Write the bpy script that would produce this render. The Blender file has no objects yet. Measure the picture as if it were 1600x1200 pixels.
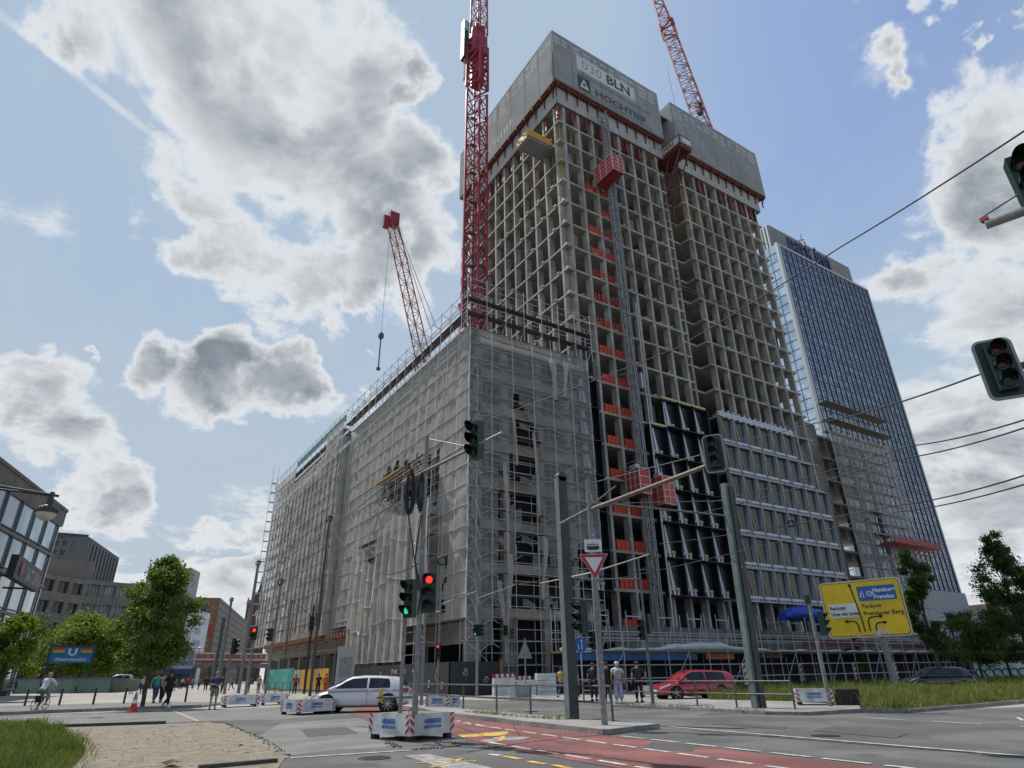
import bpy, math, random
import numpy as np
from mathutils import Vector, Matrix
random.seed(7); RNG=np.random.default_rng(11)
R=math.radians
# ------------------------------------------------------------------ camera, sky, sun, exposure
SC=bpy.context.scene
M=np.array([[0.84471903,-0.21545604,-0.48992699],[-0.53497631,-0.36695291,-0.76101636],[-0.01581456,0.90494434,-0.42523598]])
F=968.0; EYE=1.5
cam=bpy.data.cameras.new('camera'); camo=bpy.data.objects.new('camera',cam); SC.collection.objects.link(camo)
mw=Matrix([list(M[0]),list(M[1]),list(M[2])]).to_4x4(); mw.translation=Vector((0,0,EYE)); camo.matrix_world=mw
cam.sensor_width=36; cam.lens=F/1600*36; cam.clip_end=5000; cam.clip_start=0.1
SC.camera=camo
SUN_EL=R(57); SUN_AZ=(-0.36,0.93)
SC.view_settings.view_transform='Standard'; SC.view_settings.look='None'; SC.view_settings.exposure=0.16; SC.view_settings.gamma=1
def pdir(px,py):
    d=M@np.array([px-800.,600.-py,-F]); return d/np.linalg.norm(d)
W=bpy.data.worlds.new('World'); SC.world=W; W.use_nodes=True
nt=W.node_tree; nt.nodes.clear()
def N(t,tree=None,**k):
    n=(tree or nt).nodes.new(t)
    for a,b in k.items(): setattr(n,a,b)
    return n
def vmath(op,a,b=None,tree=None):
    n=N('ShaderNodeVectorMath',tree,operation=op); T=tree or nt
    for i,v in enumerate((a,b)):
        if v is None: continue
        if hasattr(v,'is_linked') or isinstance(v,bpy.types.NodeSocket): T.links.new(v,n.inputs[i])
        else: n.inputs[i].default_value=v
    return n
def math_(op,a,b=None,c=None,tree=None,clamp=False):
    n=N('ShaderNodeMath',tree,operation=op,use_clamp=clamp); T=tree or nt
    for i,v in enumerate((a,b,c)):
        if v is None: continue
        if isinstance(v,bpy.types.NodeSocket): T.links.new(v,n.inputs[i])
        else: n.inputs[i].default_value=v
    return n.outputs[0]
def mrange(v,a,b,c=0.,d=1.,tree=None,smooth=True):
    n=N('ShaderNodeMapRange',tree); n.interpolation_type='SMOOTHSTEP' if smooth else 'LINEAR'
    (tree or nt).links.new(v,n.inputs[0])
    for i,x in enumerate((a,b,c,d)): n.inputs[i+1].default_value=x
    return n.outputs[0]
def mixc(f,a,b,tree=None,blend='MIX'):
    n=N('ShaderNodeMix',tree,data_type='RGBA',blend_type=blend); T=tree or nt
    for s,v in ((0,f),(6,a),(7,b)):
        if isinstance(v,bpy.types.NodeSocket): T.links.new(v,n.inputs[s])
        elif s==0: n.inputs[0].default_value=v
        else: n.inputs[s].default_value=(*v[:3],1)
    return n.outputs[2]
sky=N('ShaderNodeTexSky',sky_type='NISHITA',sun_disc=False,sun_elevation=SUN_EL,sun_rotation=math.atan2(SUN_AZ[0],SUN_AZ[1]),air_density=1.0,dust_density=1.6,ozone_density=1.4)
tc=N('ShaderNodeTexCoord'); D=tc.outputs['Generated']
sep=N('ShaderNodeSeparateXYZ'); nt.links.new(D,sep.inputs[0])
zc=math_('ADD',math_('MAXIMUM',sep.outputs[2],0.0),0.22)
comb=N('ShaderNodeCombineXYZ')
for i in range(3): nt.links.new(zc,comb.inputs[i])
Q=vmath('DIVIDE',D,comb.outputs[0]).outputs[0]
def fbm(vec,scale,detail,rough=0.55,dist=0.0):
    n=N('ShaderNodeTexNoise',noise_dimensions='3D'); n.inputs['Scale'].default_value=scale; n.inputs['Detail'].default_value=detail
    n.inputs['Roughness'].default_value=rough; n.inputs['Distortion'].default_value=dist; nt.links.new(vec,n.inputs['Vector']); return n.outputs[0]
blobs=[(190,30,90),(300,60,130),(450,40,150),(600,130,120),(660,240,95),(520,230,170),(390,210,140),(310,300,75),(400,370,100),(540,410,100),(640,400,85),(480,330,120),(600,330,105),(470,465,85),(550,490,60),(420,430,90),(340,370,70),(130,60,60),(690,110,45),
 (250,550,55),(350,575,75),(450,605,65),(540,630,42),(20,640,75),(110,700,85),(190,760,65),(0,590,50),(385,785,40),(120,545,20),(270,690,18),
 (1600,300,110),(1510,420,110),(1420,455,80),(1560,520,140),(1460,600,120),(1590,210,85),(1570,680,90),(1500,780,90),(1250,5,40),(1390,100,42),(1440,60,40),(1590,60,40),(1540,100,30)]
bm_=None
wn=N('ShaderNodeTexNoise',noise_dimensions='3D'); wn.inputs['Scale'].default_value=4.5; wn.inputs['Detail'].default_value=6; wn.inputs['Roughness'].default_value=0.6; nt.links.new(D,wn.inputs['Vector'])
wv=vmath('SCALE',vmath('SUBTRACT',wn.outputs['Color'],(0.5,0.5,0.5)).outputs[0]); wv.inputs['Scale'].default_value=0.34
DW=vmath('ADD',D,wv.outputs[0]).outputs[0]
for x,y,r in blobs:
    d=pdir(x,y); n=N('ShaderNodeVectorMath',operation='DISTANCE'); nt.links.new(DW,n.inputs[0]); n.inputs[1].default_value=tuple(d)
    v=mrange(n.outputs['Value'],r/F*0.2,r/F*1.35,1.,0.)
    bm_=v if bm_ is None else math_('MAXIMUM',bm_,v)
sunv=Vector((SUN_AZ[0],SUN_AZ[1],1.2)).normalized()
Q2=vmath('ADD',Q,(sunv.x*0.05,sunv.y*0.05,0.03)).outputs[0]
f1=fbm(Q,3.0,11,0.60,0.3); f2=fbm(Q2,3.0,6,0.60,0.3)
low=mrange(sep.outputs[2],0.0,0.36,0.50,0.0)     # clouds crowd together towards the horizon
def dens(f): return math_('ADD',math_('ADD',math_('MULTIPLY',bm_,0.55),math_('MULTIPLY',math_('SUBTRACT',f,0.5),1.9)),math_('SUBTRACT',low,0.24))
dn=dens(f1); d2=dens(f2)
mask=mrange(dn,-0.05,0.19)
wis=mrange(fbm(vmath('MULTIPLY',Q,(1.6,0.5,1)).outputs[0],2.4,9,0.62,1.2),0.50,0.78)
veil=math_('ADD',math_('MULTIPLY',mrange(fbm(vmath('MULTIPLY',Q,(1,0.45,1)).outputs[0],1.1,5,0.6,0.6),0.36,0.70),0.55),math_('MULTIPLY',wis,0.35),clamp=True)
_c=np.cross(pdir(0,22),pdir(200,180)); _c/=np.linalg.norm(_c); _m=pdir(60,60)
ctd=math_('ABSOLUTE',vmath('DOT_PRODUCT',DW2 if False else D,tuple(_c)).outputs['Value'])
cn=vmath('DISTANCE',D,tuple(_m)).outputs['Value']
trail=math_('MULTIPLY',math_('MULTIPLY',mrange(ctd,0.0015,0.0075,1.,0.),mrange(cn,0.10,0.26,1.,0.)),math_('ADD',mrange(fbm(D,30,4),0.3,0.6,0.25,0.6),0.0))
thick=mrange(dn,0.05,0.55)
lit=math_('ADD',0.5,math_('MULTIPLY',math_('SUBTRACT',dn,d2),2.2),clamp=True)
bil=fbm(Q,5.5,6,0.6,0.4)
dark=math_('MULTIPLY',thick,math_('SUBTRACT',1.25,math_('MULTIPLY',lit,0.7)),clamp=True)
dark=math_('MULTIPLY',dark,mrange(sep.outputs[2],0.03,0.36,0.42,1.0))
dark=math_('MULTIPLY',dark,mrange(bil,0.25,0.7,1.1,0.8),clamp=True)
scn=vmath('SCALE',sky.outputs[0]); scn.inputs['Scale'].default_value=2.15
SKYC=vmath('MINIMUM',scn.outputs[0],(4.2,5.5,7.2)).outputs[0]
hz=mrange(sep.outputs[2],0.0,0.5,0.72,0.0)
base=mixc(hz,mixc(veil,SKYC,(5.3,6.1,6.9)),(5.4,6.2,7.0))
ccol=mixc(dark,(8.4,8.7,9.0),(2.3,2.7,3.2))
col=mixc(mask,mixc(trail,base,(8,8.3,8.6)),ccol)
bg=N('ShaderNodeBackground'); nt.links.new(col,bg.inputs[0]); bg.inputs[1].default_value=0.085
wo=N('ShaderNodeOutputWorld'); nt.links.new(bg.outputs[0],wo.inputs[0])
W.cycles.sampling_method='MANUAL'; W.cycles.sample_map_resolution=512
sl=bpy.data.lights.new('sun','SUN'); sl.energy=3.7; sl.angle=R(0.53); sl.color=(1.0,0.95,0.87)
so=bpy.data.objects.new('sun',sl); SC.collection.objects.link(so)
sv=Vector((SUN_AZ[0],SUN_AZ[1],0)).normalized()*math.cos(SUN_EL)+Vector((0,0,math.sin(SUN_EL)))
so.rotation_euler=sv.to_track_quat('Z','Y').to_euler()
SC.cycles.max_bounces=5; SC.cycles.transparent_max_bounces=12; SC.cycles.diffuse_bounces=2; SC.cycles.glossy_bounces=2
SC.cycles.caustics_reflective=False; SC.cycles.caustics_refractive=False
# ------------------------------------------------------------------ measured points
def gp(px,py,z=0.0):
    d=pdir(px,py); t=(z-EYE)/d[2]; return (d[0]*t,d[1]*t,z)
def ay(px,py,Y):
    d=pdir(px,py); t=Y/d[1]; return (d[0]*t,Y,EYE+d[2]*t)
def ax(px,py,X):
    d=pdir(px,py); t=X/d[0]; return (X,d[1]*t,EYE+d[2]*t)
def ar(px,py,r):
    d=pdir(px,py); t=r/math.hypot(d[0],d[1]); return (d[0]*t,d[1]*t,EYE+d[2]*t)
# ------------------------------------------------------------------ materials
MATS={}
def mat(name,col,rough=0.7,metal=0.0,var=0.12,scale=6.0,bump=0.0,spec=0.5,emit=None,alpha=None,var2=0.0,scale2=0.5,stain=None,stretch=None,trans=0.0,coat=0.0):
    if name in MATS: return MATS[name]
    m=bpy.data.materials.new(name); m.use_nodes=True; t=m.node_tree; b=t.nodes['Principled BSDF']
    L=t.links.new
    tcn=N('ShaderNodeTexCoord',t); vec=tcn.outputs['Object']
    if stretch:
        mp=N('ShaderNodeMapping',t); mp.inputs['Scale'].default_value=stretch; L(vec,mp.inputs[0]); vec=mp.outputs[0]
    c=None
    if var>0 or bump>0:
        n=N('ShaderNodeTexNoise',t); n.inputs['Scale'].default_value=scale; n.inputs['Detail'].default_value=5; n.inputs['Roughness'].default_value=0.65; L(vec,n.inputs['Vector'])
        lo=[max(0,x*(1-var*2)) for x in col]; hi=[min(1,x*(1+var*2)) for x in col]
        c=mixc(mrange(n.outputs[0],0.25,0.75,tree=t),lo,hi,tree=t)
        if bump>0:
            bn=N('ShaderNodeBump',t); bn.inputs['Strength'].default_value=bump; bn.inputs['Distance'].default_value=0.02; L(n.outputs[0],bn.inputs['Height']); L(bn.outputs[0],b.inputs['Normal'])
    if var2>0:
        n2=N('ShaderNodeTexNoise',t); n2.inputs['Scale'].default_value=scale2; n2.inputs['Detail'].default_value=4; n2.inputs['Distortion'].default_value=0.6; L(vec,n2.inputs['Vector'])
        f=mrange(n2.outputs[0],0.35,0.7,1-var2,1+var2*0.5,tree=t)
        hs=N('ShaderNodeHueSaturation',t); L(f,hs.inputs['Value'])
        if c is not None: L(c,hs.inputs['Color'])
        else: hs.inputs['Color'].default_value=(*col,1)
        c=hs.outputs[0]
    if stain:
        n3=N('ShaderNodeTexNoise',t); n3.inputs['Scale'].default_value=stain[1]; n3.inputs['Detail'].default_value=6; L(vec,n3.inputs['Vector'])
        c=mixc(mrange(n3.outputs[0],stain[2],stain[2]+0.12,tree=t),c if c is not None else col,stain[0],tree=t)
    if c is not None: L(c,b.inputs['Base Color'])
    else: b.inputs['Base Color'].default_value=(*col,1)
    b.inputs['Roughness'].default_value=rough; b.inputs['Metallic'].default_value=metal; b.inputs['Specular IOR Level'].default_value=spec
    if coat: b.inputs['Coat Weight'].default_value=coat; b.inputs['Coat Roughness'].default_value=0.05
    if trans: b.inputs['Transmission Weight'].default_value=trans
    if emit: b.inputs['Emission Color'].default_value=(*emit[:3],1); b.inputs['Emission Strength'].default_value=emit[3]
    if alpha is not None: b.inputs['Alpha'].default_value=alpha
    MATS[name]=m; return m
def netmat(name,col,dens,scale=0.35,hs=0.0):
    m=bpy.data.materials.new(name); m.use_nodes=True; t=m.node_tree; t.nodes.clear(); L=t.links.new
    tcn=N('ShaderNodeTexCoord',t); n=N('ShaderNodeTexNoise',t); n.inputs['Scale'].default_value=scale; n.inputs['Detail'].default_value=7; n.inputs['Roughness'].default_value=0.7; L(tcn.outputs['Object'],n.inputs['Vector'])
    n2=N('ShaderNodeTexNoise',t); n2.inputs['Scale'].default_value=2.2; n2.inputs['Detail'].default_value=4; n2.inputs['Distortion'].default_value=1.5; L(tcn.outputs['Object'],n2.inputs['Vector'])
    c=mixc(mrange(n.outputs[0],0.3,0.7,tree=t),[x*0.84 for x in col],col,tree=t)
    d=N('ShaderNodeBsdfDiffuse',t); L(c,d.inputs[0]); tr=N('ShaderNodeBsdfTranslucent',t); L(c,tr.inputs[0])
    ms=N('ShaderNodeMixShader',t); ms.inputs[0].default_value=0.35; L(d.outputs[0],ms.inputs[1]); L(tr.outputs[0],ms.inputs[2])
    tp=N('ShaderNodeBsdfTransparent',t); mx=N('ShaderNodeMixShader',t)
    f=math_('ADD',mrange(n.outputs[0],0.25,0.75,dens-0.07,dens+0.07,tree=t),mrange(n2.outputs[0],0.45,0.75,0.0,0.06,tree=t),tree=t)
    L(f,mx.inputs[0]); L(tp.outputs[0],mx.inputs[1]); L(ms.outputs[0],mx.inputs[2])
    o=N('ShaderNodeOutputMaterial',t); L(mx.outputs[0],o.inputs[0]); MATS[name]=m; return m
# ------------------------------------------------------------------ mesh building
class MB:
    def __init__(s): s.v=[]; s.f=[]; s.m=[]; s.mi=0; s.sm=[]
    def add(s,vs,fs,smooth=False):
        o=len(s.v); s.v.extend([tuple(v) for v in vs])
        for f in fs: s.f.append(tuple(i+o for i in f)); s.m.append(s.mi); s.sm.append(smooth)
        return s
    def box(s,x0,x1,y0,y1,z0,z1):
        if x0>x1:x0,x1=x1,x0
        if y0>y1:y0,y1=y1,y0
        if z0>z1:z0,z1=z1,z0
        return s.add([(x0,y0,z0),(x1,y0,z0),(x1,y1,z0),(x0,y1,z0),(x0,y0,z1),(x1,y0,z1),(x1,y1,z1),(x0,y1,z1)],
          [(0,3,2,1),(4,5,6,7),(0,1,5,4),(1,2,6,5),(2,3,7,6),(3,0,4,7)])
    def beam(s,a,b,w,h=None,up=(0,0,1)):
        a=np.array(a,float); b=np.array(b,float); h=h or w; d=b-a; L=np.linalg.norm(d)
        if L<1e-6: return s
        d/=L; u=np.array(up,float); 
        if abs(d.dot(u))>0.95: u=np.array((1.,0,0)) if abs(d[0])<0.9 else np.array((0,1.,0))
        r=np.cross(d,u); r/=np.linalg.norm(r); u=np.cross(r,d)
        r*=w/2; u*=h/2
        vs=[a-r-u,a+r-u,a+r+u,a-r+u,b-r-u,b+r-u,b+r+u,b-r+u]
        return s.add(vs,[(0,3,2,1),(4,5,6,7),(0,1,5,4),(1,2,6,5),(2,3,7,6),(3,0,4,7)])
    def tube(s,a,b,r,r2=None,n=8,caps=True,smooth=True):
        a=np.array(a,float); b=np.array(b,float); r2=r if r2 is None else r2; d=b-a; L=np.linalg.norm(d)
        if L<1e-6: return s
        d/=L; u=np.array((0,0,1.)) if abs(d[2])<0.9 else np.array((1.,0,0)); x=np.cross(u,d); x/=np.linalg.norm(x); y=np.cross(d,x)
        vs=[]
        for p,rr in ((a,r),(b,r2)):
            for i in range(n): t=2*math.pi*i/n; vs.append(p+x*rr*math.cos(t)+y*rr*math.sin(t))
        s.add(vs,[(i,(i+1)%n,n+(i+1)%n,n+i) for i in range(n)],smooth)
        if caps: s.add(vs,[tuple(range(n-1,-1,-1)),tuple(range(n,2*n))])
        return s
    def path(s,pts,r,n=6):
        for a,b in zip(pts[:-1],pts[1:]): s.tube(a,b,r,n=n,caps=False)
        return s
    def prism(s,poly,z0,z1):   # poly xy, extruded in z
        n=len(poly); vs=[(x,y,z0) for x,y in poly]+[(x,y,z1) for x,y in poly]
        s.add(vs,[tuple(range(n-1,-1,-1)),tuple(range(n,2*n))]+[(i,(i+1)%n,n+(i+1)%n,n+i) for i in range(n)]); return s
    def ext(s,poly,vec,fn):    # poly 2d -> fn(p) 3d, extruded by vec
        n=len(poly); a=[np.array(fn(p),float) for p in poly]; vs=a+[p+np.array(vec,float) for p in a]
        s.add(vs,[tuple(range(n-1,-1,-1)),tuple(range(n,2*n))]+[(i,(i+1)%n,n+(i+1)%n,n+i) for i in range(n)]); return s
    def rings(s,rs,smooth=True,caps=True):
        n=len(rs[0]); vs=[p for r in rs for p in r]; fs=[]
        for k in range(len(rs)-1):
            for i in range(n): fs.append((k*n+i,k*n+(i+1)%n,(k+1)*n+(i+1)%n,(k+1)*n+i))
        s.add(vs,fs,smooth)
        if caps: s.add(rs[0],[tuple(range(n-1,-1,-1))]); s.add(rs[-1],[tuple(range(n))])
        return s
    def lathe(s,c,prof,n=16,ax=(0,0,1)):
        c=np.array(c,float); d=np.array(ax,float); d/=np.linalg.norm(d); u=np.array((0,0,1.)) if abs(d[2])<0.9 else np.array((1.,0,0)); x=np.cross(u,d); x/=np.linalg.norm(x); y=np.cross(d,x)
        s.rings([[c+d*h+x*r*math.cos(2*math.pi*i/n)+y*r*math.sin(2*math.pi*i/n) for i in range(n)] for r,h in prof]); return s
    def build(s,name,mats,parent=None,label=None,kind=None,world=True):
        me=bpy.data.meshes.new(name); me.from_pydata([tuple(map(float,v)) for v in s.v],[],s.f)
        if not isinstance(mats,(list,tuple)): mats=[mats]
        for m in mats: me.materials.append(m)
        if len(mats)>1: me.polygons.foreach_set('material_index',s.m)
        me.polygons.foreach_set('use_smooth',s.sm); me.update()
        o=bpy.data.objects.new(name,me); SC.collection.objects.link(o)
        if parent is not None:
            o.parent=parent
            if world: 
                q=parent; off=Vector((0,0,0))
                while q is not None: off+=q.location; q=q.parent
                o.location=-off
        if label: o['label']=label
        if kind: o['kind']=kind
        return o
def thing(name,label,cat,loc=(0,0,0),rz=0.0,group=None):
    o=bpy.data.objects.new(name,None); o.empty_display_size=0.2; SC.collection.objects.link(o); o.location=loc; o.rotation_euler=(0,0,rz)
    o['label']=label; o['category']=cat
    if group: o['group']=group
    return o
def tag(o,label,cat,group=None):
    o['label']=label; o['category']=cat
    if group: o['group']=group
    return o
def struct(o): o['kind']='structure'; return o
def copytree(o,parent=None,loc=None,rz=None,label=None,group=None):
    c=o.copy(); SC.collection.objects.link(c)
    if parent is not None: c.parent=parent
    if loc is not None: c.location=loc
    if rz is not None: c.rotation_euler=(0,0,rz)
    if label: c['label']=label
    if group: c['group']=group
    for ch in list(o.children): copytree(ch,c)
    return c
def text(name,s,size,m,parent,org,xd,up,ext=0.01,align='LEFT',bold=0.0,sx=1.0,world=True,label=None):
    cu=bpy.data.curves.new(name,'FONT'); cu.body=s; cu.size=size; cu.extrude=ext; cu.align_x=align; cu.offset=bold; cu.resolution_u=2
    x=Vector(xd).normalized(); u=Vector(up).normalized(); z=x.cross(u)
    tmp=bpy.data.objects.new(name,cu); me=bpy.data.meshes.new_from_object(tmp); bpy.data.objects.remove(tmp); bpy.data.curves.remove(cu)
    me.materials.clear(); me.materials.append(m); me.name=name
    o=bpy.data.objects.new(name,me); SC.collection.objects.link(o)
    mm=Matrix((x*sx,u,z)).transposed().to_4x4(); mm.translation=Vector(org)
    if parent is not None:
        o.parent=parent
        if world:
            q=parent; off=Vector((0,0,0))
            while q is not None: off+=q.location; q=q.parent
            mm.translation=Vector(org)-off
    o.matrix_local=mm
    if label: o['label']=label
    return o
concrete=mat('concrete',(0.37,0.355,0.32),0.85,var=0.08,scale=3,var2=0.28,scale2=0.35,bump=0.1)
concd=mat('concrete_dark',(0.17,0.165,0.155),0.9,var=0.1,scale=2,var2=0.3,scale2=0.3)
steel=mat('galvanised_steel',(0.45,0.455,0.46),0.5,metal=0.35,var=0.12,scale=8)
steeld=mat('dull_steel',(0.13,0.135,0.14),0.6,metal=0.2,var=0.15,scale=5)
redp=mat('red_paint',(0.34,0.035,0.045),0.5,var=0.15,scale=3)
whitep=mat('white_paint',(0.74,0.75,0.75),0.5,var=0.05,scale=3,var2=0.12,scale2=1.5)
blackp=mat('black_paint',(0.02,0.02,0.022),0.6,var=0.1)
wood=mat('planks',(0.16,0.125,0.085),0.85,var=0.2,scale=5)
# ================================================================== THE GROUND
paving=mat('plaza_paving',(0.36,0.34,0.305),0.9,var=0.08,scale=1.2,var2=0.15,scale2=0.12)
asph=mat('asphalt',(0.135,0.132,0.125),0.93,var=0.22,scale=22,var2=0.3,scale2=0.35,bump=0.5,stain=((0.085,0.083,0.08),0.55,0.54))
asph2=mat('asphalt_pale',(0.20,0.195,0.185),0.93,var=0.15,scale=20,var2=0.22,scale2=0.5,bump=0.4)
redl=mat('red_lane_coating',(0.235,0.088,0.08),0.9,var=0.14,scale=14,var2=0.34,scale2=0.5,bump=0.3,stain=((0.145,0.07,0.065),0.7,0.53))
kerb=mat('kerb_stone',(0.25,0.245,0.23),0.9,var=0.2,scale=10,var2=0.3,bump=0.4)
pave2=mat('pavement_slabs',(0.30,0.29,0.27),0.9,var=0.12,scale=5,var2=0.2,bump=0.2)
sandm=mat('trodden_sand',(0.30,0.255,0.19),0.95,var=0.28,scale=38,var2=0.22,scale2=2.6,bump=1.5,stain=((0.17,0.145,0.105),9.0,0.57))
paintw=mat('worn_white_road_paint',(0.56,0.55,0.52),0.8,var=0.12,scale=9,var2=0.3,scale2=4)
painty=mat('worn_yellow_road_paint',(0.62,0.40,0.09),0.8,var=0.15,scale=9,var2=0.35,scale2=4)
paintg=mat('grey_patch_paint',(0.33,0.32,0.30),0.85,var=0.15,scale=9,var2=0.3,scale2=3)
soil=mat('verge_soil',(0.10,0.10,0.05),0.95,var=0.25,scale=3,bump=0.8)
def sheet(name,poly,z,m,structure=True,thick=0.0):
    b=MB(); pts=[(p[0],p[1]) for p in poly]
    a=sum(pts[i][0]*pts[(i+1)%len(pts)][1]-pts[(i+1)%len(pts)][0]*pts[i][1] for i in range(len(pts)))
    if a<0: pts=pts[::-1]
    if thick: b.prism(pts,z-thick,z)
    else: b.add([(x,y,z) for x,y in pts],[tuple(range(len(pts)))])
    o=b.build(name,m); o['kind']='structure'; return o
sheet('ground',[(-1800,-1500),(2500,-1500),(2500,2500),(-1800,2500)],-0.03,paving)
K=[(-60,54),(-20,49),gp(0,1117),gp(120,1112),gp(200,1109),gp(315,1105)]
sheet('road',[(-60,54),(-20,49),(-3,45.9),(3,43.9),(8.5,42.4),(14,44),(21,47),(24.2,38),(24,31),(23.6,17.2),(23.2,15.9),(32.5,13),(60,5),(120,-14),(120,-60),(-60,-60)],0.0,asph)
sheet('plaza',[(-60,54.2),(-20,49.2)]+[(p[0],p[1]+.2) for p in K[2:]]+[(9.5,53),(14,70),(24,140),(-150,140)],0.10,paving,thick=0.12)
sheet('plaza_edge_strip',[(-60,54.3),(-20,49.3)]+[(p[0],p[1]+.3) for p in K[2:]]+[(9,52.5),(6,58),(-3,61),(-20,64),(-60,70)],0.104,asph2)
b=MB()
for p,q in zip(K[:-1],K[1:]): b.beam((p[0],p[1]+.12,0.04),(q[0],q[1]+.12,0.04),0.16,0.20)
struct(b.build('plaza_kerb',kerb))
# pale strip of asphalt before the plaza
sheet('side_road',[gp(-40,1121),gp(200,1114),gp(330,1108),gp(480,1104),gp(540,1112),gp(440,1125),gp(330,1126),gp(258,1130),gp(45,1137),gp(-40,1140)],0.004,asph2)
sheet('worn_asphalt_patch',[gp(440,1130),gp(560,1122),gp(640,1150),gp(600,1168),gp(530,1172),gp(455,1180),gp(440,1175),gp(400,1152)],0.004,asph2)
RL=[(7.9,-6),(8.25,9.5),(8.5,14.3),gp(702,1148),gp(590,1124),gp(545,1117),gp(560,1106),gp(640,1102),(13.3,27.2),(12.2,14.7),(11.75,9.3),(11.2,-6)]
sheet('cycle_lane',RL,0.008,redl)
isl=[(12.3,14.8),(14.75,15.3),(15.5,28),(16.6,34),(16.4,40),(15.6,40),(14.6,33),(13.45,27.2)]
sheet('traffic_island',isl,0.13,pave2,thick=0.16)
b=MB()
for i in (7,0,1,2,6):
    p,q=isl[i],isl[(i+1)%8]; b.beam((p[0],p[1],0.065),(q[0],q[1],0.065),0.13,0.146)
struct(b.build('island_kerb',kerb))
PE=[gp(800,1094),gp(900,1100),gp(959,1105),gp(1080,1110),gp(1200,1117),gp(1262,1118),gp(1345,1113)]
GE=[gp(1345,1113),gp(1418,1114),gp(1500,1107),gp(1600,1098),gp(1800,1080),(140,5)]
sheet('pavement',PE+[gp(1350,1106),gp(1235,1099),gp(1110,1096),(34,33),(40,41),(40,46),(26,46)],0.11,pave2,thick=0.13)
b=MB()
for S in (PE,GE):
    for p,q in zip(S[:-1],S[1:]): b.beam((p[0],p[1],0.055),(q[0],q[1],0.055),0.15,0.13)
struct(b.build('pavement_kerb',kerb))
VERGE=[gp(1110,1096.5),gp(1235,1099.5),gp(1350,1107),gp(1345,1112),gp(1418,1112.5),gp(1500,1105.5),gp(1600,1097),gp(1800,1079),(140,6),(150,36),(60,38),(44,37),(36,34)]
sheet('verge',VERGE,0.12,soil,thick=0.12)
sheet('sand_patch',[gp(45,1139),gp(258,1132),gp(330,1129),gp(352,1131),gp(372,1140),gp(402,1152),gp(428,1166),gp(450,1180),gp(440,1192),gp(425,1215),gp(380,1300),gp(-150,1300),gp(-60,1160)],0.012,sandm)
b=MB(); b.beam((*gp(45,1138)[:2],0.04),(*gp(258,1131)[:2],0.04),0.16,0.12); b.beam((*gp(310,1203)[:2],0.03),(*gp(432,1192)[:2],0.03),0.14,0.10)
struct(b.build('sand_border',mat('border_stone',(0.07,0.066,0.06),0.9,var=0.2)))
# broken asphalt edges
b=MB()
for a,c in ((gp(330,1129),gp(352,1131)),(gp(352,1131),gp(402,1152)),(gp(402,1152),gp(450,1182)),(gp(690,1160),gp(780,1168)),(gp(650,1172),gp(720,1166)),(gp(590,1152),gp(625,1170))):
    n=46
    for i in range(n):
        t=random.random(); x=a[0]+(c[0]-a[0])*t+random.gauss(0,.06); y=a[1]+(c[1]-a[1])*t+random.gauss(0,.06); s=random.uniform(.008,.035)
        b.lathe((x,y,0),[(s*1.2,0),(s,0.02+s*.3),(s*.4,0.025+s*.45)],5)
o=b.build('broken_asphalt_rubble',mat('rubble',(0.13,0.12,0.105),0.95,var=0.3)); o['kind']='stuff'
# painted markings
def dashes(name,a,c,w,ln,gap,m,z=0.014,nmax=60):
    b=MB(); a=np.array(a[:2]); c=np.array(c[:2]); L=np.linalg.norm(c-a); d=(c-a)/L; nrm=np.array((-d[1],d[0]))*w/2; s=0
    while s<L:
        e=min(L,s+ln); p=a+d*s; q=a+d*e
        b.add([(*(p-nrm),z),(*(q-nrm),z),(*(q+nrm),z),(*(p+nrm),z)],[(0,1,2,3)]); s+=ln+gap
    return struct(b.build(name,m))
dashes('lane_marking',(12.35,14.2),(11.3,-4),.12,.95,.25,paintw)
dashes('lane_marking',(13.0,27.5),(11.6,20),.10,.6,.5,paintw)
dashes('lane_marking',(11.9,24),(9.9,3),.12,.85,.28,paintw)
dashes('lane_marking',(8.9,15.1),(8.0,-3),.12,.85,.25,paintw)
dashes('lane_marking',(15.9,28),(15.6,17.8),.11,3,0.4,paintw)
dashes('lane_marking',(15.6,17.8),(14.4,-4),.14,60,0,paintw)
dashes('lane_marking',(25.8,10.4),(19.0,7.0),.12,1.6,1.4,paintw)
dashes('lane_marking',gp(1350,1122),gp(1640,1138),.12,1.4,1.0,paintw)
dashes('lane_marking',gp(455,1185),gp(640,1173),.12,50,0,paintw)
def pp(name,pts,m,z=0.014): return sheet(name,[gp(*p) for p in pts],z,m)
pp('yellow_marking',[(716,1149),(770,1145),(792,1143),(796,1146),(786,1150),(722,1153)],painty,0.015)
pp('grey_marking',[(750,1158),(775,1153),(800,1152),(832,1152),(810,1157),(785,1158),(765,1162)],paintg,0.013)
pp('yellow_marking',[(778,1158),(782,1152),(790,1150),(788,1155),(783,1160)],painty,0.018)
pp('grey_marking',[(633,1181),(670,1178),(760,1198),(850,1225),(740,1225),(690,1200)],paintg,0.005)
for a,c in (((672,1200),(722,1186)),((700,1190),(744,1190)),((650,1193),(690,1191))):
    dashes('yellow_marking',gp(*a),gp(*c),.10,30,0,painty,0.010)
for x0,y0,x1,y1,mm in ((788,1182,813,1187,painty),(826,1190,853,1195,painty),(864,1196,890,1201,painty),(762,1179,782,1181,paintw)):
    dashes('yellow_marking' if mm is painty else 'lane_marking',gp(x0,y0),gp(x1,y1),.16,30,0,mm,0.010)
for a,c,mm in (((262,1107),(310,1127),paintg),):
    dashes('lane_marking',gp(*a),gp(*c),.14,40,0,mat('faded_yellow',(0.42,0.38,0.24),0.9,var=0.2),0.010)
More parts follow.
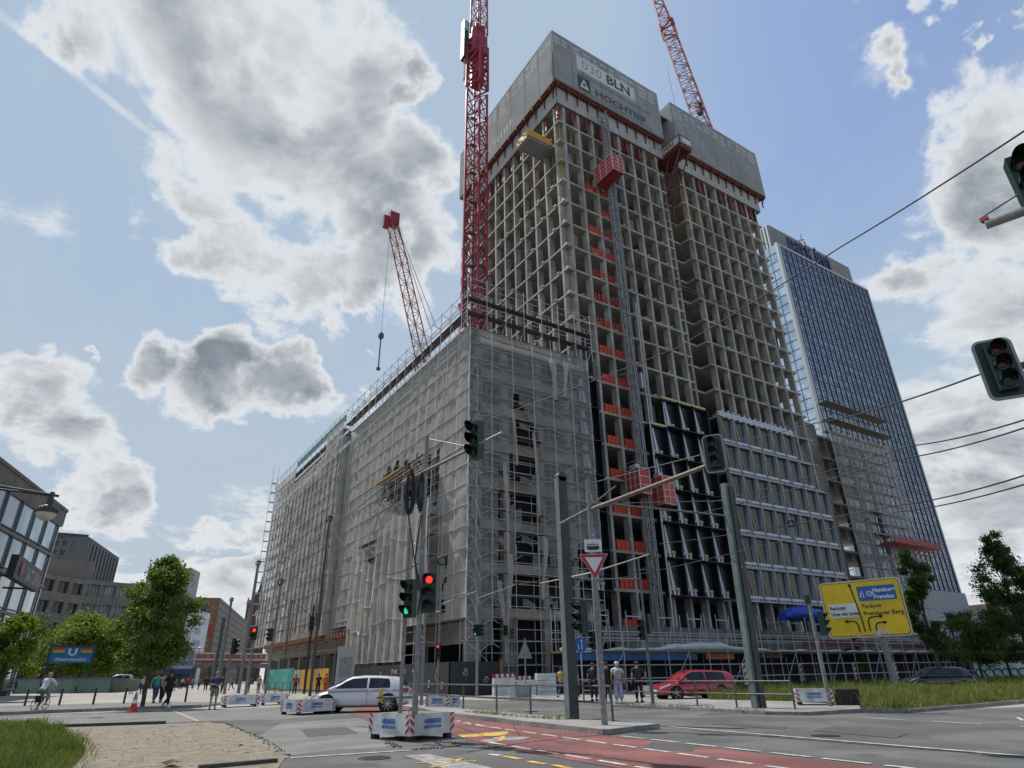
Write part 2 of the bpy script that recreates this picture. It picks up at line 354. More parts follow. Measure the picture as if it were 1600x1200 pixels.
# cracks and repair seams
b=MB()
for pts in ([(800,1128),(806,1142),(812,1150)],[(730,1176),(800,1164),(880,1154),(960,1148)],[(560,1135),(600,1142),(640,1160)]):
    w=[gp(*p) for p in pts]
    for p,q in zip(w[:-1],w[1:]): b.beam((p[0],p[1],.012),(q[0],q[1],.012),.03,.006)
struct(b.build('road_seam',mat('tar_seam',(0.04,0.04,0.04),0.7)))

# pebbles and clods on the sand, stones along the kerbs
b=MB(); SPOLY=[gp(60,1141),gp(258,1134),gp(330,1131),gp(400,1154),gp(440,1182),gp(420,1215),gp(60,1215)]
rg0=random.Random(3); n_=0
while n_<420:
    x=rg0.uniform(-1,7); y=rg0.uniform(11,34); ins=False; j=len(SPOLY)-1
    for i in range(len(SPOLY)):
        a,c=SPOLY[i],SPOLY[j]
        if ((a[1]>y)!=(c[1]>y)) and x<(c[0]-a[0])*(y-a[1])/(c[1]-a[1])+a[0]: ins=not ins
        j=i
    if not ins: continue
    n_+=1; s_=rg0.uniform(.006,.022)*(1+(y-12)/30); b.lathe((x,y,.008),[(s_*1.3,0),(s_,s_*.6),(s_*.3,s_*.9)],5)
o=b.build('sand_pebbles',mat('pebble',(0.23,0.195,0.15),.95,var=.3,scale=3)); o['kind']='stuff'
# tar patches, worn squares, manhole covers
for pts,mm in (([(1020,1160),(1095,1166),(1080,1176),(1000,1170)],None),([(1300,1135),(1420,1146),(1400,1154),(1270,1142)],None),([(470,1140),(540,1136),(560,1146),(480,1152)],None),([(1120,1128),(1230,1136),(1225,1140),(1112,1132)],None)):
    pp('repair_patch',pts,mat('dark_patch',(0.085,0.083,0.08),.9,var=.2,scale=18,bump=.3),.009)
for px,py in ((585,1185),(1290,1150),(830,1112),(150,1122)):
    g=gp(px,py); b=MB(); b.lathe((g[0],g[1],.010),[(.34,0),(.33,.004)],20); 
    for k in range(5): b.box(g[0]-.25,g[0]+.25,g[1]-.24+k*.11,g[1]-.20+k*.11,.014,.018)
    struct(b.build('manhole_cover',mat('cast_iron',(0.05,0.05,0.05),.6,metal=.4,var=.2)))
for a,c in (((900,1160),(1500,1215)),((1050,1150),(1640,1190)),((1000,1120),(1600,1135)),((600,1130),(440,1124))):
    dashes('tyre_track',gp(*a),gp(*c),.24,60,0,mat('tyre_dark',(0.10,0.085,0.08),.85,var=.3,scale=3),.0115) if False else None
# ================================================================== THE TOWER
YT,XT=53.6,43.8; AX1,BX0,BX1,YB=66.1,70.0,92.0,84.5
ZS=[78.5-3.9*k for k in range(10)]+[39.3,35.15,30.95,26.75,22.5,18.3,14.1,9.9,5.6]
tw=thing('concrete_tower','tall bare concrete tower with open floors and grey screens round its top','tower',(XT,YT,0))
outline=[(XT,YT),(AX1,YT),(AX1,55.5),(69.2,55.5),(69.2,YT+0.02),(BX0-0.0,YT),(BX1,YT),(BX1,YB),(XT,YB)]
outline=[(XT,YT),(AX1,YT),(AX1,55.5),(BX0,55.5),(BX0,YT),(BX1,YT),(BX1,YB),(XT,YB)]
for z in ZS+[82.4]:
    b=MB(); b.prism(outline,z-0.30,z); b.build('floor_slab',concrete,tw)
CA=[45.0+2.82*k for k in range(8)]; CB=[71.1+2.83*k for k in range(8)]; CL=[54.75+2.94*k for k in range(11)]
ztop=82.1
def col_segments(x0,x1,y0,y1,name='column',jit=True):
    b=MB(); zz=[0]+ZS[::-1]
    for a,c in zip(zz[:-1],zz[1:]): b.box(x0,x1,y0,y1,a,c-0.30)
    b.box(x0,x1,y0,y1,ZS[0],ztop); b.build(name,concrete,tw)
for x in CA+CB: col_segments(x-.2,x+.2,YT+.03,YT+1.0)
for y in CL: col_segments(XT+.03,XT+.95,y-.19,y+.19)
col_segments(68.0,68.4,55.52,56.4)
for y in (58,62,66,70,74,78,82): col_segments(BX1-.9,BX1-.03,y-.2,y+.2)
for y in (59.0,): col_segments(BX0+.03,BX0+.5,y-.2,y+.2)
# core walls
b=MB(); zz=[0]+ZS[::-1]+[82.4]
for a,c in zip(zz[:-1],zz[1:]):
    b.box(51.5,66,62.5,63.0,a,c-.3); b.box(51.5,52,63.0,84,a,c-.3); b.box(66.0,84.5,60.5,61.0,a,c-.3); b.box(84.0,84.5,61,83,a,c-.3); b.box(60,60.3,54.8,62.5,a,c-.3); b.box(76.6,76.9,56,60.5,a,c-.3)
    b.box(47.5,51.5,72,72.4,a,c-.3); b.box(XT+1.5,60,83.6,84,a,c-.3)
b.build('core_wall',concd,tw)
# props: yellow and red sticks in the top storeys, joints in the ceilings
propy=mat('yellow_prop',(0.42,0.27,0.05),0.6,var=0.2); orange=mat('orange_board',(0.52,0.065,0.03),0.6,var=0.12,scale=5)
def stick(nm,m,*bx): b=MB(); b.box(*bx); b.build(nm,m,tw)
for k in (0,1,2):
    z1=ZS[k]-.3; z0=ZS[k+1]
    for i in range(7):
        for X in (CA,CB):
            if random.random()<.55: x=X[i]+random.uniform(.9,1.9); stick('formwork_prop',propy,x-.07,x+.07,YT+.9,YT+1.05,z0,z1)
        if i%2==0:
            for d in (1.0,2.0): y=CL[i]+d; stick('formwork_prop',propy,XT+.9,XT+1.05,y-.06,y+.06,z0,z1)
    stick('formwork_prop',propy,XT+.5,XT+.62,YT+.5,YT+.62,z0,z1); stick('formwork_prop',propy,BX0+.5,BX0+.62,YT+.5,YT+.62,z0,z1)
drf=mat('dark_red_form',(0.20,0.035,0.035),0.6,var=0.2)
for x in [43.9+1.42*k for k in range(16)]+[71+1.42*k for k in range(15)]:
    if random.random()<.72: stick('soffit_form',drf,x-.17,x+.17,YT+.05,YT+.4,79.0+random.uniform(0,.8),81.9)
for y in [54+1.45*k for k in range(20)]:
    if random.random()<.55: stick('soffit_form',drf,XT+.05,XT+.4,y-.17,y+.17,79.2,81.9)
# small things that stick out of the slab edges
b=MB()
for k,z in enumerate(ZS[3:12]):
    for X in (CA,CB):
        for i in range(7):
            if random.random()<.5: x=X[i]+random.uniform(.6,2.0); b.box(x-.25,x+.25,YT-.15,YT+.3,z+.0,z+.14)
    for y in CL[:9]:
        if random.random()<.6: y2=y+random.uniform(.6,2); b.box(XT-.18,XT+.3,y2-.3,y2+.3,z,z+.14)
    b.box(XT+.05,XT+.6,YT+.05,YT+.6,z,z+.2)
b.build('edge_anchor',steel,tw,kind='stuff')
# ------------------ protective screens
scr=mat('perforated_screen',(0.275,0.285,0.29),0.95,spec=0.1,metal=0.0,var=0.05,scale=3,var2=0.12,scale2=0.3)
scr2=mat('pale_screen_panel',(0.37,0.375,0.37),0.95,spec=0.1,var=0.05,scale=3,var2=0.12,scale2=0.4)
scr_lit=mat('painted_through_light',(0.40,0.415,0.43),0.95,spec=.1,var=0.1)  # daylight showing through the screen, put into an opaque pale colour
seam=mat('seam',(0.03,0.03,0.03),0.7)
SO=1.2; z0,z1=85.7,96.9
def spanel_x(x0,x1,y,z0,z1,m=scr,name='screen_panel',th=.12):
    b=MB(); b.box(x0+.05,x1-.05,y,y+th,z0,z1); return b.build(name,m,tw)
def spanel_y(y0,y1,x,z0,z1,m=scr,name='screen_panel',th=.12):
    b=MB(); b.box(x,x+th,y0+.05,y1-.05,z0,z1); return b.build(name,m,tw)
def through_light(o,axis,a0,a1,c,rows=3,big=False):
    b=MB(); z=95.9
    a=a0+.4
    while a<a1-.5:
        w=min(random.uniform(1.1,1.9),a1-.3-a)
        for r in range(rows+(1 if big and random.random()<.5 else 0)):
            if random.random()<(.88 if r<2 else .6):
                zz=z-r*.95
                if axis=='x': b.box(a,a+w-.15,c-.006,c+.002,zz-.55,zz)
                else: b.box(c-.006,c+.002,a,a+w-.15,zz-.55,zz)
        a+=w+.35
    ob=b.build('through_light_strip',scr_lit,o)
seamsA=[42.6,46.4,48.6,52.4,56.6,61.0,66.2]; seamsB=[69.4,72.6,75.9,80.2,84.4,86.9,93.7]
for S in (seamsA,seamsB):
    for a,c in zip(S[:-1],S[1:]):
        o=spanel_x(a,c,YT-SO,z0,z1); through_light(o,'x',a,c,YT-SO,2 if 48<a<60 else 3)
SL=[52.6,56.5,60.5,65,69.5,74,78.5,83.8]
for a,c in zip(SL[:-1],SL[1:]):
    o=spanel_y(a,c,XT-SO,z0,z1,name='screen_panel'); through_light(o,'y',a,c,XT-SO,3,True)
spanel_y(52.6,59.0,93.58,z0,z1); spanel_y(59.0,66.0,93.58,z0,z1); spanel_y(YT-SO+.15,56.6,66.08,z0,z1,m=scr); spanel_y(YT-SO+.15,56.6,69.4,z0,z1,m=scr2)
spanel_x(66.2,69.4,56.6,z0-2,z1-.3,m=scr2)
spanel_x(42.6,60,83.9,z0,z1); spanel_y(66,83,93.58,z0,z1); spanel_x(60,93.6,83.9,z0,z1)
# lower pale band
for a,c in zip([43.6,47.0,49.6,52.8,56.3,59.9,63.2,66.3][:-1],[47.0,49.6,52.8,56.3,59.9,63.2,66.3]): spanel_x(a,c,YT-.3,81.85,85.9,m=scr2,name='lower_screen_panel')
for a,c in zip([69.9,73.5,77.0,81.8,84.9,87.7,92.3][:-1],[73.5,77.0,81.8,84.9,87.7,92.3]): spanel_x(a,c,YT-.3,81.85,85.9,m=scr2,name='lower_screen_panel')
for a,c in zip([53.4,59,64,69,74,79,84][:-1],[59,64,69,74,79,84]): spanel_y(a,c,XT-.3,81.85,85.9,m=scr2,name='lower_screen_panel')
spanel_y(53.4,60,92.2,81.85,85.9,m=scr2,name='lower_screen_panel'); spanel_y(60,84,92.2,81.85,85.9,m=scr2,name='lower_screen_panel')
# inner deck, brackets between the screens
b=MB(); b.prism([(42.6,52.4),(66.2,52.4),(66.2,55),(69.4,55),(69.4,52.4),(93.6,52.4),(93.6,83.9),(42.6,83.9)],85.35,85.65)
b.build('screen_deck',mat('rusty_deck',(0.13,0.06,0.04),0.8,var=0.3),tw)
b=MB(); b.box(43,93,53.5,83,93.2,93.5)
for x in (50,60,75,86): b.box(x,x+.4,54,83,85.9,93.2)
b.build('top_slab_forms',concd,tw)
b=MB(); 
for x in [43.4+2.1*k for k in range(11)]+[70.2+2.1*k for k in range(12)]:
    b.box(x-.12,x+.12,YT-1.15,YT-.32,84.95,85.34); b.box(x-.09,x+.09,YT-.48,YT-.31,83.3,85.0); b.beam((x,YT-.9,85.0),(x,YT-.4,84.0),.1)
for y in [54.0+2.4*k for k in range(13)]:
    b.box(XT-1.15,XT-.32,y-.12,y+.12,84.95,85.34); b.box(XT-.48,XT-.31,y-.09,y+.09,83.3,85.0); b.beam((XT-.9,y,85.0),(XT-.4,y,84.0),.1)
b.box(43.4,66.1,YT-.9,YT-.75,85.0,85.3); b.box(70,93,YT-.9,YT-.75,85.0,85.3); b.box(XT-.9,XT-.75,53,83,85.0,85.3)
b.build('screen_brackets',mat('rust_red_steel',(0.15,0.04,0.025),0.7,var=0.3),tw)
# banner with lettering
bw=mat('banner_white',(0.52,0.54,0.55),0.7,var=0.04); bd=mat('banner_dark',(0.045,0.05,0.055),0.7,var=0.1)
y=YT-SO-.02
bn=MB(); bn.box(47.4,60.2,y-.02,y,91.0,94.3); bo=bn.build('white_banner',bw,tw)
yy=y-.025
text('lettering','030',3.0,mat('thin_grey_letter',(0.16,0.17,0.18),.7),bo,(48.4,yy,91.75),(1,0,0),(0,0,1),0.005,bold=-0.045,sx=1.0)
text('lettering','BLN',3.0,bd,bo,(53.7,yy,91.75),(1,0,0),(0,0,1),0.005,bold=0.09,sx=1.0)
text('lettering','B E R L I N',.62,bd,bo,(57.3,yy,91.15),(1,0,0),(0,0,1),0.005)
bn=MB(); bn.box(47.4,49.9,y-.02,y,86.6,89.6); b2=bn.build('logo_panel',bd,tw)
bn=MB(); bn.ext([(47.7,87.0),(49.6,87.0),(48.65,89.2)],(0,-.01,0),lambda p:(p[0],yy,p[1])); bl=bn.build('logo_triangle',bw,b2)
bn=MB(); bn.ext([(48.2,87.55),(49.1,87.55),(48.65,88.4)],(0,-.01,0),lambda p:(p[0],yy-.012,p[1])); bn.build('logo_triangle',bd,b2)
text('lettering','HOCHTIEF',1.95,mat('slate_letter',(0.055,0.06,0.075),.7),tw,(50.9,y,87.0),(1,0,0),(0,0,1),0.006,bold=0.06,sx=1.2)
text('lettering','HOCHTIEF',2.2,mat('faded_letter',(0.12,0.125,0.14),.7),tw,(XT-SO-.02,76.5,87.2),(0,-1,0),(0,0,1),0.006,bold=0.02,sx=1.15)
bn=MB(); bn.box(47.4,63.5,y-.01,y+.01,90.0,90.12); bn.box(47.4,63.5,y-.01,y+.01,86.3,86.38); bn.build('banner_hem',bd,tw)
# ------------------ window units
glassd=mat('dark_glass',(0.03,0.045,0.05),0.12,var=0.0,spec=0.5)
revm=mat('reveal_grey',(0.17,0.175,0.19),0.6,var=.08)
glassb=mat('pale_film_glass',(0.13,0.17,0.22),0.15,var=0.12,scale=2,metal=0.3)
frg=mat('anodised_frame',(0.34,0.35,0.37),0.5,metal=0.2,var=0.06)
frb=mat('black_frame',(0.014,0.016,0.022),0.4,metal=0.3,var=0.1)
film=mat('yellow_film',(0.52,0.46,0.20),0.6,var=0.12); filmw=mat('white_tape',(0.58,0.61,0.66),0.6,var=0.08)
def unit(kind):
    w,h=2.83,4.22; fr=frg if kind=='g' else frb
    u=bpy.data.objects.new('window_unit',None); SC.collection.objects.link(u)
    def p(x,y,z): return (x,y,z)
    b=MB(); t=.07; zb=.62
    # outer frame
    b.box(0.02,t+.02,-.06,.5,0,h-.03); b.box(w-t,w,-.06,.5,0,h-.03); b.box(t+.02,w-t,-.05,.5,h-.16,h-.03); b.box(t+.02,w-t,-.05,.5,0.0,.09)
    if kind=='g':
        b.mi=1
        b.add([(w-t,-.05,.75),(w-t,-.05,h-.16),(w-.25,.38,h-.16),(w-.62,.38,.75)],[(0,1,2,3),(3,2,1,0)])
        b.add([(t,-.05,.75),(t,-.05,h-.16),(.30,.38,h-.16),(.22,.38,.75)],[(0,1,2,3),(3,2,1,0)])
    else:
        b.box(t+.02,w-t,.40,.5,.1,h-.16)
        b.add([(0.02,-.06,0),(w,-.06,0),(w+.1,-.75,.02),(0.12,-.75,.02)],[(0,1,2,3),(3,2,1,0)]); b.box(0.12,w,-.75,-.68,-.06,.04)
        b.box(w-.12,w+.02,-.4,-.06,.1,h-.03)
    f=b.build('frame',[fr,revm],u,world=False)
    g=MB(); 
    if kind=='g': g.box(.12,w-.2,.40,.42,.70,h-.17)
    else: g.add([(.5,.36,.7),(1.75,.36,.7),(1.0,.36,h-.3),(.6,.36,h-.3)],[(0,1,2,3)])
    g.build('pane',glassd if kind=='g' else glassb,f,world=False)
    s=MB()
    if kind=='g':
        s.add([(.55,.33,h-.2),(.95,.33,h-.2),(1.40,.33,.3),(1.02,.33,.3)],[(0,1,2,3),(3,2,1,0)])
        s.build('film_strip',film,f,world=False)
        s=MB(); s.box(.1,w-.1,.10,.14,.42,.72); s.box(.1,w-.1,.12,.15,.1,.16)
        for k in range(5): s.box(.12+k*.56,.3+k*.56,.12,.15,.16,.42)
        s.build('sill_panel',filmw,f,world=False)
    else:
        s.add([(.50,.30,h-.25),(.58,.30,h-.25),(.66,.30,.2),(.46,.30,.2)],[(0,1,2,3),(3,2,1,0)]); s.add([(.74,.30,h-.25),(1.0,.30,h-.25),(1.55,.30,.2),(1.12,.30,.2)],[(0,1,2,3),(3,2,1,0)]); s.box(.5,.8,.3,.32,.2,.62); s.box(1.75,2.1,.3,.32,.2,.62)
        s.build('white_strip',filmw,f,world=False)
        s=MB(); s.box(.45,1.22,.27,.29,.68,1.0); s.box(1.6,2.2,.27,.29,.68,1.0); s.build('film_strip',film,f,world=False)
    return u
def place(proto,x,z,first,y=52.98):
    u=proto if first else copytree(proto)
    u.parent=tw; u.location=Vector((x,y,z))-tw.location
    return u
ug=unit('g'); ub=unit('b'); fg=fb=True
rows=[34.6-4.21*k for k in range(7)]
nB=[6,7,8,8,8,8,8]
for r,zt in enumerate(rows[1:]):
    for i in range(nB[r]+ (0)):
        place(ug,69.1+i*2.83,zt,fg); fg=False
for r,(zt,i0,i1) in enumerate([(30.4,1,4),(26.2,0,4),(22.0,0,4),(17.8,0,4),(13.6,0,4),(9.4,0,4)]):
    for i in range(i0,i1): place(ub,54.9+i*2.83,zt,fb); fb=False
    if r>=0: place(ub,43.5,zt,False,52.98)
b=MB(); b.box(69.1,69.1+6*2.83,52.96,53.4,34.62,34.9); b.box(69.1,69.1+6*2.83,52.96,53.4,34.98,35.25)
for i in range(14): b.box(69.9+i*1.2,70.1+i*1.2,52.9,53.2,34.3,35.6)
b.build('unit_rail',filmw,tw)
b=MB(); b.box(57.8,66.3,52.96,53.4,34.7,35.0); b.box(54.9,57.8,52.96,53.4,30.5,30.8); b.build('unit_rail',film,tw)
# bottom band and dark back of the lower storeys
b=MB(); b.box(44,92,YT-.1,YT+.3,4.4,6.0); b.build('ground_beam',concd,tw)
# orange edge boards beside the hoist
b=MB(); o1=None
for k,z in enumerate(ZS[3:]):
    for j,(xa,xb) in enumerate(((48.3,50.2),(51.1,52.5))):
        b=MB(); dens=random.random()
        if z>60 and j==0 and k%2: continue
        if dens>.3 or k>7:
            b.box(xa,xb,YT+.08,YT+.16,z+.02,z+1.15); b.box(xa,xb,YT+.02,YT+.08,z+.3,z+.36); b.box(xa,xb,YT+.02,YT+.08,z+.75,z+.8)
        else:
            for q in range(3): b.box(xa,xb,YT+.06,YT+.12,z+.1+q*.48,z+.2+q*.48)
        for q in range(4): xx=xa+q*(xb-xa)/3; b.box(xx-.04,xx+.04,YT-.02,YT+.2,z,z+1.25)
        b.build('edge_board',orange,tw)
# ground floor wall
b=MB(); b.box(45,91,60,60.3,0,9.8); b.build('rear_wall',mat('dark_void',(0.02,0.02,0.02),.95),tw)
b=MB(); b.path([(54+1.3*i,YT-.25,55.6+random.uniform(-.12,.12)) for i in range(30)],.06,5); b.path([(54+1.3*i,YT-.3,55.1+random.uniform(-.2,.1)) for i in range(30)],.04,5); b.build('edge_conduit',steeld,tw)

# stored material, hanging sheets and lights inside the open storeys
cols_=[(0.30,0.22,0.12),(0.12,0.13,0.14),(0.35,0.34,0.31),(0.10,0.06,0.04),(0.20,0.24,0.27)]
for k in range(70):
    z=random.choice(ZS[2:14]); X=random.choice((CA,CB)); i=random.randrange(7); x=X[i]+random.uniform(.4,1.2); w=random.uniform(.5,1.3); h=random.uniform(.4,1.6)
    cc=random.choice(cols_); m_=mat('stored_%d'%cols_.index(cc),cc,.8,var=.2)
    if random.random()<.75: stick('stored_material',m_,x,x+w,YT+1.4,YT+2.6,z,z+h)
    else: stick('hanging_sheet',m_,x,x+1.4,YT+1.2,YT+1.25,z+.3,z+3.3)
# ================================================================== THE NETTED WING
XW,YW=27.85,51.5; X2=26.7; YS=90.2; YE=133.0
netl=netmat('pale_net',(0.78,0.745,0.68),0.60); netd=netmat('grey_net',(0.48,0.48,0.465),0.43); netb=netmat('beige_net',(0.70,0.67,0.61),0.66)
nethem=mat('net_hem_pale',(0.76,0.74,0.68),.8,var=.1); nethemg=mat('net_hem_grey',(0.60,0.61,0.61),.8,var=.1)
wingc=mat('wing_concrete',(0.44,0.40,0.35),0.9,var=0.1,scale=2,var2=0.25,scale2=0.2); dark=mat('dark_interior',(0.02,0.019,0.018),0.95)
wb=thing('netted_building','long low concrete building wing behind the scaffold nets left of the tower','building',(30,54,0))
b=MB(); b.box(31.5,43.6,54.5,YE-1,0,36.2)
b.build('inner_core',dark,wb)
def facade_y(x,y0,y1,z0,z1,pitch=4.15,name='wall'):
    b=MB(); z=z0
    while z<z1-1: b.box(x,x+.5,y0,y1,z,z+1.25); z+=pitch
    y=y0
    while y<y1: b.box(x+.06,x+.7,y,y+.6,z0-.2,z1); y+=5.14
    b.build(name,wingc,wb)
facade_y(29.6,53,YS,6.3,36); facade_y(28.6,YS,YE-.8,6.3,34)
b=MB(); z=6.3
while z<35.5: b.box(29.6,43.8,53.2,53.7,z,z+1.0); z+=4.15
for x in (29.7,33.0,37.6,41.6): b.box(x,x+.7,53.26,54.0,0,36)
b.build('wall',wingc,wb)
b=MB(); b.box(28.9,43.8,52.9,53.2,36.1,37.0); b.box(28.9,29.2,53.2,YS-.1,36.1,37.0); b.box(27.7,28.0,YS+.1,YE,35.2,36.6); b.box(29.3,43.8,53.3,YE,35.9,36.1)
b.build('parapet',mat('parapet',(0.06,0.055,0.05),.9,var=0.2),wb)
b=MB(); b.box(29.4,29.6,54,89,37.0,38.0); b.box(29.4,29.6,56,80,38.2,38.6)
b.build('roof_edge_sheet',mat('pale_sheet',(0.55,0.57,0.6),.7,var=0.15),wb)
# ground floor front: frieze, piers, openings
b=MB(); b.box(29.2,29.6,63,YE,4.6,6.6); 
for y in [63+6.5*k for k in range(11)]: b.box(29.1,29.8,y,y+.9,0,4.6)
b.box(29.25,29.5,78.5,YE,0,.7); b.box(29.2,29.6,51.8,62.9,4.2,6.1); b.box(28.2,29.2,50.9+.9,52.6,0,6.2); b.box(32.5,34,52.8,53.3,0,6.3)
b.build('shopfront',mat('shopfront_stone',(0.34,0.31,0.27),.9,var=0.1,var2=.2),wb)
b=MB()
for y in [70.5+6.5*k for k in range(9)]: b.box(29.6,29.65,y,y+4.9,.7,4.4)
b.build('shop_glass',mat('shop_glass',(0.10,0.11,0.11),.2,var=0.1),wb)
# orange-brown canopy beam under the nets
b=MB(); b.box(27.2,29.0,64.2,88.8,6.55,6.75); b.box(26.2,28.0,91,121,6.55,6.75)
y=65
while y<121:
    xx=27.15 if y<89 else 26.15
    b.box(xx-.35,xx+.4,y,y+.28,6.2,6.75); y+=1.25
b.build('timber_canopy',mat('timber_orange',(0.36,0.17,0.08),.8,var=0.2),wb)
b=MB(); b.box(27.25,28.6,64.2,88.8,6.2,6.3); b.box(26.25,27.6,91,121,6.2,6.3); b.box(28.0,31.5,51.7,52.4,6.1,6.5)
b.build('red_beam',mat('red_primer',(0.22,0.05,0.035),.7,var=0.2),wb)
# ------------------ scaffolding
def scaffold(t,axis,a0,a1,c0,c1,zb,zt,bay=2.57,lift=2.0,top=2.2,deck=True):
    """standards, ledgers, braces and decks of one scaffold face; axis = direction of run"""
    def P(a,c,z): return (a,c,z) if axis=='x' else (c,a,z)
    n=max(1,round((a1-a0)/bay)); bay=(a1-a0)/n; b=MB(); nz=int((zt-zb)/lift+.01)
    for i in range(n+1):
        a=a0+i*bay
        for c,tt in ((c0,top),(c1,.2)): b.beam(P(a,c,zb),P(a,c,zt+tt),.055)
    b.build('standard',steel,t)
    b=MB()
    for k in range(nz+1):
        z=zb+k*lift
        for c in (c0,c1): b.beam(P(a0,c,z),P(a1,c,z),.05)
        b.beam(P(a0,c0,z+1.0),P(a1,c0,z+1.0),.045); 
        for i in range(n+1): b.beam(P(a0+i*bay,c0,z),P(a0+i*bay,c1,z),.045)
    b.beam(P(a0,c0,zt+top-.1),P(a1,c0,zt+top-.1),.05); b.beam(P(a0,c0,zt+top-.6),P(a1,c0,zt+top-.6),.05)
    b.build('ledger',steel,t)
    for i in range(0,n,4):
        b=MB()
        for k in range(nz):
            a=a0+i*bay; s=k%2; b.beam(P(a+(bay if s else 0),c0-.04 if c0<c1 else c0+.04,zb+k*lift),P(a+(0 if s else bay),c0-.04 if c0<c1 else c0+.04,zb+(k+1)*lift),.045)
        b.build('brace',steel,t)
    if deck:
        lo,hi=min(c0,c1),max(c0,c1)
        for k in range(nz+1):
            z=zb+k*lift; b=MB(); u=(a0+.04,a1-.04)
            if axis=='x': b.box(u[0],u[1],lo+.08,hi-.08,z+.04,z+.1)
            else: b.box(lo+.08,hi-.08,u[0],u[1],z+.04,z+.1)
            b.build('deck',wood,t)
def net(t,axis,a0,a1,c,out,z0,z1,m,hole=None,bay=2.57,lift=2.0,sub=4,bulge=.12,sag=None,name='netting',bottom=None,fold=0.0):
    """a wrinkled net sheet tied at every bay and lift; out=-1/+1 outward; hole(a,z)->True leaves it open"""
    n=max(1,round((a1-a0)/bay)); bay=(a1-a0)/n; na=n*sub; nz=max(2,int((z1-z0)/lift*3)); b=MB(); V={}; vs=[]; fs=[]
    ph=RNG.uniform(0,6.28,(40,)); rb=RNG.uniform(.3,1.7,(n+1,int((z1-z0)/lift)+2)); jit=RNG.normal(0,.03,(na+1,nz+1))
    for i in range(na+1):
        for k in range(nz+1):
            a=a0+(a1-a0)*i/na; f=k/nz; zt=z1-(sag(a) if sag else 0); zb=z0+(bottom(a) if bottom else 0); z=zb+(zt-zb)*f
            u=(a-a0)/bay; w=(z-z0)/lift; iu=min(n,int(u)); iw=min(rb.shape[1]-1,int(w))
            d=bulge*rb[iu,iw]*abs(math.sin(math.pi*u))*(.5+.5*abs(math.sin(math.pi*w)))+jit[i,k]+.05*math.sin(a*3.1+ph[0]+z*.6)+.04*math.sin(a*7+ph[1])+fold*(math.sin(a*2.9+.25*math.sin(z*.5))+.5*math.sin(a*6.3+1+z*.12))
            cc=c+out*(d+.06); vs.append((a,cc,z) if axis=='x' else (cc,a,z))
    for i in range(na):
        for k in range(nz):
            a=a0+(a1-a0)*(i+.5)/na; z=vs[i*(nz+1)+k][2]
            if hole and hole(a,z): continue
            q=(i*(nz+1)+k,(i+1)*(nz+1)+k,(i+1)*(nz+1)+k+1,i*(nz+1)+k+1); fs.append(q)
    b.add(vs,fs,True)
    # hems and ties: pale lines along every bay and lift
    h=b; h.mi=1
    for i in range(0,n+1):
        a=a0+i*bay; pts=[vs[(i*sub)*(nz+1)+k] for k in range(nz+1)]
        for k in range(nz):
            if hole and (hole(a,pts[k][2])): continue
            e=out*.03; p,q=pts[k],pts[k+1]
            if axis=='x': p=(p[0],p[1]+e,p[2]); q=(q[0],q[1]+e,q[2])
            else: p=(p[0]+e,p[1],p[2]); q=(q[0]+e,q[1],q[2])
            h.beam(p,q,.07,.03)
    for k in range(0,nz+1,3):
        if k%6==0 and random.random()<.2: continue
        for i in range(na):
            p,q=vs[i*(nz+1)+k],vs[(i+1)*(nz+1)+k]
            if hole and hole((p[0] if axis=='x' else p[1]),p[2]): continue
            e=out*.03
            if axis=='x': p=(p[0],p[1]+e,p[2]); q=(q[0],q[1]+e,q[2])
            else: p=(p[0]+e,p[1],p[2]); q=(q[0]+e,q[1],q[2])
            h.beam(p,q,.15,.02)
    return b.build(name,[m,nethemg if m is netd else nethem],t)
s1=thing('facade_scaffold','scaffold wrapped in pale nets along the left face of the long wing, nearest block','scaffold',(XW,60,0))
scaffold(s1,'y',51.4,89.6,XW,28.8,6.2,36.2,top=3.4)
def hole1(a,z):
    if 57.5<a<74.5 and 17.5+.25*(a-58)<z<23.6+.12*(a-60)+.6*math.sin(a*2.1): return True
    if a>78.5 and z<7.4: return True
    if 55.2<a<56.4 and z<12: return random.random()<.5
    return False
net(s1,'y',51.4,89.6,XW,-1,6.2,36.0,netl,hole=hole1)
s2=thing('facade_scaffold','scaffold with tall pleated pale nets on the far projecting block of the wing','scaffold',(X2,110,0))
scaffold(s2,'y',YS+.1,YE,X2,27.6,6.8,38.0,top=1.8)
def hole2(a,z): return 98.5<a<117 and z>34.0
net(s2,'y',YS+.1,YE,X2,-1,6.8,38.0,netl,hole=hole2,bulge=.32)
net(s2,'x',X2,29.4,YS-.05,-1,6.8,35.6,netb,bay=1.3)
b=MB()
for k in range(20): b.box(X2-.9,X2-.3,YE+.2,YE+.26,7+k*2,7.1+k*2) if False else None
for k in range(17):
    z=6.8+k*2; b.beam((X2-.1,YE+.4,z),(X2-1.1,YE+.4,z),.06); b.beam((X2-1.1,YE+.4,z),(X2-1.1,YE+.4,z+1),.06); b.box(X2-1.1,X2-.1,YE+.2,YE+1.2,z-.1,z)
b.beam((X2-1.1,YE+.4,0),(X2-1.1,YE+.4,42),.07); b.beam((X2-.1,YE+.4,0),(X2-.1,YE+.4,42),.07); b.build('hoist_bracket',steel,s2)
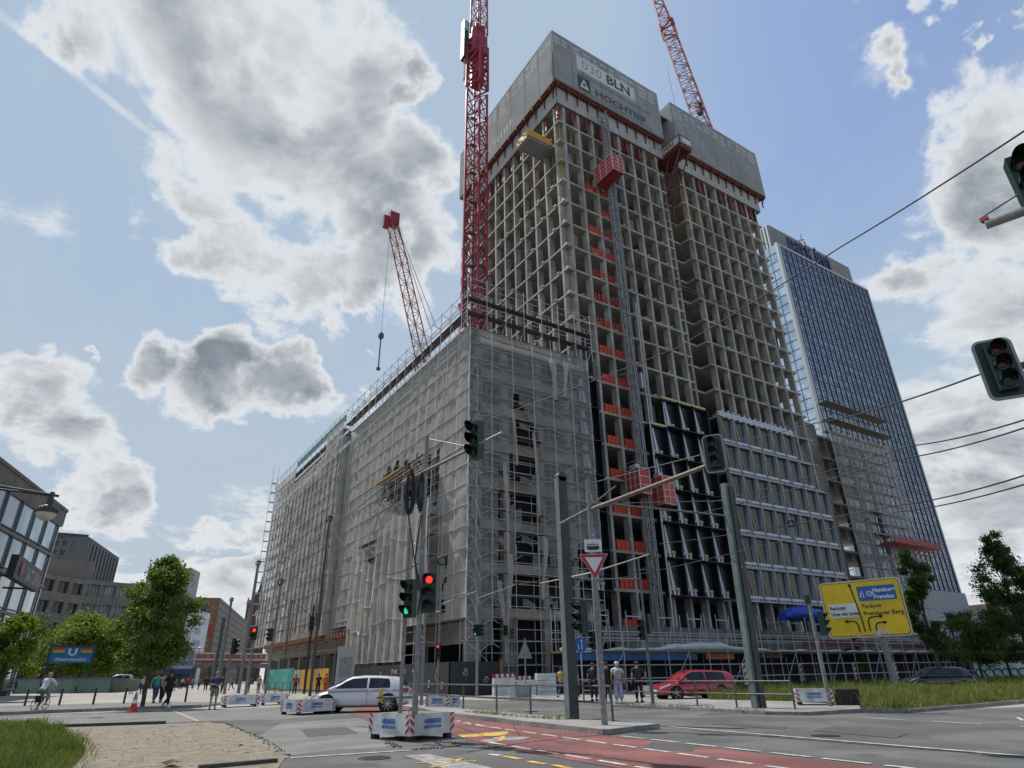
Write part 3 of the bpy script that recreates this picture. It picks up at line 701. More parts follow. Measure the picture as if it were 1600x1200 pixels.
# green edge boards on the far roof edge
b=MB(); b.box(X2+.1,X2+.2,YS,118,38.1,39.1); b.build('green_edge_board',mat('green_board',(0.06,0.20,0.15),.7,var=0.2),s2)
s3=thing('facade_scaffold','scaffold under grey torn nets on the shaded front face of the wing','scaffold',(36,YW,0))
scaffold(s3,'x',XW,44.0,YW,52.5,0.3,36.0,top=4.2)
def hole3(a,z):
    w=.55*math.sin(z*.55)+.3*math.sin(z*1.7+1)
    if abs((z-16.4)%6.1-3)<.35 and math.sin(a*2.2+z)>-.2: return False
    if 33.0+w<a<36.0+.55*math.sin(z*.8+2) and 6<z<24.5: return True
    if 33.0<a<33.0+(29.3-z)*.75 and 24<z<29.3: return True
    if 31.0<a<31.9+.8*math.sin((z-8)*.26) and 9<z<20: return True
    if a>36.1 and z<11.5+1.2*math.sin(a*1.1): return True
    if 30.6<a<36.3 and z<7.6+.9*math.sin(a*2): return True
    return False
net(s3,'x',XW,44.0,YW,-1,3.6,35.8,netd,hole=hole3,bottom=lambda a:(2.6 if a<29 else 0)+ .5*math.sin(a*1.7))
# hanging torn strips
b=MB()
for (x,zt,zb,w,sw) in ((31.2,9.5,2.6,.5,.9),(32.4,12,4.5,.6,-.4),(33.0,27,21,.35,.5),(35.6,25,16,.4,.5),(31.9,21,12,.45,.4),(38.5,34.5,29.5,.9,.4),(40.4,34.8,30.2,.7,-.3),(36.6,14,8,.5,-.6)):
    n=14; vs=[];
    for k in range(n+1):
        t=k/n; z=zt+(zb-zt)*t; xx=x+sw*math.sin(t*2.2)*t; ww=w*(1-.6*t)*(1+.3*math.sin(t*9))
        for u in range(4): vs.append((xx-ww/2+ww*u/3,YW-.35-.15*math.sin(t*5+u*1.9),z))
    b.add(vs,[(k*4+u,k*4+u+1,(k+1)*4+u+1,(k+1)*4+u) for k in range(n) for u in range(3)],True)
b.build('loose_netting',netl,s3,kind='stuff')
# bright inner items in the opening
for bb_ in ((33.2,36,51.8,52.4,21.6,21.7),(33.2,36,51.8,52.4,9.6,9.7),(33.0,35.4,51.2,51.4,6.2,6.35)): b=MB(); b.box(*bb_); b.build('timber_deck',mat('timber_light',(0.34,0.19,0.08),.8,var=.2),s3)
b=MB(); b.box(31.6,31.9,51.9,52.0,12.8,13.5); b.build('red_sheet',redp,s3)
# top deck of planks overhanging
s4=thing('roof_edge_deck','dark plank deck and railings running round the top edge of the netted wing','scaffold',(XW,YW,37))
for ax_,a0,a1,c0,c1 in (('x',26.9,44.0,50.4,51.4),('y',51.5,89.6,26.8,27.8)):
    b=MB(); P=(lambda a,c,z:(a,c,z)) if ax_=='x' else (lambda a,c,z:(c,a,z))
    n=round((a1-a0)/2.57)
    for z in (37.2,39.0):
        if z>38 and ax_=='y': continue
        for j in range(3):
            c=c0+.18+j*.32; b.beam(P(a0,c,z),P(a1,c,z),.28,.06)
    b.build('deck_plank',mat('weathered_planks',(0.085,0.075,0.065),.9,var=.25),s4)
    b=MB()
    for i in range(n+1):
        a=a0+(a1-a0)*i/n; b.beam(P(a,c0,35.4),P(a,c0,39.9 if ax_=='y' else 41.8),.06); b.beam(P(a,c0,37.1),P(a,c1,37.1),.06); b.beam(P(a,c0,39.7),P(a,c1+.3,39.4),.05); b.beam(P(a,c1,35.6),P(a,c0,37.0),.05)
    for z in (37.75,38.3,39.6)+((40.6,41.4) if ax_=='x' else ()): b.beam(P(a0,c0,z),P(a1,c0,z),.05)
    b.build('railing',steel,s4)
# the stair tower bay that bulges out of the left face, with a sagging sheet
s5=thing('stair_scaffold','scaffold bay bulging from the wing wall under a sagging beige sheet that reaches the ground','scaffold',(26.2,67,0))
scaffold(s5,'y',56.5,78.4,26.3,27.4,0.4,16.4,top=6.6)
def sag5(a):
    return 0.4+ (2.6 if 74<a<76.5 else 0)+ (3.6 if 70.5<a<74 else 0)+1.2*abs(math.sin((a-56)*.33))
net(s5,'y',61.5,78.4,26.25,-1,2.9,18.6,netb,sag=sag5,bulge=.05,fold=.13,lift=4.0,sub=6)
net(s5,'y',56.5,61.5,26.25,-1,6.0,18.0,netl,sag=lambda a:.8*abs(math.sin(a)),bulge=.05,fold=.12,lift=4.0,sub=6)
b=MB()
for k in range(90):
    a=random.uniform(57.5,75); z=random.uniform(17.6,23.2); b.beam((26.6+random.random(),a,z),(26.4+random.random(),a+random.uniform(-1.5,1.5),z+random.uniform(-1.3,1.3)),.05)
b.build('loose_tubes',steeld,s5,kind='stuff')
b=MB(); b.box(26.2,27.6,65,72.5,23.2,23.45); b.box(26.3,27.5,58,64,21.6,21.8); b.build('timber_deck',MATS['timber_light'],s5)
b=MB()
for x0_,x1_,z0_ in ((0,1,0),): pass
for i in range(4): # zigzag struts at the foot
    a=62+i*4.2; b.beam((26.15,a,3),(26.15,a+2.1,6.6),.08); b.beam((26.15,a+2.1,6.6),(26.15,a+4.2,3),.08)
b.build('zigzag_strut',steel,s5)
# vertical stripes of the pleated far block, made as dark tubes before the net

sd=mat('dark_tube',(0.09,0.09,0.09),.6,var=.1)
for k in range(17):
    y=YS+.1+2.52*k; b=MB(); b.beam((X2-.42,y,7.5),(X2-.42,y,31.5 if k>2 else 33),.09); b.build('outer_standard',sd,s2)
# ================================================================== HOTEL, ANNEX, CRANES, HOIST
def glassmat(name,col,cell,tint=.35,metal=.75,rough=.07):
    m=bpy.data.materials.new(name); m.use_nodes=True; t=m.node_tree; b=t.nodes['Principled BSDF']; L=t.links.new
    tcn=N('ShaderNodeTexCoord',t); sn=vmath('SNAP',tcn.outputs['Object'],cell,tree=t); w=N('ShaderNodeTexWhiteNoise',t,noise_dimensions='3D'); L(vmath('ADD',sn.outputs[0],(.37,.21,.11),tree=t).outputs[0],w.inputs['Vector'])
    c=mixc(w.outputs[0],[x*(1-tint) for x in col],[min(1,x*(1+tint)) for x in col],tree=t); L(c,b.inputs['Base Color'])
    b.inputs['Metallic'].default_value=metal; b.inputs['Roughness'].default_value=rough
    bn=N('ShaderNodeBump',t); bn.inputs['Strength'].default_value=.25; bn.inputs['Distance'].default_value=.03; n=N('ShaderNodeTexNoise',t); n.inputs['Scale'].default_value=.35; L(tcn.outputs['Object'],n.inputs['Vector']); L(n.outputs[0],bn.inputs['Height']); L(bn.outputs[0],b.inputs['Normal'])
    MATS[name]=m; return m
hg=glassmat('hotel_glass',(0.31,0.37,0.45),(1.5,50,1.65)); hg2=glassmat('hotel_side_glass',(0.60,0.68,0.75),(50,2.6,3.3),.2)
mull=mat('hotel_mullion',(0.065,0.085,0.12),.5,var=0); alu=mat('pale_aluminium',(0.42,0.44,0.45),.5,metal=.3,var=.05)
ht=thing('hotel_tower','tall blue glass hotel slab with letters on its roof, right of the concrete tower','hotel',(172,96.5,0))
H0,H1=22.5,135.5
b=MB(); b.box(172.3,227.8,96.7,112,H0,H1); b.build('glass_wall',[hg],ht)
b=MB(); b.box(172.1,172.28,97.2,111.5,H0,H1); b.build('side_glass',hg2,ht)
b=MB(); nz=33; dz=(H1-H0)/nz
for i in range(19): x=174.3+i*2.95; b.box(x-.14,x+.14,96.4,96.72,H0,H1-.5)
for k in range(nz): z=H0+k*dz; b.box(173,227.6,96.58,96.7,z,z+.22); b.box(173,227.6,96.62,96.7,z+1.2,z+1.28)
for i in range(18): x=175.8+i*2.95; b.box(x-.05,x+.05,96.6,96.7,H0,H1)
b.build('mullion',mull,ht)
b=MB()
for k in range(nz): z=H0+k*dz; b.box(171.95,172.1,97,111.5,z,z+.2)
for y in (99.8,102.4,107,109): b.box(171.98,172.1,y-.08,y+.08,H0,H1)
b.build('mullion',mull,ht)
b=MB(); b.box(171.9,173.6,96.3,97.2,H0,H1+.4); b.box(227.4,228.2,96.3,97,H0,H1+.3); b.box(173.6,227.4,96.3,96.8,H1-.5,H1+.3); b.build('edge_trim',alu,ht)
b=MB(); b.box(179.3,231,102,112,138.8,150.6); b.build('roof_box',mat('roof_box_grey',(0.20,0.21,0.21),.8,var=.04),ht)
b=MB(); b.box(181,229,103,111,135.5,138.8); b.build('roof_plinth',mat('dark_plinth',(0.03,0.03,0.035),.8),ht)
b=MB(); 
for k in range(7): b.box(179.15,179.3,102.6+k*1.3,103.2+k*1.3,138.8,150.5)
b.build('roof_rib',alu,ht)
bl=mat('navy_letter',(0.025,0.035,0.11),.5,var=.05)
text('letter_sign','park inn',11.0,bl,ht,(181.2,97.6,137.6),(1,0,0),(0,0,1),.35,bold=.16,sx=.71)
b=MB(); b.box(182,210,97.9,98.2,135.9,136.5); b.build('sign_rail',mat('faded_red',(0.30,0.12,0.10),.7),ht)
b=MB(); b.tube((204,104,150.6),(204,104,158),.3,.1); b.beam((202,104,154),(206,104,156),.3); b.build('antenna',steeld,ht)
b=MB(); b.box(171,232,93,114,0,15.5); b.box(172.3,229,95.8,112,15.5,22.4); b.build('podium',mat('podium_grey',(0.30,0.31,0.32),.8,var=.05),ht)
b=MB(); b.box(170.9,232.1,92.8,92.95,12.6,13.4); b.box(190,230,92.6,92.95,5,9); b.build('podium_band',mat('podium_dark',(0.05,0.055,0.06),.6),ht)
# annex core and its netted scaffold
an=thing('stair_core_annex','bare concrete stair core and netted floors between the tower and the glass hotel','building',(104,60,0))
b=MB(); b.box(92.6,98.9,59.5,75,0,40.5); b.box(99,105.8,60.5,75,0,42.8); b.build('core_wall',mat('rough_core_concrete',(0.185,0.18,0.165),.9,var=.15,scale=1.5,var2=.35,scale2=.25,bump=.3),an)
for k in range(9):
    z=41-k*4.2; b=MB(); b.box(105.9,124.5+.5*math.sin(k*2),60.6,74,z-.35,z); b.build('floor_slab',concrete,an)
b=MB()
for x in (107,112,117.5,122.5): b.box(x,x+.5,61.5,62.2,0,41)
b.box(106,112,66,66.4,0,40); b.build('column',concd,an)
sa=thing('annex_scaffold','tapering netted scaffold with a red loading deck at the foot of the glass hotel','scaffold',(115,58,0))
scaffold(sa,'x',105.9,126.1,58.2,59.4,5,41,top=3.6)
def holea(a,z): return (112.5<a<116.5 and 19.5<z<26.5) or (a>119 and math.sin(a*3+z*1.3)>.93)
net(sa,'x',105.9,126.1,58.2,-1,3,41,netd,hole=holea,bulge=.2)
b=MB()
for z in (43.0,46.4):
    for j in range(4): b.beam((105.6,57.2+j*.5,z),(126.4,57.2+j*.5,z),.44,.12)
    for i in range(8): x=106+i*2.9; b.beam((x,57.2,z),(x,57.2,z+1.6),.06); b.beam((x,59.2,41),(x,59.2,z),.07)
    b.beam((105.6,57.2,z+1.5),(126.4,57.2,z+1.5),.05)
b.build('deck_plank',MATS['weathered_planks'],sa)
b=MB(); b.box(112.8,128.5,55.2,58.0,21.0,21.25); b.box(112.8,128.5,55.2,55.3,21.25,21.9)
for i in range(9): x=113+i*1.9; b.beam((x,55.25,21.2),(x,55.25,22.3),.07); b.beam((x,55.3,21),(x,58,19.3),.08)
b.beam((112.8,55.25,22.3),(128.5,55.25,22.3),.07); b.build('red_loading_deck',mat('red_deck',(0.30,0.06,0.045),.7,var=.25),sa)
# lattice helper
def lattice(b,p,q,w,w2=None,step=None,chord=.16,lace=.07,up=(0,0,1)):
    p=np.array(p,float); q=np.array(q,float); w2=w2 or w; d=q-p; L=np.linalg.norm(d); d/=L; u=np.array(up,float)
    if abs(d.dot(u))>.95: u=np.array((.86,.5,0))
    r=np.cross(d,u); r/=np.linalg.norm(r); u=np.cross(r,d); step=step or w; n=max(1,int(L/step)); cs=[(-1,-1),(1,-1),(1,1),(-1,1)]
    def pt(k,c): t=k/n; ww=(w+(w2-w)*t)/2; return p+d*L*t+r*c[0]*ww+u*c[1]*ww
    for c in cs: b.beam(pt(0,c),pt(n,c),chord)
    for k in range(n):
        for j in range(4):
            a,c=cs[j],cs[(j+1)%4]; b.beam(pt(k,a),pt(k,c),lace)
            b.beam(pt(k,a if (k+j)%2 else c),pt(k+1,c if (k+j)%2 else a),lace)
redc=mat('crane_red',(0.30,0.018,0.045),.5,var=.15,scale=2); redw=mat('crane_red_weathered',(0.34,0.09,0.09),.6,var=.2,scale=1)
c1=thing('tower_crane','dark red lattice tower crane rising beside the left edge of the concrete tower','crane',(36.2,65.7,0))
bx,by=36.2,65.7; b=MB(); 
lattice(b,(bx,by,0),(bx,by,92),2.5,step=3.0,chord=.30,lace=.14); b.build('mast',redc,c1)
b=MB()
for k in range(0,30): 
    z=2+3*k; b.beam((bx-.5,by-.2,z),(bx-.5,by+.5,z+2.6),.05); b.beam((bx,by-.2,z),(bx,by+.5,z+2.6),.05); b.box(bx-.9,bx+.3,by+.2,by+.9,z,z+.05) if k%2==0 else None
b.build('ladder',steeld,c1)
b=MB(); lattice(b,(bx,by,93),(bx,by,104),2.7,step=2.7,chord=.34,lace=.2); b.box(bx-.9,bx+.9,by-.9,by+.9,93.5,99); b.box(bx-1.3,bx+1.3,by-1.3,by+1.3,101,105.5); b.box(bx-1.0,bx+1.0,by-1.0,by+1.0,105.5,108.5); b.build('slewing_unit',redc,c1)
b=MB(); b.box(33.7,34.7,66.3,67.3,105.3,110.0); cabo=b.build('cab',mat('cab_green',(0.02,0.045,0.05),.4,var=.1),c1)
b=MB(); b.box(33.67,33.7,66.45,67.15,107.4,109.8); b.box(33.85,34.55,66.27,66.3,107.4,109.8); b.build('cab_window',mat('cab_glass',(0.30,0.50,0.50),.15,metal=.3,var=.2,scale=1.5),cabo)
b=MB(); b.box(33.7,35.4,66.1,67.5,100.2,105.2); b.build('machinery_box',mat('machinery_dark',(0.02,0.025,0.03),.6),c1)
b=MB(); b.box(34.1,34.9,66.4,67.0,95,100.1); b.build('counterweight',mat('counterweight_grey',(0.17,0.17,0.17),.8),c1)
b=MB(); lattice(b,(bx+.2,by-.1,107),(bx-.5,by-1.4,140),2.2,1.9,step=2.6,chord=.24,lace=.11,up=(.4,-.9,0)); b.build('jib',redw,c1)
b=MB(); b.tube((bx+4.2,by-1.6,120),(bx+4.25,by-1.6,124),.09); b.tube((bx+4.25,by-1.6,124),(bx+4.3,by-1.6,140),.03); b.build('hoist_rope',steeld,c1)
# jib crane seen over the roof of the tower
p0=np.array(ar(1101,205,112)); p1=np.array(ar(1023,-12,112)); c2=thing('tower_crane','red lattice crane jib standing above the right half of the concrete tower','crane',tuple(p0))
b=MB(); mid=p0+(p1-p0)*.70; lattice(b,p0-(p1-p0)*.15,mid,3.3,2.9,step=2.6,chord=.24,lace=.12); b.build('jib',redw,c2)
b=MB(); lattice(b,mid,p1,2.8,1.8,step=2.4,chord=.22,lace=.12); b.build('jib_tip',redw,c2)
b=MB(); d=(p1-p0)/np.linalg.norm(p1-p0); lattice(b,mid-d*1.2,mid+d*1.2,3.3,step=1.2,chord=.4,lace=.3); b.build('jib_joint',redc,c2)
b=MB(); q=np.array(ar(1092,168,112)); e=np.array(ar(1112,205,112)); b.tube(tuple(mid),tuple(q),.07); b.tube(tuple(mid+np.array((1,0,0))),tuple(q+np.array((.6,0,-1))),.07); b.tube(tuple(q),tuple(e),.16); b.build('pendant_rope',steeld,c2)
b=MB(); b.box(q[0]-.7,q[0]+.7,q[1]-.5,q[1]+.5,q[2]-2,q[2]+1.4); b.build('rope_pulley',blackp,c2)
b=MB(); b.tube(tuple(ar(1043,110,110)),tuple(ar(1057,175,110)),.05,n=5); b.build('hoist_rope',steeld,c2)
b=MB(); lattice(b,(p0[0]+2,p0[1]+2,60),(p0[0]+2,p0[1]+2,p0[2]-3),2.4,step=3,chord=.3,lace=.14); b.build('mast',redc,c2)
# small luffing crane on the wing roof
c3=thing('luffing_crane','slim pale red luffing crane leaning above the roof of the netted wing','crane',(42,97,36))
f0=np.array(ar(662,565,106)); f1=np.array(ar(614,352,100)); b=MB(); lattice(b,f0-(f1-f0)*.25,f1,2.0,1.5,step=2.0,chord=.17,lace=.08); b.build('jib',mat('crane_pale_red',(0.36,0.14,0.14),.6,var=.2,scale=1),c3)
b=MB(); b.box(f1[0]-1.0,f1[0]+.9,f1[1]-1,f1[1]+1,f1[2],f1[2]+2.6); b.box(f1[0]-2.0,f1[0]-1,f1[1]-.4,f1[1]+.4,f1[2]-1.2,f1[2]+1.6); b.build('jib_head',redc,c3)
h0=np.array(ar(609,364,99)); b=MB(); zz=ar(596,520,99)[2]; b.tube(tuple(h0),(h0[0],h0[1],zz),.035,n=5); b.build('hoist_rope',steeld,c3)
b=MB(); b.lathe((h0[0],h0[1],zz-1.4),[(.1,0),(.5,.4),(.55,1.0),(.1,1.6)],8); b.tube((h0[0],h0[1],zz-1),(h0[0],h0[1],zz-7),.12,n=6); b.box(h0[0]-.3,h0[0]+.3,h0[1]-.3,h0[1]+.3,zz-7.4,zz-7); b.build('hook_block',steeld,c3)
b=MB(); g0=np.array(ar(682,512,104)); g1=np.array(ar(674,516,104)); b.tube(tuple(f1+np.array((.8,0,.4))),tuple(g0),.06,n=5); b.tube(tuple(f1+np.array((.8,0,0))),tuple(g1),.06,n=5)
b.build('pendant_rope',steeld,c3)
b=MB(); lattice(b,(f0[0],f0[1],36),tuple(f0),2.2,step=2,chord=.2); b.box(f0[0]-2,f0[0]+3,f0[1]-2,f0[1]+2,36.1,38.5); b.build('base',redc,c3)
# far television mast
tvb=ar(721,480,475); tv=thing('television_mast','far red and white banded antenna mast, just left of the dark red crane','mast',(tvb[0],tvb[1],0))
b=MB(); b.tube((tvb[0],tvb[1],0),(tvb[0],tvb[1],250),6,3,n=16); b.build('shaft',concrete,tv)
bands=[(366,355,.9,1),(355,349,.9,0),(349,340,.9,1),(340,332,1.0,0),(332,323,1.0,1),(323,317,1.0,0),(317,310,1.0,1),(310,303,1.1,0),(303,296,1.5,1),(296,288,1.3,0),(288,278,1.6,1),(278,270,1.6,0),(270,250,3.0,1)]
for k,(z1_,z0_,r,rd) in enumerate(bands):
    b=MB(); b.tube((tvb[0],tvb[1],z0_),(tvb[0],tvb[1],z1_),r*1.25,n=10)
    if k in (8,11): b.tube((tvb[0],tvb[1],z1_-2),(tvb[0],tvb[1],z1_),r*2.2,n=10)
    b.build('mast_band',MATS['red_paint'] if rd else whitep,tv)
# construction hoist
hx=52.25; hs=thing('construction_hoist','grey lattice hoist mast climbing the front of the concrete tower','hoist',(hx,52.4,0))
b=MB(); lattice(b,(hx,52.3,0),(hx,52.3,83.5),.9,step=1.5,chord=.13,lace=.08); b.tube((hx+.05,52.3,0),(hx+.05,52.3,80),.10,n=6); b.build('mast',mat('hoist_mast_steel',(0.26,0.265,0.27),.6,metal=.3,var=.2),hs)
b=MB(); b.tube((hx+2.0,52.2,0),(hx+2.0,52.2,48),.1,n=6); b.box(hx+1.5,hx+2.1,52.3,52.8,35.0,37.2); b.build('cable_pipe',steel,hs)
for z in (12,24,36.5,48,59.5,71.3): 
    b=MB(); b.beam((hx,52.3,z),(hx-1.6,53.6,z),.1); b.beam((hx,52.7,z),(hx+1.2,53.6,z),.1); b.beam((hx-.4,52.3,z+.5),(hx-1.2,53.7,z),.08); b.beam((hx-1.8,52.9,z),(hx+.2,52.3,z),.09)
    b.build('wall_tie',steeld,hs)
cabr=mat('cabin_red',(0.40,0.04,0.045),.5,var=.12); cabf=mat('cabin_frame',(0.50,0.42,0.40),.5,metal=.2,var=.1)
def cabin(name,label,x0,x1,y0,y1,z0,z1,m,nx,ny,nz_,loc):
    t=thing(name,label,'hoist cabin',(x0,y0,z0)); b=MB(); b.box(x0,x1,y0,y1,z0,z1); b.build('cabin_box',m,t)
    f=MB(); e=.02
    for i in range(ny+1):
        y=y0+(y1-y0)*i/ny; f.box(x0-e-.05,x0-e+.04,y-.06,y+.06,z0,z1)
    for i in range(nx+1):
        x=x0+(x1-x0)*i/nx; f.box(x-.06,x+.06,y0-e-.05,y0-e+.04,z0,z1)
    for k in range(nz_+1):
        z=z0+(z1-z0)*k/nz_; f.box(x0-e-.03,x0-e+.04,y0,y1,z-.05,z+.05); f.box(x0,x1,y0-e-.03,y0-e+.04,z-.05,z+.05)
    f.build('cabin_frame',cabf,t)
    f=MB()
    for i in range(5): y=y0+.2+(y1-y0-.4)*i/4; f.box(x0+.05,x1-.05,y-.08,y+.08,z0-.16,z0-.01)
    f.build('floor_beam',mat('dark_red_beam',(0.16,0.02,0.02),.6,var=.2),t)
    f=MB(); f.box(x0+.3,x0+1.0,y0+.8,y0+1.7,z1,z1+.7); f.beam((x0,y0,z1+.9),(x0,y1,z1+.9),.05); f.beam((x0,y0,z1),(x0,y0,z1+.9),.05); f.beam((x0,y1,z1),(x0,y1,z1+.9),.05); f.build('roof_gear',steel,t)
    return t
cabin('hoist_cabin','red and white panelled hoist cabin high on the hoist mast near the top',49.5,51.6,48.9,52.9,67.6,70.6,cabr,2,3,4,0)
orr=mat('cabin_orange_red',(0.55,0.07,0.03),.5,var=.12)
cabin('hoist_cabin','orange red hoist cabin low on the mast, right of it, with pale framed end',53.9,55.7,50.9,52.9,19.5,22.9,orr,2,2,4,0)
cabin('hoist_cabin','dull red hoist cabin low on the mast, left of it',49.9,51.5,50.6,52.9,20.2,23.2,cabr,1,3,3,0)
# yellow landing platform and red platform with sign
yp=thing('landing_platform','yellow railed loading platform sticking out of the tower below its left screens','platform',(41.5,57,74.5))
b=MB(); b.box(39.3,44.6,55.4,58.5,74.3,74.5); b.build('platform_floor',steeld,yp)
b=MB()
for k in range(14): b.box(39.4,44.5,55.5+k*.22,55.6+k*.22,74.14,74.28)
b.build('floor_joist',steel,yp)
yel=mat('platform_yellow',(0.52,0.27,0.03),.6,var=.15)
for (x0,x1,y0,y1) in ((39.3,43.6,55.4,55.46),(39.3,39.36,55.46,58.44),(39.3,43.6,58.44,58.5)):
    b=MB(); b.box(x0,x1,y0,y1,74.52,75.7); b.build('side_board',yel,yp)
for x in (39.3,40.7,42.1,43.5): b=MB(); b.beam((x,55.37,74.4),(x,55.37,75.85),.09); b.build('rail_post',yel,yp)
rp=thing('landing_platform','dark red platform on brackets in the tower recess with a white name board','platform',(67.5,52,82))
dkr=mat('maroon_steel',(0.13,0.03,0.03),.6,var=.2)
b=MB(); b.box(66.4,69.1,49.4,55.4,81.9,82.2)
for k in range(9): b.box(66.4,69.1,49.5+k*.6,49.65+k*.6,81.6,81.88)
b.box(66.35,66.45,49.4,53.5,82.2,82.6); b.box(66.4,69.1,49.35,49.42,82.2,82.5)
for y in (49.5,50.9,52.3): b.beam((66.4,y,82.2),(66.4,y,84.4),.1)
for x in (66.4,67.7,69.0): b.beam((x,49.4,82.2),(x,49.4,84.4),.1)
b.beam((66.4,49.4,84.3),(66.4,53.4,84.3),.1); b.beam((66.4,49.4,84.3),(69.1,49.4,84.3),.1); b.build('platform_floor',dkr,rp)
b=MB(); b.box(66.28,66.34,49.8,53.2,82.65,84.0); pb=b.build('name_board',bw,rp); text('lettering','PERI',1.25,mat('board_red_letter',(0.22,0.04,0.04),.6),pb,(66.26,53.0,82.9),(0,-1,0),(0,0,1),.005,bold=.03)
b=MB(); b.box(66.9,68.9,49.26,49.32,82.7,83.9); b.build('name_board',bw,rp)
b=MB()
for x in (66.7,68.8): b.beam((x,49.8,81.8),(x,55.0,73.5),.16); b.beam((x,52.4,81.8),(x,55.2,75.5),.13); b.beam((x,54.9,82),(x,55.0,70),.2)
for z in (80,77.5,75): b.beam((66.7,55,z),(68.8,55,z),.1); b.beam((66.7,55,z),(68.8,55,z-2.4),.1)
b.build('bracket',dkr,rp)
# ================================================================== FAR BUILDINGS
def wall_dir(p,q):
    p=np.array(p[:2],float); q=np.array(q[:2],float); d=q-p; L=np.linalg.norm(d); d/=L; return p,d,L,np.array((d[1],-d[0]))
def facade(parent,p,q,z0,z1,nx,nz,mw_,mg,ww=.7,wh=.6,depth=.5,th=8,name='wall',pil=True,winname='window_row',mfr=None,split=2):
    """wall from p to q (outer side to the right hand of p->q): body, recessed window panes, mullions"""
    P,d,L,n=wall_dir(p,q); cw=L/nx; ch=(z1-z0)/nz; b=MB()
    W=lambda s,o,z: (*(P+d*s+n*o),z)
    def bx(bb,s0,s1,o0,o1,za,zb): 
        bb.add([W(s0,o0,za),W(s1,o0,za),W(s1,o1,za),W(s0,o1,za),W(s0,o0,zb),W(s1,o0,zb),W(s1,o1,zb),W(s0,o1,zb)],[(0,1,2,3),(4,7,6,5),(0,4,5,1),(1,5,6,2),(2,6,7,3),(3,7,4,0)])
    bx(b,0,L,-th,-depth,0,z1); 
    for k in range(nz+1):
        za=z0+k*ch-(ch*(1-wh)/2 if k else 0); zb=z0+k*ch+(ch*(1-wh)/2 if k<nz else 0)
        bx(b,0,L,-depth,-.02,max(za,0),zb)
    if z0>0: bx(b,0,L,-depth,-.03,0,z0)
    for i in range(nx+1):
        s0=max(0,i*cw-cw*(1-ww)/2); s1=min(L,i*cw+cw*(1-ww)/2); bx(b,s0,s1,-depth,.06,z0,z1)
    o=b.build(name,mw_,parent)
    for k in range(nz):
        g=MB()
        for i in range(nx): bx(g,i*cw+cw*(1-ww)/2,(i+1)*cw-cw*(1-ww)/2,-depth+.02,-depth+.1,z0+k*ch+ch*(1-wh)/2,z0+(k+1)*ch-ch*(1-wh)/2)
        go=g.build(winname,mg,parent)
        if mfr:
            g=MB()
            for i in range(nx):
                for s in range(1,split): 
                    c=i*cw+cw*(1-ww)/2+cw*ww*s/split; bx(g,c-.06,c+.06,-depth+.1,-depth+.2,z0+k*ch+ch*(1-wh)/2,z0+(k+1)*ch-ch*(1-wh)/2)
            g.build('window_frame',mfr,go)
    return o
pz=lambda px,py,r: ar(px,py,r)
# glass department store at the far left
stone=mat('grey_stone',(0.22,0.20,0.175),.9,var=.08,scale=.6,var2=.15,scale2=.08); sg=glassmat('store_glass',(0.50,0.56,0.60),(2.35,2.35,5),.16,.65,.12)
gs=thing('glass_store','glass fronted department store with a stone top band at the far left edge','building',(-7,114,0))
A0=(-27,33); A1=(-6.9,113.6); P,d,L,n=wall_dir(A0,A1)
W=lambda s,o,z:(*(P+d*s+n*o),z)
def wbx(bb,s0,s1,o0,o1,za,zb): bb.add([W(s0,o0,za),W(s1,o0,za),W(s1,o1,za),W(s0,o1,za),W(s0,o0,zb),W(s1,o0,zb),W(s1,o1,zb),W(s0,o1,zb)],[(0,1,2,3),(4,7,6,5),(0,4,5,1),(1,5,6,2),(2,6,7,3),(3,7,4,0)])
ztp=24.9
b=MB(); wbx(b,0,L-.4,-30,-.4,0,ztp-2.0); b.build('inner_body',mat('store_dark',(0.05,0.055,0.06),.7),gs)
b=MB(); wbx(b,0,L,-30,.2,ztp-2.2,ztp); wbx(b,0,L,-30,.35,ztp-.3,ztp+.1); b.build('stone_band',stone,gs)
for k in range(5):
    b=MB(); z0_=1+k*4.35; wbx(b,0,L-.1,-.38,-.15,z0_,z0_+4.1); b.build('glass_storey',sg,gs)
b=MB()
for k in range(6): wbx(b,0,L,-.12,.15,.7+k*4.35,1.05+k*4.35); wbx(b,0,L,-.1,.08,1.3+k*4.35,1.4+k*4.35)
s=2.0
while s<L: wbx(b,s-.12,s+.12,-.1,.10,0,ztp-2.2); s+=4.7
b.build('mullion',mat('store_mullion',(0.13,0.135,0.14),.5),gs)
c_=P+d*(L-14.6)
sA=np.array(ar(18,888,84)); sB=np.array(ar(60,906,97)); sd_=(sB-sA); sz=(sA[2]+sB[2])/2; sL=np.linalg.norm(sd_[:2]); sd_=sd_[:2]/sL; sn=np.array((sd_[1],-sd_[0]))
b=MB(); b.beam((sA[0],sA[1],sz),(sA[0]+sd_[0]*sL,sA[1]+sd_[1]*sL,sz),.7,2.3); b.beam((sA[0]+sd_[0],sA[1]+sd_[1],sz-.9),(sA[0]+sd_[0]-3,sA[1]+sd_[1],sz-.9),.2); b.beam((sB[0]-sd_[0],sB[1]-sd_[1],sz-.9),(sB[0]-sd_[0]-3,sB[1]-sd_[1],sz-.9),.2); so_=b.build('sign_box',mat('sign_black',(0.012,0.01,0.012),.5),gs)
tx=lambda s,z:(sA[0]+sd_[0]*s+sn[0]*.37,sA[1]+sd_[1]*s+sn[1]*.37,z)
text('sign_letters','SATURN',2.0,mat('sign_letters_white',(0.45,0.42,0.44),.6),so_,tx(sL*.36,sz-.8),(sd_[0],sd_[1],0),(0,0,1),.01,bold=.03,sx=sL*.62/8.2)
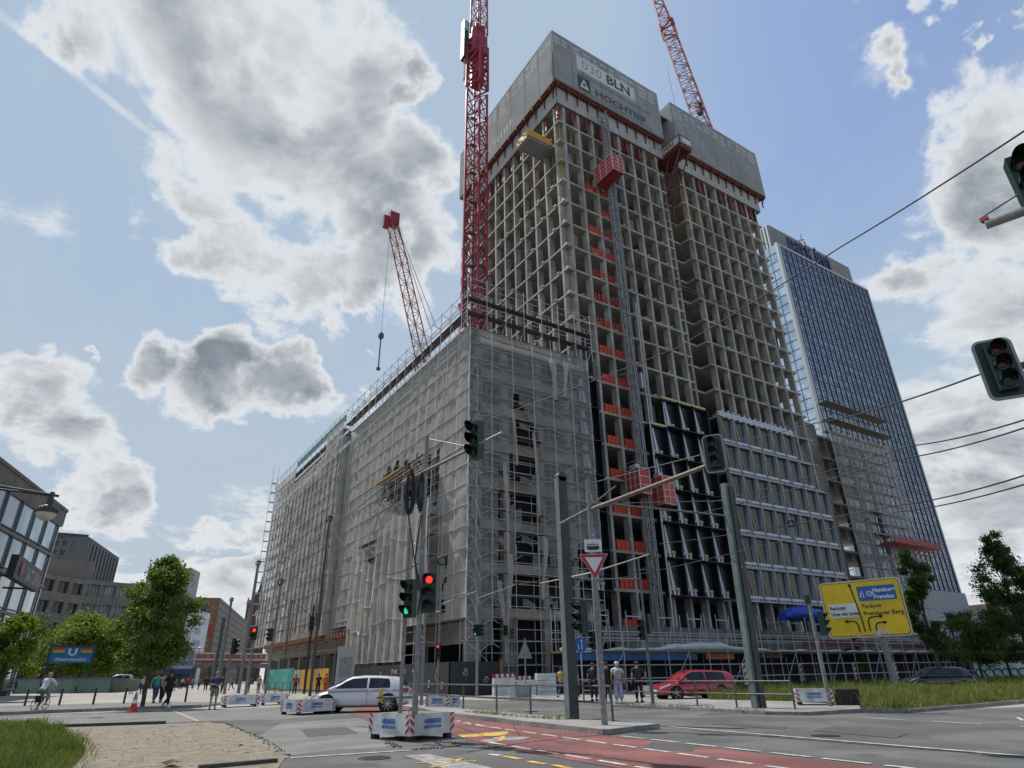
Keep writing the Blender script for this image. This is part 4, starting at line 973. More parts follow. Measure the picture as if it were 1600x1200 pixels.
b=MB(); b.lathe(tx(sL*.18,sz),[(.1,0),(.75,.02),(.75,.06),(.1,.08)],16,ax=(sn[0],sn[1],0)); b.build('sign_disc',mat('sign_pink',(0.35,0.12,0.2),.6),so_)
# grey stone office, two wings
win=mat('far_window',(0.035,0.04,0.045),.2,var=.3,scale=.4,metal=.2); winp=mat('far_window_pale',(0.22,0.24,0.25),.3,var=.3,scale=.3,metal=.2)
go=thing('stone_office','grey brown stone office block of five window rows behind the street trees','building',(2,196,0))
p0=ar(60,893,184); p1=ar(136,905,198); p2=ar(276,913,206)
facade(go,(p0[0]-8,p0[1]-5),p1[:2],1.5,25.2,6,5,stone,win,.74,.56,.7,12,mfr=stone,split=2)
facade(go,p1[:2],(p2[0],p2[1]),1.5,25.4,6,5,stone,winp,.84,.58,.7,12,mfr=mat('far_frame',(0.12,0.12,0.12),.7),split=4)
b=MB(); q=ar(104,890,205); b.box(q[0]-9,q[0]+6,q[1],q[1]+15,25.4,31); b.box(q[0]+6,q[0]+26,q[1]+6,q[1]+16,25.4,26.6); b.build('roof_storey',stone,go)
tgm=mat('slab_grey',(0.125,0.13,0.135),.85,var=.05,scale=.5); gt=thing('grey_highrise','plain grey high rise with narrow window slots behind the stone office','building',(-2,284,0))
q0=ar(86,839,282); q1=ar(140,840,278); q2=ar(186,873,322)
facade(gt,(q0[0]-6,q0[1]),q1[:2],20,49,6,9,tgm,win,.55,.55,.4,8)
facade(gt,q1[:2],q2[:2],20,50,10,1,tgm,win,.42,.92,.4,8)
b=MB(); b.box(q1[0]-12,q1[0]-.5,q1[1]+2,q1[1]+12,49,51.2); b.build('roof_plant',win,gt)
sk=thing('glass_block','pale glass topped office block peeking over the leafy tree','building',(30,340,0)); q0=ar(232,889,346); q1=ar(300,890,340)
facade(sk,q0[:2],q1[:2],8,50,8,14,mat('pale_grid',(0.28,0.30,0.31),.7),winp,.85,.8,.3,14)
# brown hotel
brn=mat('brown_stone',(0.24,0.125,0.07),.85,var=.08,scale=.5); grs=mat('grey_cladding',(0.20,0.185,0.17),.85,var=.06,scale=.5)
bh=thing('brown_block','brown fronted block with navy sign and long grey side left of the clock tower','building',(48,350,0)); q0=ar(300,930,358); q1=ar(345,932,361); q2=ar(388,975,520)
facade(bh,q0[:2],q1[:2],3,39,1,1,brn,brn,.1,.1,.2,12)
facade(bh,q1[:2],q2[:2],3,39.2,26,11,grs,win,.45,.4,.4,12)
P2,d2,L2,n2=wall_dir(q0,q1); navy=mat('navy_sign',(0.03,0.04,0.15),.5)
b=MB(); W2=lambda s,o,z:(*(P2+d2*s+n2*o),z)
def wb2(bb,s0,s1,o0,o1,za,zb): bb.add([W2(s0,o0,za),W2(s1,o0,za),W2(s1,o1,za),W2(s0,o1,za),W2(s0,o0,zb),W2(s1,o0,zb),W2(s1,o1,zb),W2(s0,o1,zb)],[(0,1,2,3),(4,7,6,5),(0,4,5,1),(1,5,6,2),(2,6,7,3),(3,7,4,0)])
wb2(b,L2-11,L2-5.2,.1,.6,30,36); sb=b.build('sign_board',navy,bh)
text('sign_symbol','o',5,whitep,sb,W2(L2-9.6,.62,32.0),(d2[0],d2[1],0),(.2,0,1),.02,bold=.1); text('sign_letters','WYNDHAM',1.0,whitep,sb,W2(L2-10.6,.62,30.8),(d2[0],d2[1],0),(0,0,1),.02)
for k,ch in enumerate('ALEXA'): text('sign_letters',ch,2.1,mat('salmon_letter',(0.5,0.28,0.2),.6),bh,W2(L2-3.4-.0*k,.15,34-2.5*k),(d2[0],d2[1],0),(0,0,1),.02,bold=.04)
for k,ch in enumerate('PASSAGE'): text('sign_letters',ch,1.9,mat('salmon_letter',(0.5,0.28,0.2),.6),bh,W2(L2-3.2,.15,18.5-2.3*k),(d2[0],d2[1],0),(0,0,1),.02,bold=.04)
b=MB(); wb2(b,L2-3.6,L2-1.4,.1,.5,21.5,26.5); b.build('red_banner',redp,bh)
wbld=thing('billboard_block','pale white block with faint lettering in front of the brown block','building',(37,300,0)); q0=ar(306,950,300); q1=ar(328,962,318)
facade(wbld,q0[:2],q1[:2],0,28,1,1,mat('billboard_white',(0.52,0.56,0.60),.7,var=.08,scale=.3),whitep,.1,.1,.2,3)
P3,d3,L3,n3=wall_dir(q0,q1)
for k,tt in enumerate(('LIVE','ALEX')): text('sign_letters',tt,3.2,mat('blue_grey_letter',(0.22,0.33,0.44),.6),wbld,(*(P3+d3*3+n3*.3),19-4.4*k),(d3[0],d3[1],0),(0,0,1),.02,sx=1.2)
b=MB(); q=ar(296,950,305); b.box(q[0]-9,q[0]+3,q[1],q[1]+8,0,29); b.build('dark_side',mat('dark_block',(0.025,0.03,0.04),.5,var=.2),wbld)
# brick clock tower
brick=mat('red_brick',(0.11,0.055,0.045),.9,var=.12,scale=.6,var2=.2,scale2=.1)
ct=thing('clock_tower','red brick clock tower with a pointed roof at the far end of the street','tower',ar(389,1040,700)[:2]+(0,)); cx,cy=ct.location[0],ct.location[1]; 
dv=np.array((cx,cy))/math.hypot(cx,cy); 
ang=math.atan2(dv[1],dv[0])-math.pi/2+.25
ct.rotation_euler=(0,0,ang)
def lb(bb,*a): bb.box(*a)
b=MB(); b.box(-8,8,-8,8,0,70); b.box(-9,9,-9,9,69,73)
for s in (-7.2,7.2): b.box(s-1.4,s+1.4,-8.7,-8,0,76); b.box(-8.7,-8,s-1.4,s+1.4,0,76)
for i in range(7): b.box(-8.6+i*2.6,-7.4+i*2.6,-9.1,-8.0,73,76)
b.build('shaft',brick,ct,world=False)
b=MB(); b.lathe((0,0,73),[(6,0),(5,5),(1.8,10),(.7,17),(.1,26)],8); b.build('roof',mat('dark_roof',(0.035,0.035,0.04),.7),ct,world=False)
b=MB(); b.lathe((0,-8.3,60),[(4.0,0),(4.0,.5)],20,ax=(0,-1,0)); ck=b.build('clock_face',mat('clock_white',(0.45,0.40,0.34),.6),ct,world=False)
b=MB(); b.box(-.2,.2,-9.0,-8.9,60,63.2); b.box(0,2.4,-9.0,-8.9,59.8,60.2); b.build('clock_hand',blackp,ck,world=False)
b=MB()
for x in (-4,0,4):
    for z in (20,34,47): b.box(x-.9,x+.9,-8.1,-8.02,z,z+7)
b.build('window_slit',win,ct,world=False)
# railway viaduct with a train
va=thing('railway_viaduct','grey railway viaduct crossing the far end of the square','bridge',(40,250,0))
v0=np.array(ar(255,1030,262)[:2]); v1=np.array(ar(440,1030,285)[:2]); d4=(v1-v0)/np.linalg.norm(v1-v0)
b=MB(); b.beam((*v0,6.3),(*v1,6.3),9,1.4)
b.build('deck',concd,va); 
for k in range(9): b=MB(); p=v0+(v1-v0)*k/8; b.box(p[0]-.7,p[0]+.7,p[1]-.7,p[1]+.7,0,5.6); b.build('pier',concd,va)
tr=thing('train','red train with pale window band standing on the viaduct','train',(40,252,7))
off=np.array((d4[1],-d4[0]))*2.2
b=MB(); b.beam((*(v0+off),8.9),(*(v1+off),8.9),2.8,3.4); b.build('body',mat('train_red',(0.30,0.045,0.035),.5,var=.1),tr)
b=MB(); b.beam((*(v0+off*1.68),8.3),(*(v1+off*1.68),8.3),.06,.5); b.beam((*(v0+off*1.68),10.3),(*(v1+off*1.68),10.3),.06,.5); b.build('stripe',mat('train_cream',(0.5,0.45,0.38),.6),tr)
nwin=22
for k in range(nwin): 
    b=MB(); p=v0+(v1-v0)*(k+.25)/nwin; q=v0+(v1-v0)*(k+.75)/nwin; b.beam((*(p+off*1.69),9.3),(*(q+off*1.69),9.3),.06,1.0); b.build('window',winp,tr)
# low kiosks and canopy row in the middle distance
kk=thing('station_canopy','low pale canopy building with blue fascia behind the leafy tree','building',(20,190,0))
q0=ar(170,1040,190); q1=ar(300,1040,190); b=MB(); b.beam((*q0[:2],4.4),(*q1[:2],4.4),7,.9); b.build('canopy',mat('canopy_white',(0.42,0.45,0.47),.7,var=.1),kk)
b=MB(); b.beam((q0[0],q0[1]-3.7,3.6),(q1[0],q1[1]-3.7,3.6),.4,1.1); b.build('fascia',navy,kk)
b=MB(); b.beam((*q0[:2],1.8),(*q1[:2],1.8),4,3.4); b.build('glass_wall',win,kk)
b=MB(); b.beam((q0[0],q0[1]+1,6.6),(q1[0],q1[1]+1,6.6),6,3.4); uu=b.build('upper_storey',winp,kk); b=MB()
for k in range(12): p=np.array(q0[:2])+(np.array(q1[:2])-np.array(q0[:2]))*k/11; b.beam((p[0],p[1]-2.2,4.9),(p[0],p[1]-2.2,8.3),.3)
b.beam((q0[0],q0[1]-2.2,8.2),(q1[0],q1[1]-2.2,8.2),.3); b.build('frame',MATS['canopy_white'],uu)
# cream building and darker roof line on the right edge
cb=thing('cream_block','low cream apartment block with a brown roof behind the trees right of the hotel','building',(260,95,0)); q0=ar(1500,960,275); q1=ar(1560,965,268); q2=ar(1680,955,255)
cream=mat('cream_render',(0.42,0.40,0.34),.85,var=.06,scale=.3); facade(cb,q0[:2],q1[:2],2,17,7,4,cream,win,.4,.5,.3,14)
facade(cb,q1[:2],(q2[0],q2[1]),2,20,12,5,cream,win,.4,.5,.3,14)
b=MB(); b.beam((*q0[:2],18.6),(*q1[:2],18.6),8,3.2); b.beam((*q1[:2],21),(*q2[:2],21),8,2.0); b.build('roof',mat('brown_roof',(0.12,0.10,0.09),.9,var=.1),cb)
# ================================================================== STREET FURNITURE
green=mat('signal_green',(0.008,0.028,0.022),.45,var=.12,scale=6); polem=mat('stickered_pole',(0.21,0.215,0.21),.6,metal=.2,var=.12,scale=7,stain=((0.50,0.50,0.48),5.5,.60))
polep=mat('plain_pole',(0.27,0.275,0.27),.5,metal=.4,var=.1,scale=3); greenpole=mat('green_pole',(0.15,0.20,0.18),.6,var=.12,scale=4,var2=.2,stain=((0.34,0.36,0.34),3.0,.68)); blkpole=mat('dark_pole',(0.035,0.042,0.045),.55,var=.15,scale=5,stain=((0.4,0.4,0.38),2.6,.70))
lens=[mat('lens_red_dark',(0.05,0.006,0.006),.3,var=0),mat('lens_amber_dark',(0.04,0.02,0.006),.3,var=0),mat('lens_green_dark',(0.006,0.025,0.02),.3,var=0)]
lit_r=mat('lens_red_lit',(0.6,0.03,0.02),.4,var=0,emit=(1,.05,.03,1.0)); lit_g=mat('lens_green_lit',(0.02,0.5,0.3),.4,var=0,emit=(.02,.7,.4,.7)); boardm=mat('board_edge_white',(0.28,0.31,0.31),.5,var=.05)
def head(parent,loc,ang,n=3,lit=(),board=False,s=1.0,world=True,lab=None):
    """signal head facing direction ang (radians); parts under parent"""
    h=bpy.data.objects.new('signal_head',None); SC.collection.objects.link(h); h.parent=parent; off=Vector(loc)-parent.location; h.location=off; h.rotation_euler=(0,0,ang-parent.rotation_euler[2]); h.scale=(s,s,s)
    H=n*.31+.03
    b=MB(); b.box(-.11,.11,-.15,.15,-H/2,H/2)
    for k in range(n): 
        z=H/2-.17-k*.31; b.lathe((.11,0,z),[(.125,0),(.13,.03)],16,ax=(1,0,0))
    b.build('housing',green,h,world=False)
    for k in range(n):
        z=H/2-.17-k*.31; v=MB(); m=18; a=[]; c=[]
        for i in range(m+1):
            t=math.radians(-35+250*i/m); L=.06+.20*max(0.0,math.sin(max(0,min(math.pi,(t+.6)/(math.pi+1.2)*math.pi))))
            a.append((.12,.13*math.cos(t),z+.13*math.sin(t))); c.append((.12+L,.132*math.cos(t),z+.132*math.sin(t)-.02*L))
        v.add(a+c,[(i,i+1,m+1+i+1,m+1+i) for i in range(m)]+[(m+1+i,m+1+i+1,i+1,i) for i in range(m)],True); v.build('visor',green if s<2 else blackp,h,world=False)
        v=MB(); v.lathe((.12,0,z),[(.118,0),(.09,.02),(.01,.03)],16,ax=(1,0,0)); ln=v.build('lens',(lit_r if k==0 else lit_g) if k in lit else lens[k if n==3 else (0,2)[min(k,1)]],h,world=False)
        if k in lit and k==0: ln['label']='red light that is on'
        elif k in lit: ln['label']='green light that is on'
    if board:
        b=MB(); R_=.12; W_,Hh=.30,H/2+.12; pts=[]
        for cx,cz,a0 in ((W_-R_,Hh-R_,0),(-(W_-R_),Hh-R_,90),(-(W_-R_),-(Hh-R_),180),(W_-R_,-(Hh-R_),270)):
            for i in range(6): t=math.radians(a0+18*i); pts.append((cx+R_*math.cos(t),cz+R_*math.sin(t)))
        b.ext(pts,(-.02,0,0),lambda p:(-.08,p[0],p[1])); bo=b.build('backboard',green,h,world=False)
        b=MB(); n_=len(pts)
        for i in range(n_): p,q=pts[i],pts[(i+1)%n_]; b.beam((-.09,p[0],p[1]),(-.09,q[0],q[1]),.05,.045)
        b.build('board_rim',boardm,bo,world=False)
    return h
def ring(b,c,r,t,ax_=(1,0,0),n=18,th=4):
    for j in range(th):
        o=(j-th/2)*.05; pts=[]
        for i in range(n+1): 
            a=2*math.pi*i/n; pts.append((c[0]+r*math.cos(a)*math.sin(.9),c[1]-r*math.cos(a)*math.cos(.9)+o,c[2]+r*math.sin(a)+random.uniform(-.03,.03)))
        b.path(pts,t,5)
def coil(b,c,w,h,n):
    for j in range(n):
        o=(j-n/2)*.035; ww=w*random.uniform(.15,1.0); hh=h*random.uniform(.8,1.15)
        b.path([(c[0]+ww*math.cos(2*math.pi*i/16)*.8+o*.4,c[1]-ww*math.cos(2*math.pi*i/16)*.3+o,c[2]+hh*math.sin(2*math.pi*i/16)) for i in range(17)],.018,5)
def pole(name,label,cat,base,zt,r,m,parent=None,r2=None,zb=None):
    t=thing(name,label,cat,(base[0],base[1],base[2] if len(base)>2 else 0)); z0=t.location[2]
    b=MB(); b.tube((base[0],base[1],z0),(base[0],base[1],z0+.5*(zt-z0)),r,n=12); b.tube((base[0],base[1],z0+.5*(zt-z0)),(base[0],base[1],zt),r*.93,r2 or r*.85,n=12); b.build('pole',m,t); return t
U=lambda a:math.radians(a)
# --- near signal on ballast block: toward camera
wp=mat('ballast_white',(0.62,0.63,0.63),.6,var=.06,scale=3,var2=.25,scale2=2,stain=((0.35,0.34,0.31),4,.64)); blue=mat('ballast_blue_letter',(0.03,0.14,0.40),.6,var=.15,scale=20); redst=mat('stripe_red',(0.40,0.02,0.04),.55,var=.12); ballc=mat('ballast_concrete',(0.20,0.19,0.175),.9,var=.15)
def ballast(c,rz,label,lx=1.75,ly=2.1,h=.62,group='ballast blocks round the temporary poles',name='ballast_block'):
    t=thing(name,label,'ballast block',(c[0],c[1],c[2] if len(c)>2 else 0),rz,group); z0=.13
    b=MB(); b.box(-lx/2,lx/2,-ly/2,ly/2,z0,h); b.build('body',wp,t,world=False)
    b=MB(); b.box(-lx/2+.04,lx/2-.04,-ly/2+.04,ly/2-.04,h,h+.015); b.build('top',ballc,t,world=False)
    for sx in (-1,1):
        for sy in (-1,1):
            b=MB(); b.box(sx*(lx/2-.22),sx*(lx/2-.05),sy*(ly/2-.22),sy*(ly/2-.05),0,z0); b.build('foot',blackp,t,world=False)
    b=MB(); hw=h-z0
    # diagonal red stripes at both ends of each face
    for (ax_,s,L) in (('x',-1,lx),('x',1,lx),('y',-1,ly),('y',1,ly)):
        for e in (-1,1):
            for k in range(3):
                u0=e*(L/2-.16); u1=e*(L/2-.01); za=z0+.02+k*.175; dz=.12; a,b_=(za,za+.09) if True else 0
                q=[(u0,za),(u1,za+dz),(u1,min(h-.01,za+dz+.09)),(u0,za+.09)]
                off=s*((ly if ax_=='x' else lx)/2+.004)
                vs=[(u,off,z) if ax_=='x' else (off,u,z) for u,z in q]; b.add(vs,[(0,1,2,3)])
    b.build('red_stripes',redst,t,world=False)
    for (org,xd) in (((0,-ly/2-.006,0),(1,0,0)),((-lx/2-.006,0,0),(0,-1,0)),((0,ly/2+.006,0),(-1,0,0)),((lx/2+.006,0,0),(0,1,0))):
        o=Vector(org); x=Vector(xd); k=.8 if abs(xd[0])>0 else .8
        text('lettering','NIEMEIER',.155,blue,t,o+Vector((0,0,z0+.26)),x,(0,0,1),.002,'CENTER',.006,.9,world=False)
        text('lettering','MIETSTATION',.095,blue,t,o+Vector((0,0,z0+.15)),x,(0,0,1),.002,'CENTER',.004,.98,world=False)
    b=MB()
    for x,y in ((.3,.2),(-.3,-.3)): b.path([(x-.05,y,h),(x-.05,y,h+.08),(x+.05,y,h+.08),(x+.05,y,h)],.012)
    b.build('lifting_eye',steeld,t,world=False); return t
bA=ballast((7.95,17.7,0),U(15),'large white ballast block in the foreground carrying two signal poles',1.55,1.75,.6)
bB=ballast((9.45,32.9,0),U(12),'white ballast block in front of the bonnet of the white hatchback',1.9,1.7)
bC=ballast((8.9,46.2,0),U(-4),'white ballast block beside the man in the blue shirt',2.0,1.6)
bD=ballast((11.2,47.6,0),U(5),'smaller white ballast block just right of the one by the man in blue',1.7,1.4)
bE=ballast((15.9,31.7,0),U(38),'white ballast block at the far end of the island, behind the foreground poles',1.3,1.3)
bF=ballast((31.2,32.5,.11),U(-36),'white ballast block behind the rail between the group of people and the red car',1.6,1.4)
bG=ballast((27.75,18.85,.11),U(-52),'white ballast block on the pavement below the yellow direction sign',1.5,1.2)
# stack of dark bricks next to it
t=thing('brick_stack','dark stack of bricks beside the ballast block under the yellow sign','brick stack',(28.3,17.6,.11),U(-52)); b=MB()
for k in range(6):
    for i in range(4):
        for j in range(3): b.box(-.45+i*.23,-.24+i*.23,-.35+j*.24,-.13+j*.24,k*.105,k*.105+.095)
b.build('bricks',mat('dark_brick',(0.04,0.038,0.036),.9,var=.3,scale=9),t,world=False)
g1=gp(648,1118,.62); g0=gp(625,1114,.62)
s1t=pole('signal_pole','tall sticker covered pole on the foreground ballast block with red light and long arm','traffic light',g1,8.1,.075,polem)
r1=math.hypot(*g1[:2]); za=ar(664,737,r1)[2]; a0=gp(628,755,za); a1=gp(785,676,za)
b=MB(); b.tube(a0,a1,.05,.04,n=8); b.tube((a0[0],a0[1],za),(a0[0],a0[1]-.1,za-.9),.02); b.tube(tuple(np.array(a0)*.25+np.array(a1)*.75),(g1[0],g1[1],8.0),.015); b.build('arm',polep,s1t)
ac=ar(744,688,math.hypot(*gp(745,697,za)[:2])); fa=math.atan2(-0.25,-1.0)
h=head(s1t,(ac[0]+.02,ac[1],ac[2]),fa,3,board=False,s=1.06)
head(s1t,(g1[0]+.22,g1[1]-.12,ar(663,927,r1)[2]),U(235),3,lit=(0,),s=1.08)
b=MB(); coil(b,(g1[0]-.35,g1[1]+.25,za-.62),.20,.62,9); coil(b,(g1[0]-.1,g1[1]+.05,za-.6),.16,.55,6); b.path([(g1[0]-.1,g1[1]-.05,za-1.3),(g1[0]-.25,g1[1]-.1,za-2.6),(g1[0]-.02,g1[1]-.1,za-3.4),(g1[0]-.08,g1[1]-.05,3.0)],.022); b.path([(g1[0]-.4,g1[1]+.2,za-1.2),(g1[0]-.2,g1[1]+.1,za-2.4),(g1[0]-.1,g1[1]-.1,3.6)],.018); b.build('cable_coil',blackp,s1t)
s1b=pole('signal_pole','thinner pole on the foreground ballast block with the green lit light on the left','traffic light',g0,5.6,.055,polem)
head(s1b,(g0[0]+.05,g0[1]-.2,ar(637,927,r1)[2]),U(205),3,lit=(2,),s=1.08)
b=MB(); e0=gp(610,1090,1.1); zq=1.0; b.path([(g0[0]-.55,g0[1]+.35,zq),(g0[0]+.35,g0[1]-.15,zq),(g1[0]-.05,g1[1],zq+.6),(g1[0],g1[1],4.3)],.035); b.build('cable_duct',steeld,s1b)
b=MB(); b.add([(g0[0]-.5,g0[1]+.30,zq-.1),(g0[0]-.42,g0[1]+.25,zq-.14),(g0[0]-.42,g0[1]+.25,zq+.26),(g0[0]-.52,g0[1]+.32,zq+.12)],[(0,1,2,3),(3,2,1,0)]); b.build('yellow_flag',mat('flag_yellow',(0.55,0.33,0.02),.6,var=.1),s1b)
# --- sign pole on the island with arm
g2=(13.35,16.04,.13); s2t=pole('signal_pole','grey pole on the island tip with give way sign, tram plate and a long arm','traffic light',g2,7.5,.095,polem)
b=MB(); b.tube((13.5,17.9,6.4),(13.38,16.0,6.55),.06,n=8); b.tube((13.38,16.0,6.5),(13.3,10.9,6.6),.075,.06,n=10); b.build('arm',mat('beige_arm',(0.17,0.16,0.13),.6,var=.15,scale=5),s2t)
b=MB(); b.tube((13.38,16,7.4),(13.3,10.9,6.95),.015,n=5); b.tube((13.4,16.5,6.5),(13.3,14.6,6.95),.03,n=5); b.build('stay',steeld,s2t)
hb=head(s2t,(13.2,10.5,6.85),U(212),3,board=True,s=.86)
head(s2t,(12.95,16.25,3.1),U(160),3,s=1.0)
def tri(parent,c,xd,s,m1,m2):
    x=np.array(xd,float); n=np.array((x[1],-x[0],0)); c=np.array(c,float)
    for k,(sc,m) in enumerate(((1,m1),(.66,m2))):
        b=MB(); pts=[(-s/2*sc,s*.3*sc),(s/2*sc,s*.3*sc),(0,-s*.57*sc)]
        b.ext(pts,tuple(-n*.01),lambda p:tuple(c+x*p[0]+np.array((0,0,p[1]))+n*(.012+.004*k))); o=b.build('sign_plate' if k==0 else 'sign_face',m,parent if k==0 else o)
def plate(parent,name,c,xd,w,h,m,th=.012,off=.0):
    x=np.array(xd,float); n=np.array((x[1],-x[0],0)); c=np.array(c,float)+n*off; b=MB(); pts=[(-w/2,-h/2),(w/2,-h/2),(w/2,h/2),(-w/2,h/2)]
    b.ext(pts,tuple(-n*th),lambda p:tuple(c+x*p[0]+np.array((0,0,p[1])))); return b.build(name,m,parent)
XD=np.array((.83,-.56,0)); XD/=np.linalg.norm(XD); ND=np.array((XD[1],-XD[0],0))
sr=mat('sign_red',(0.38,0.012,0.03),.5,var=.04); sw=mat('sign_white',(0.66,0.67,0.67),.5,var=.03); sb_=mat('sign_blue',(0.015,0.11,0.36),.5,var=.05); skb=mat('sign_black',(0.015,0.015,0.015),.6,var=0)
pc=np.array((13.27,15.92,0))
tri(s2t,tuple(pc+np.array((-.02,-.02,4.72))+ND*.08),XD,.92,sw,sw)
for k,(sc,m) in enumerate(((.95,sr),(.62,sw))):
    b=MB(); pts=[(-.46*sc,.276*sc),(.46*sc,.276*sc),(0,-.524*sc)]; cc=pc+np.array((-.02,-.02,4.72))+ND*(.105+.01*k); b.ext(pts,tuple(-ND*.005),lambda p:tuple(cc+XD*p[0]+np.array((0,0,p[1])))); b.build('give_way_face',m,s2t)
tp=plate(s2t,'tram_plate',pc+np.array((0,0,5.27))+ND*.1,XD,.55,.4,sw)
b=MB(); cc=pc+np.array((0,0,5.25))+ND*.112
b.ext([(-.2,-.08),(-.14,-.12),(.14,-.12),(.2,-.08),(.2,0),(-.2,0)],tuple(-ND*.003),lambda p:tuple(cc+XD*p[0]+np.array((0,0,p[1])))); 
for i in range(6): b.ext([(-.19+i*.065,.03),(-.145+i*.065,.03),(-.145+i*.065,.07),(-.19+i*.065,.07)],tuple(-ND*.003),lambda p:tuple(cc+XD*p[0]+np.array((0,0,p[1]))))
b.ext([(-.03,.1),(.03,.1),(0,.13)],tuple(-ND*.003),lambda p:tuple(cc+XD*p[0]+np.array((0,0,p[1])))); b.build('tram_symbol',skb,tp)
# --- tall masts
t=thing('catenary_mast','tall dark flat sided mast with rounded top on the traffic island','mast',(14.43,19.0,.13)); b=MB()
b.box(14.24,14.62,18.86,19.14,.13,8.55); b.build('mast',blkpole,t); b=MB(); b.box(14.215,14.238,18.87,19.13,.13,8.5); b.build('mast_edge',mat('mast_edge_grey',(0.17,0.20,0.20),.6,var=.1,stain=((0.45,0.45,0.43),3,.66)),t)
b=MB(); b.lathe((14.43,18.86,8.55),[(.19,0),(.19,.28)],20,ax=(0,1,0)); b.build('mast_cap',blkpole,t)
gg=(23.95,18.98,.11); t=thing('catenary_mast','tall pale green mast by the right pavement rail','mast',gg); b=MB(); b.beam((gg[0],gg[1],.11),(gg[0]+.12,gg[1]-.15,9.6),.26,.28,up=(1,0,0)); b.build('mast',greenpole,t)
b=MB(); b.beam((gg[0]+.21,gg[1]-.17,.11),(gg[0]+.33,gg[1]-.32,9.45),.10,.34,up=(1,0,0)); b.build('mast_flange',blkpole,t)
b=MB(); b.tube((gg[0],gg[1],8.1),(19.5,24.5,9.5),.05,n=6); b.tube((gg[0],gg[1],8.8),(20,23.6,9.2),.02,n=5); b.build('bracket_arm',steeld,t)
# --- right hand signal on the pavement
g3=(26.95,17.6,.11); s3t=pole('signal_pole','sticker covered pole with green signal head in front of the yellow sign','traffic light',g3,4.25,.085,polem)
head(s3t,(g3[0]+.25,g3[1]-.25,3.35),U(-52),3,s=1.0)
b=MB(); b.tube((g3[0]-.02,g3[1],4.2),(g3[0]-.02,g3[1],4.55),.13,n=10); b.build('detector',green,s3t)
# --- upper right signals hanging on an arm, very close
g5=(9.9,.35,0); s5t=thing('signal_pole','signal arm reaching in at the right edge above the camera, black lights against the clouds','traffic light',g5)
b=MB(); b.tube(g5,(g5[0],g5[1],6.9),.12,.09,n=12); b.build('pole',polep,s5t)
r5=9.6; e0=np.array(ar(1540,352,r5)); e1=np.array(ar(1640,290,r5)); b=MB(); b.tube(tuple(e0),(g5[0],g5[1],e0[2]+.0),.062,.07,n=12); b.build('arm',mat('arm_pale',(0.30,0.31,0.31),.5,metal=.3,var=.1),s5t)
b=MB(); b.tube(tuple(e0+np.array((0,0,.14))),tuple(e0+np.array((.15,-1.3,.42))),.012,n=5); b.build('cable',steeld,s5t)
b=MB(); b.box(e0[0]-.04,e0[0]+.04,e0[1]-.06,e0[1]+.03,e0[2]+.06,e0[2]+.12); b.build('red_clamp',sr,s5t)
hh=np.array(ar(1609,290,r5)); head(s5t,(hh[0],hh[1],hh[2]),U(206),3,s=1.0)
hh=np.array(ar(1564,573,9.8)); head(s5t,tuple(hh),U(212),3,board=True,s=.70)
b=MB(); b.tube((hh[0]+.2,hh[1]-.1,hh[2]),(g5[0],g5[1],hh[2]-.05),.05,n=8); b.build('bracket',steeld,s5t)
# --- thin poles and distant signals:  (base px, top px, options)
def far_pole(bp,tp_,label,rad=.09,m=None,ringtop=False,heads=(),arms=(),lamp=None,cat='pole',name='street_pole',z=0.0,zt=None):
    g=gp(*bp,z); r=math.hypot(*g[:2]); zt=zt or ar(*tp_,r)[2]; t=pole(name,label,cat,g,zt,rad,m or polem,r2=rad*.7)
    if ringtop: b=MB(); ring(b,(g[0],g[1],zt-.3),.32,.05,th=4); b.build('cable_coil',blackp,t)
    for (py,an,lit,n,s) in heads: hz=ar(tp_[0],py,r)[2]; head(t,(g[0]+.28*math.cos(U(an)),g[1]+.28*math.sin(U(an)),hz),U(an),n,lit=lit,s=s)
    for (py,dx,dy,dz) in arms: hz=ar(tp_[0],py,r)[2]; b=MB(); b.tube((g[0],g[1],hz),(g[0]+dx,g[1]+dy,hz+dz),.045,.03,n=6); b.build('arm',polep if m is None else m,t)
    return t
far_pole((683,1094),(690,870),'slim coil topped pole with a red lit light, right of the foreground signal',.07,None,True,[(1018,235,(0,),3,1.05)],[(945,1.0,-3.6,.6),(955,-.8,1.8,-.2)],cat='traffic light',name='signal_pole')
far_pole((658,1106),(662,958),'short sticker covered pole between the foreground signal and the dark hoarding',.09)
far_pole((745,1088),(746,930),'grey pole before the dark gateway with a long arm and two small signal heads',.11,polep,False,[(985,215,(2,),3,.95),(985,300,(),3,.95)],[(935,.4,-5.2,.5)],cat='traffic light',name='signal_pole')
far_pole((795,1085),(805,905),'grey pole standing in front of the torn grey nets',.08,polep,False,[(990,330,(),3,.95),(985,200,(),3,.9)],[(915,2.4,-3.2,.3)],cat='traffic light',name='signal_pole')
far_pole((939,1097),(971,880),'silver pole beside the person with the white cap, with an arm across the hoist',.09,polep,False,[(1000,20,(),3,1.0),(1000,200,(),3,1.0)],[(893,-1.2,3.6,-.25),(893,.4,-4.4,.4)],cat='traffic light',name='signal_pole',z=.11,zt=7.4)
far_pole((1020,1101),(985,900),'dark slim pole among the scaffold left of the red car',.07,steeld,False,[(985,200,(),3,1.0),(975,20,(),3,1.0)],[(905,-1.5,1.6,.1)],cat='traffic light',name='signal_pole',z=.11,zt=7.0)
far_pole((1289,1074),(1234,795),'very tall thin lamp column rising in front of the grey window units',.12,mat('lilac_pole',(0.20,0.21,0.24),.5,metal=.3,var=.1),True,zt=15.6)
far_pole((484,1088),(511,806),'tall dark pole with a big cable coil on its tip before the pale nets',.14,mat('dark_mast',(0.06,0.062,0.065),.6,var=.15),True,[(968,80,(),3,1.3)])
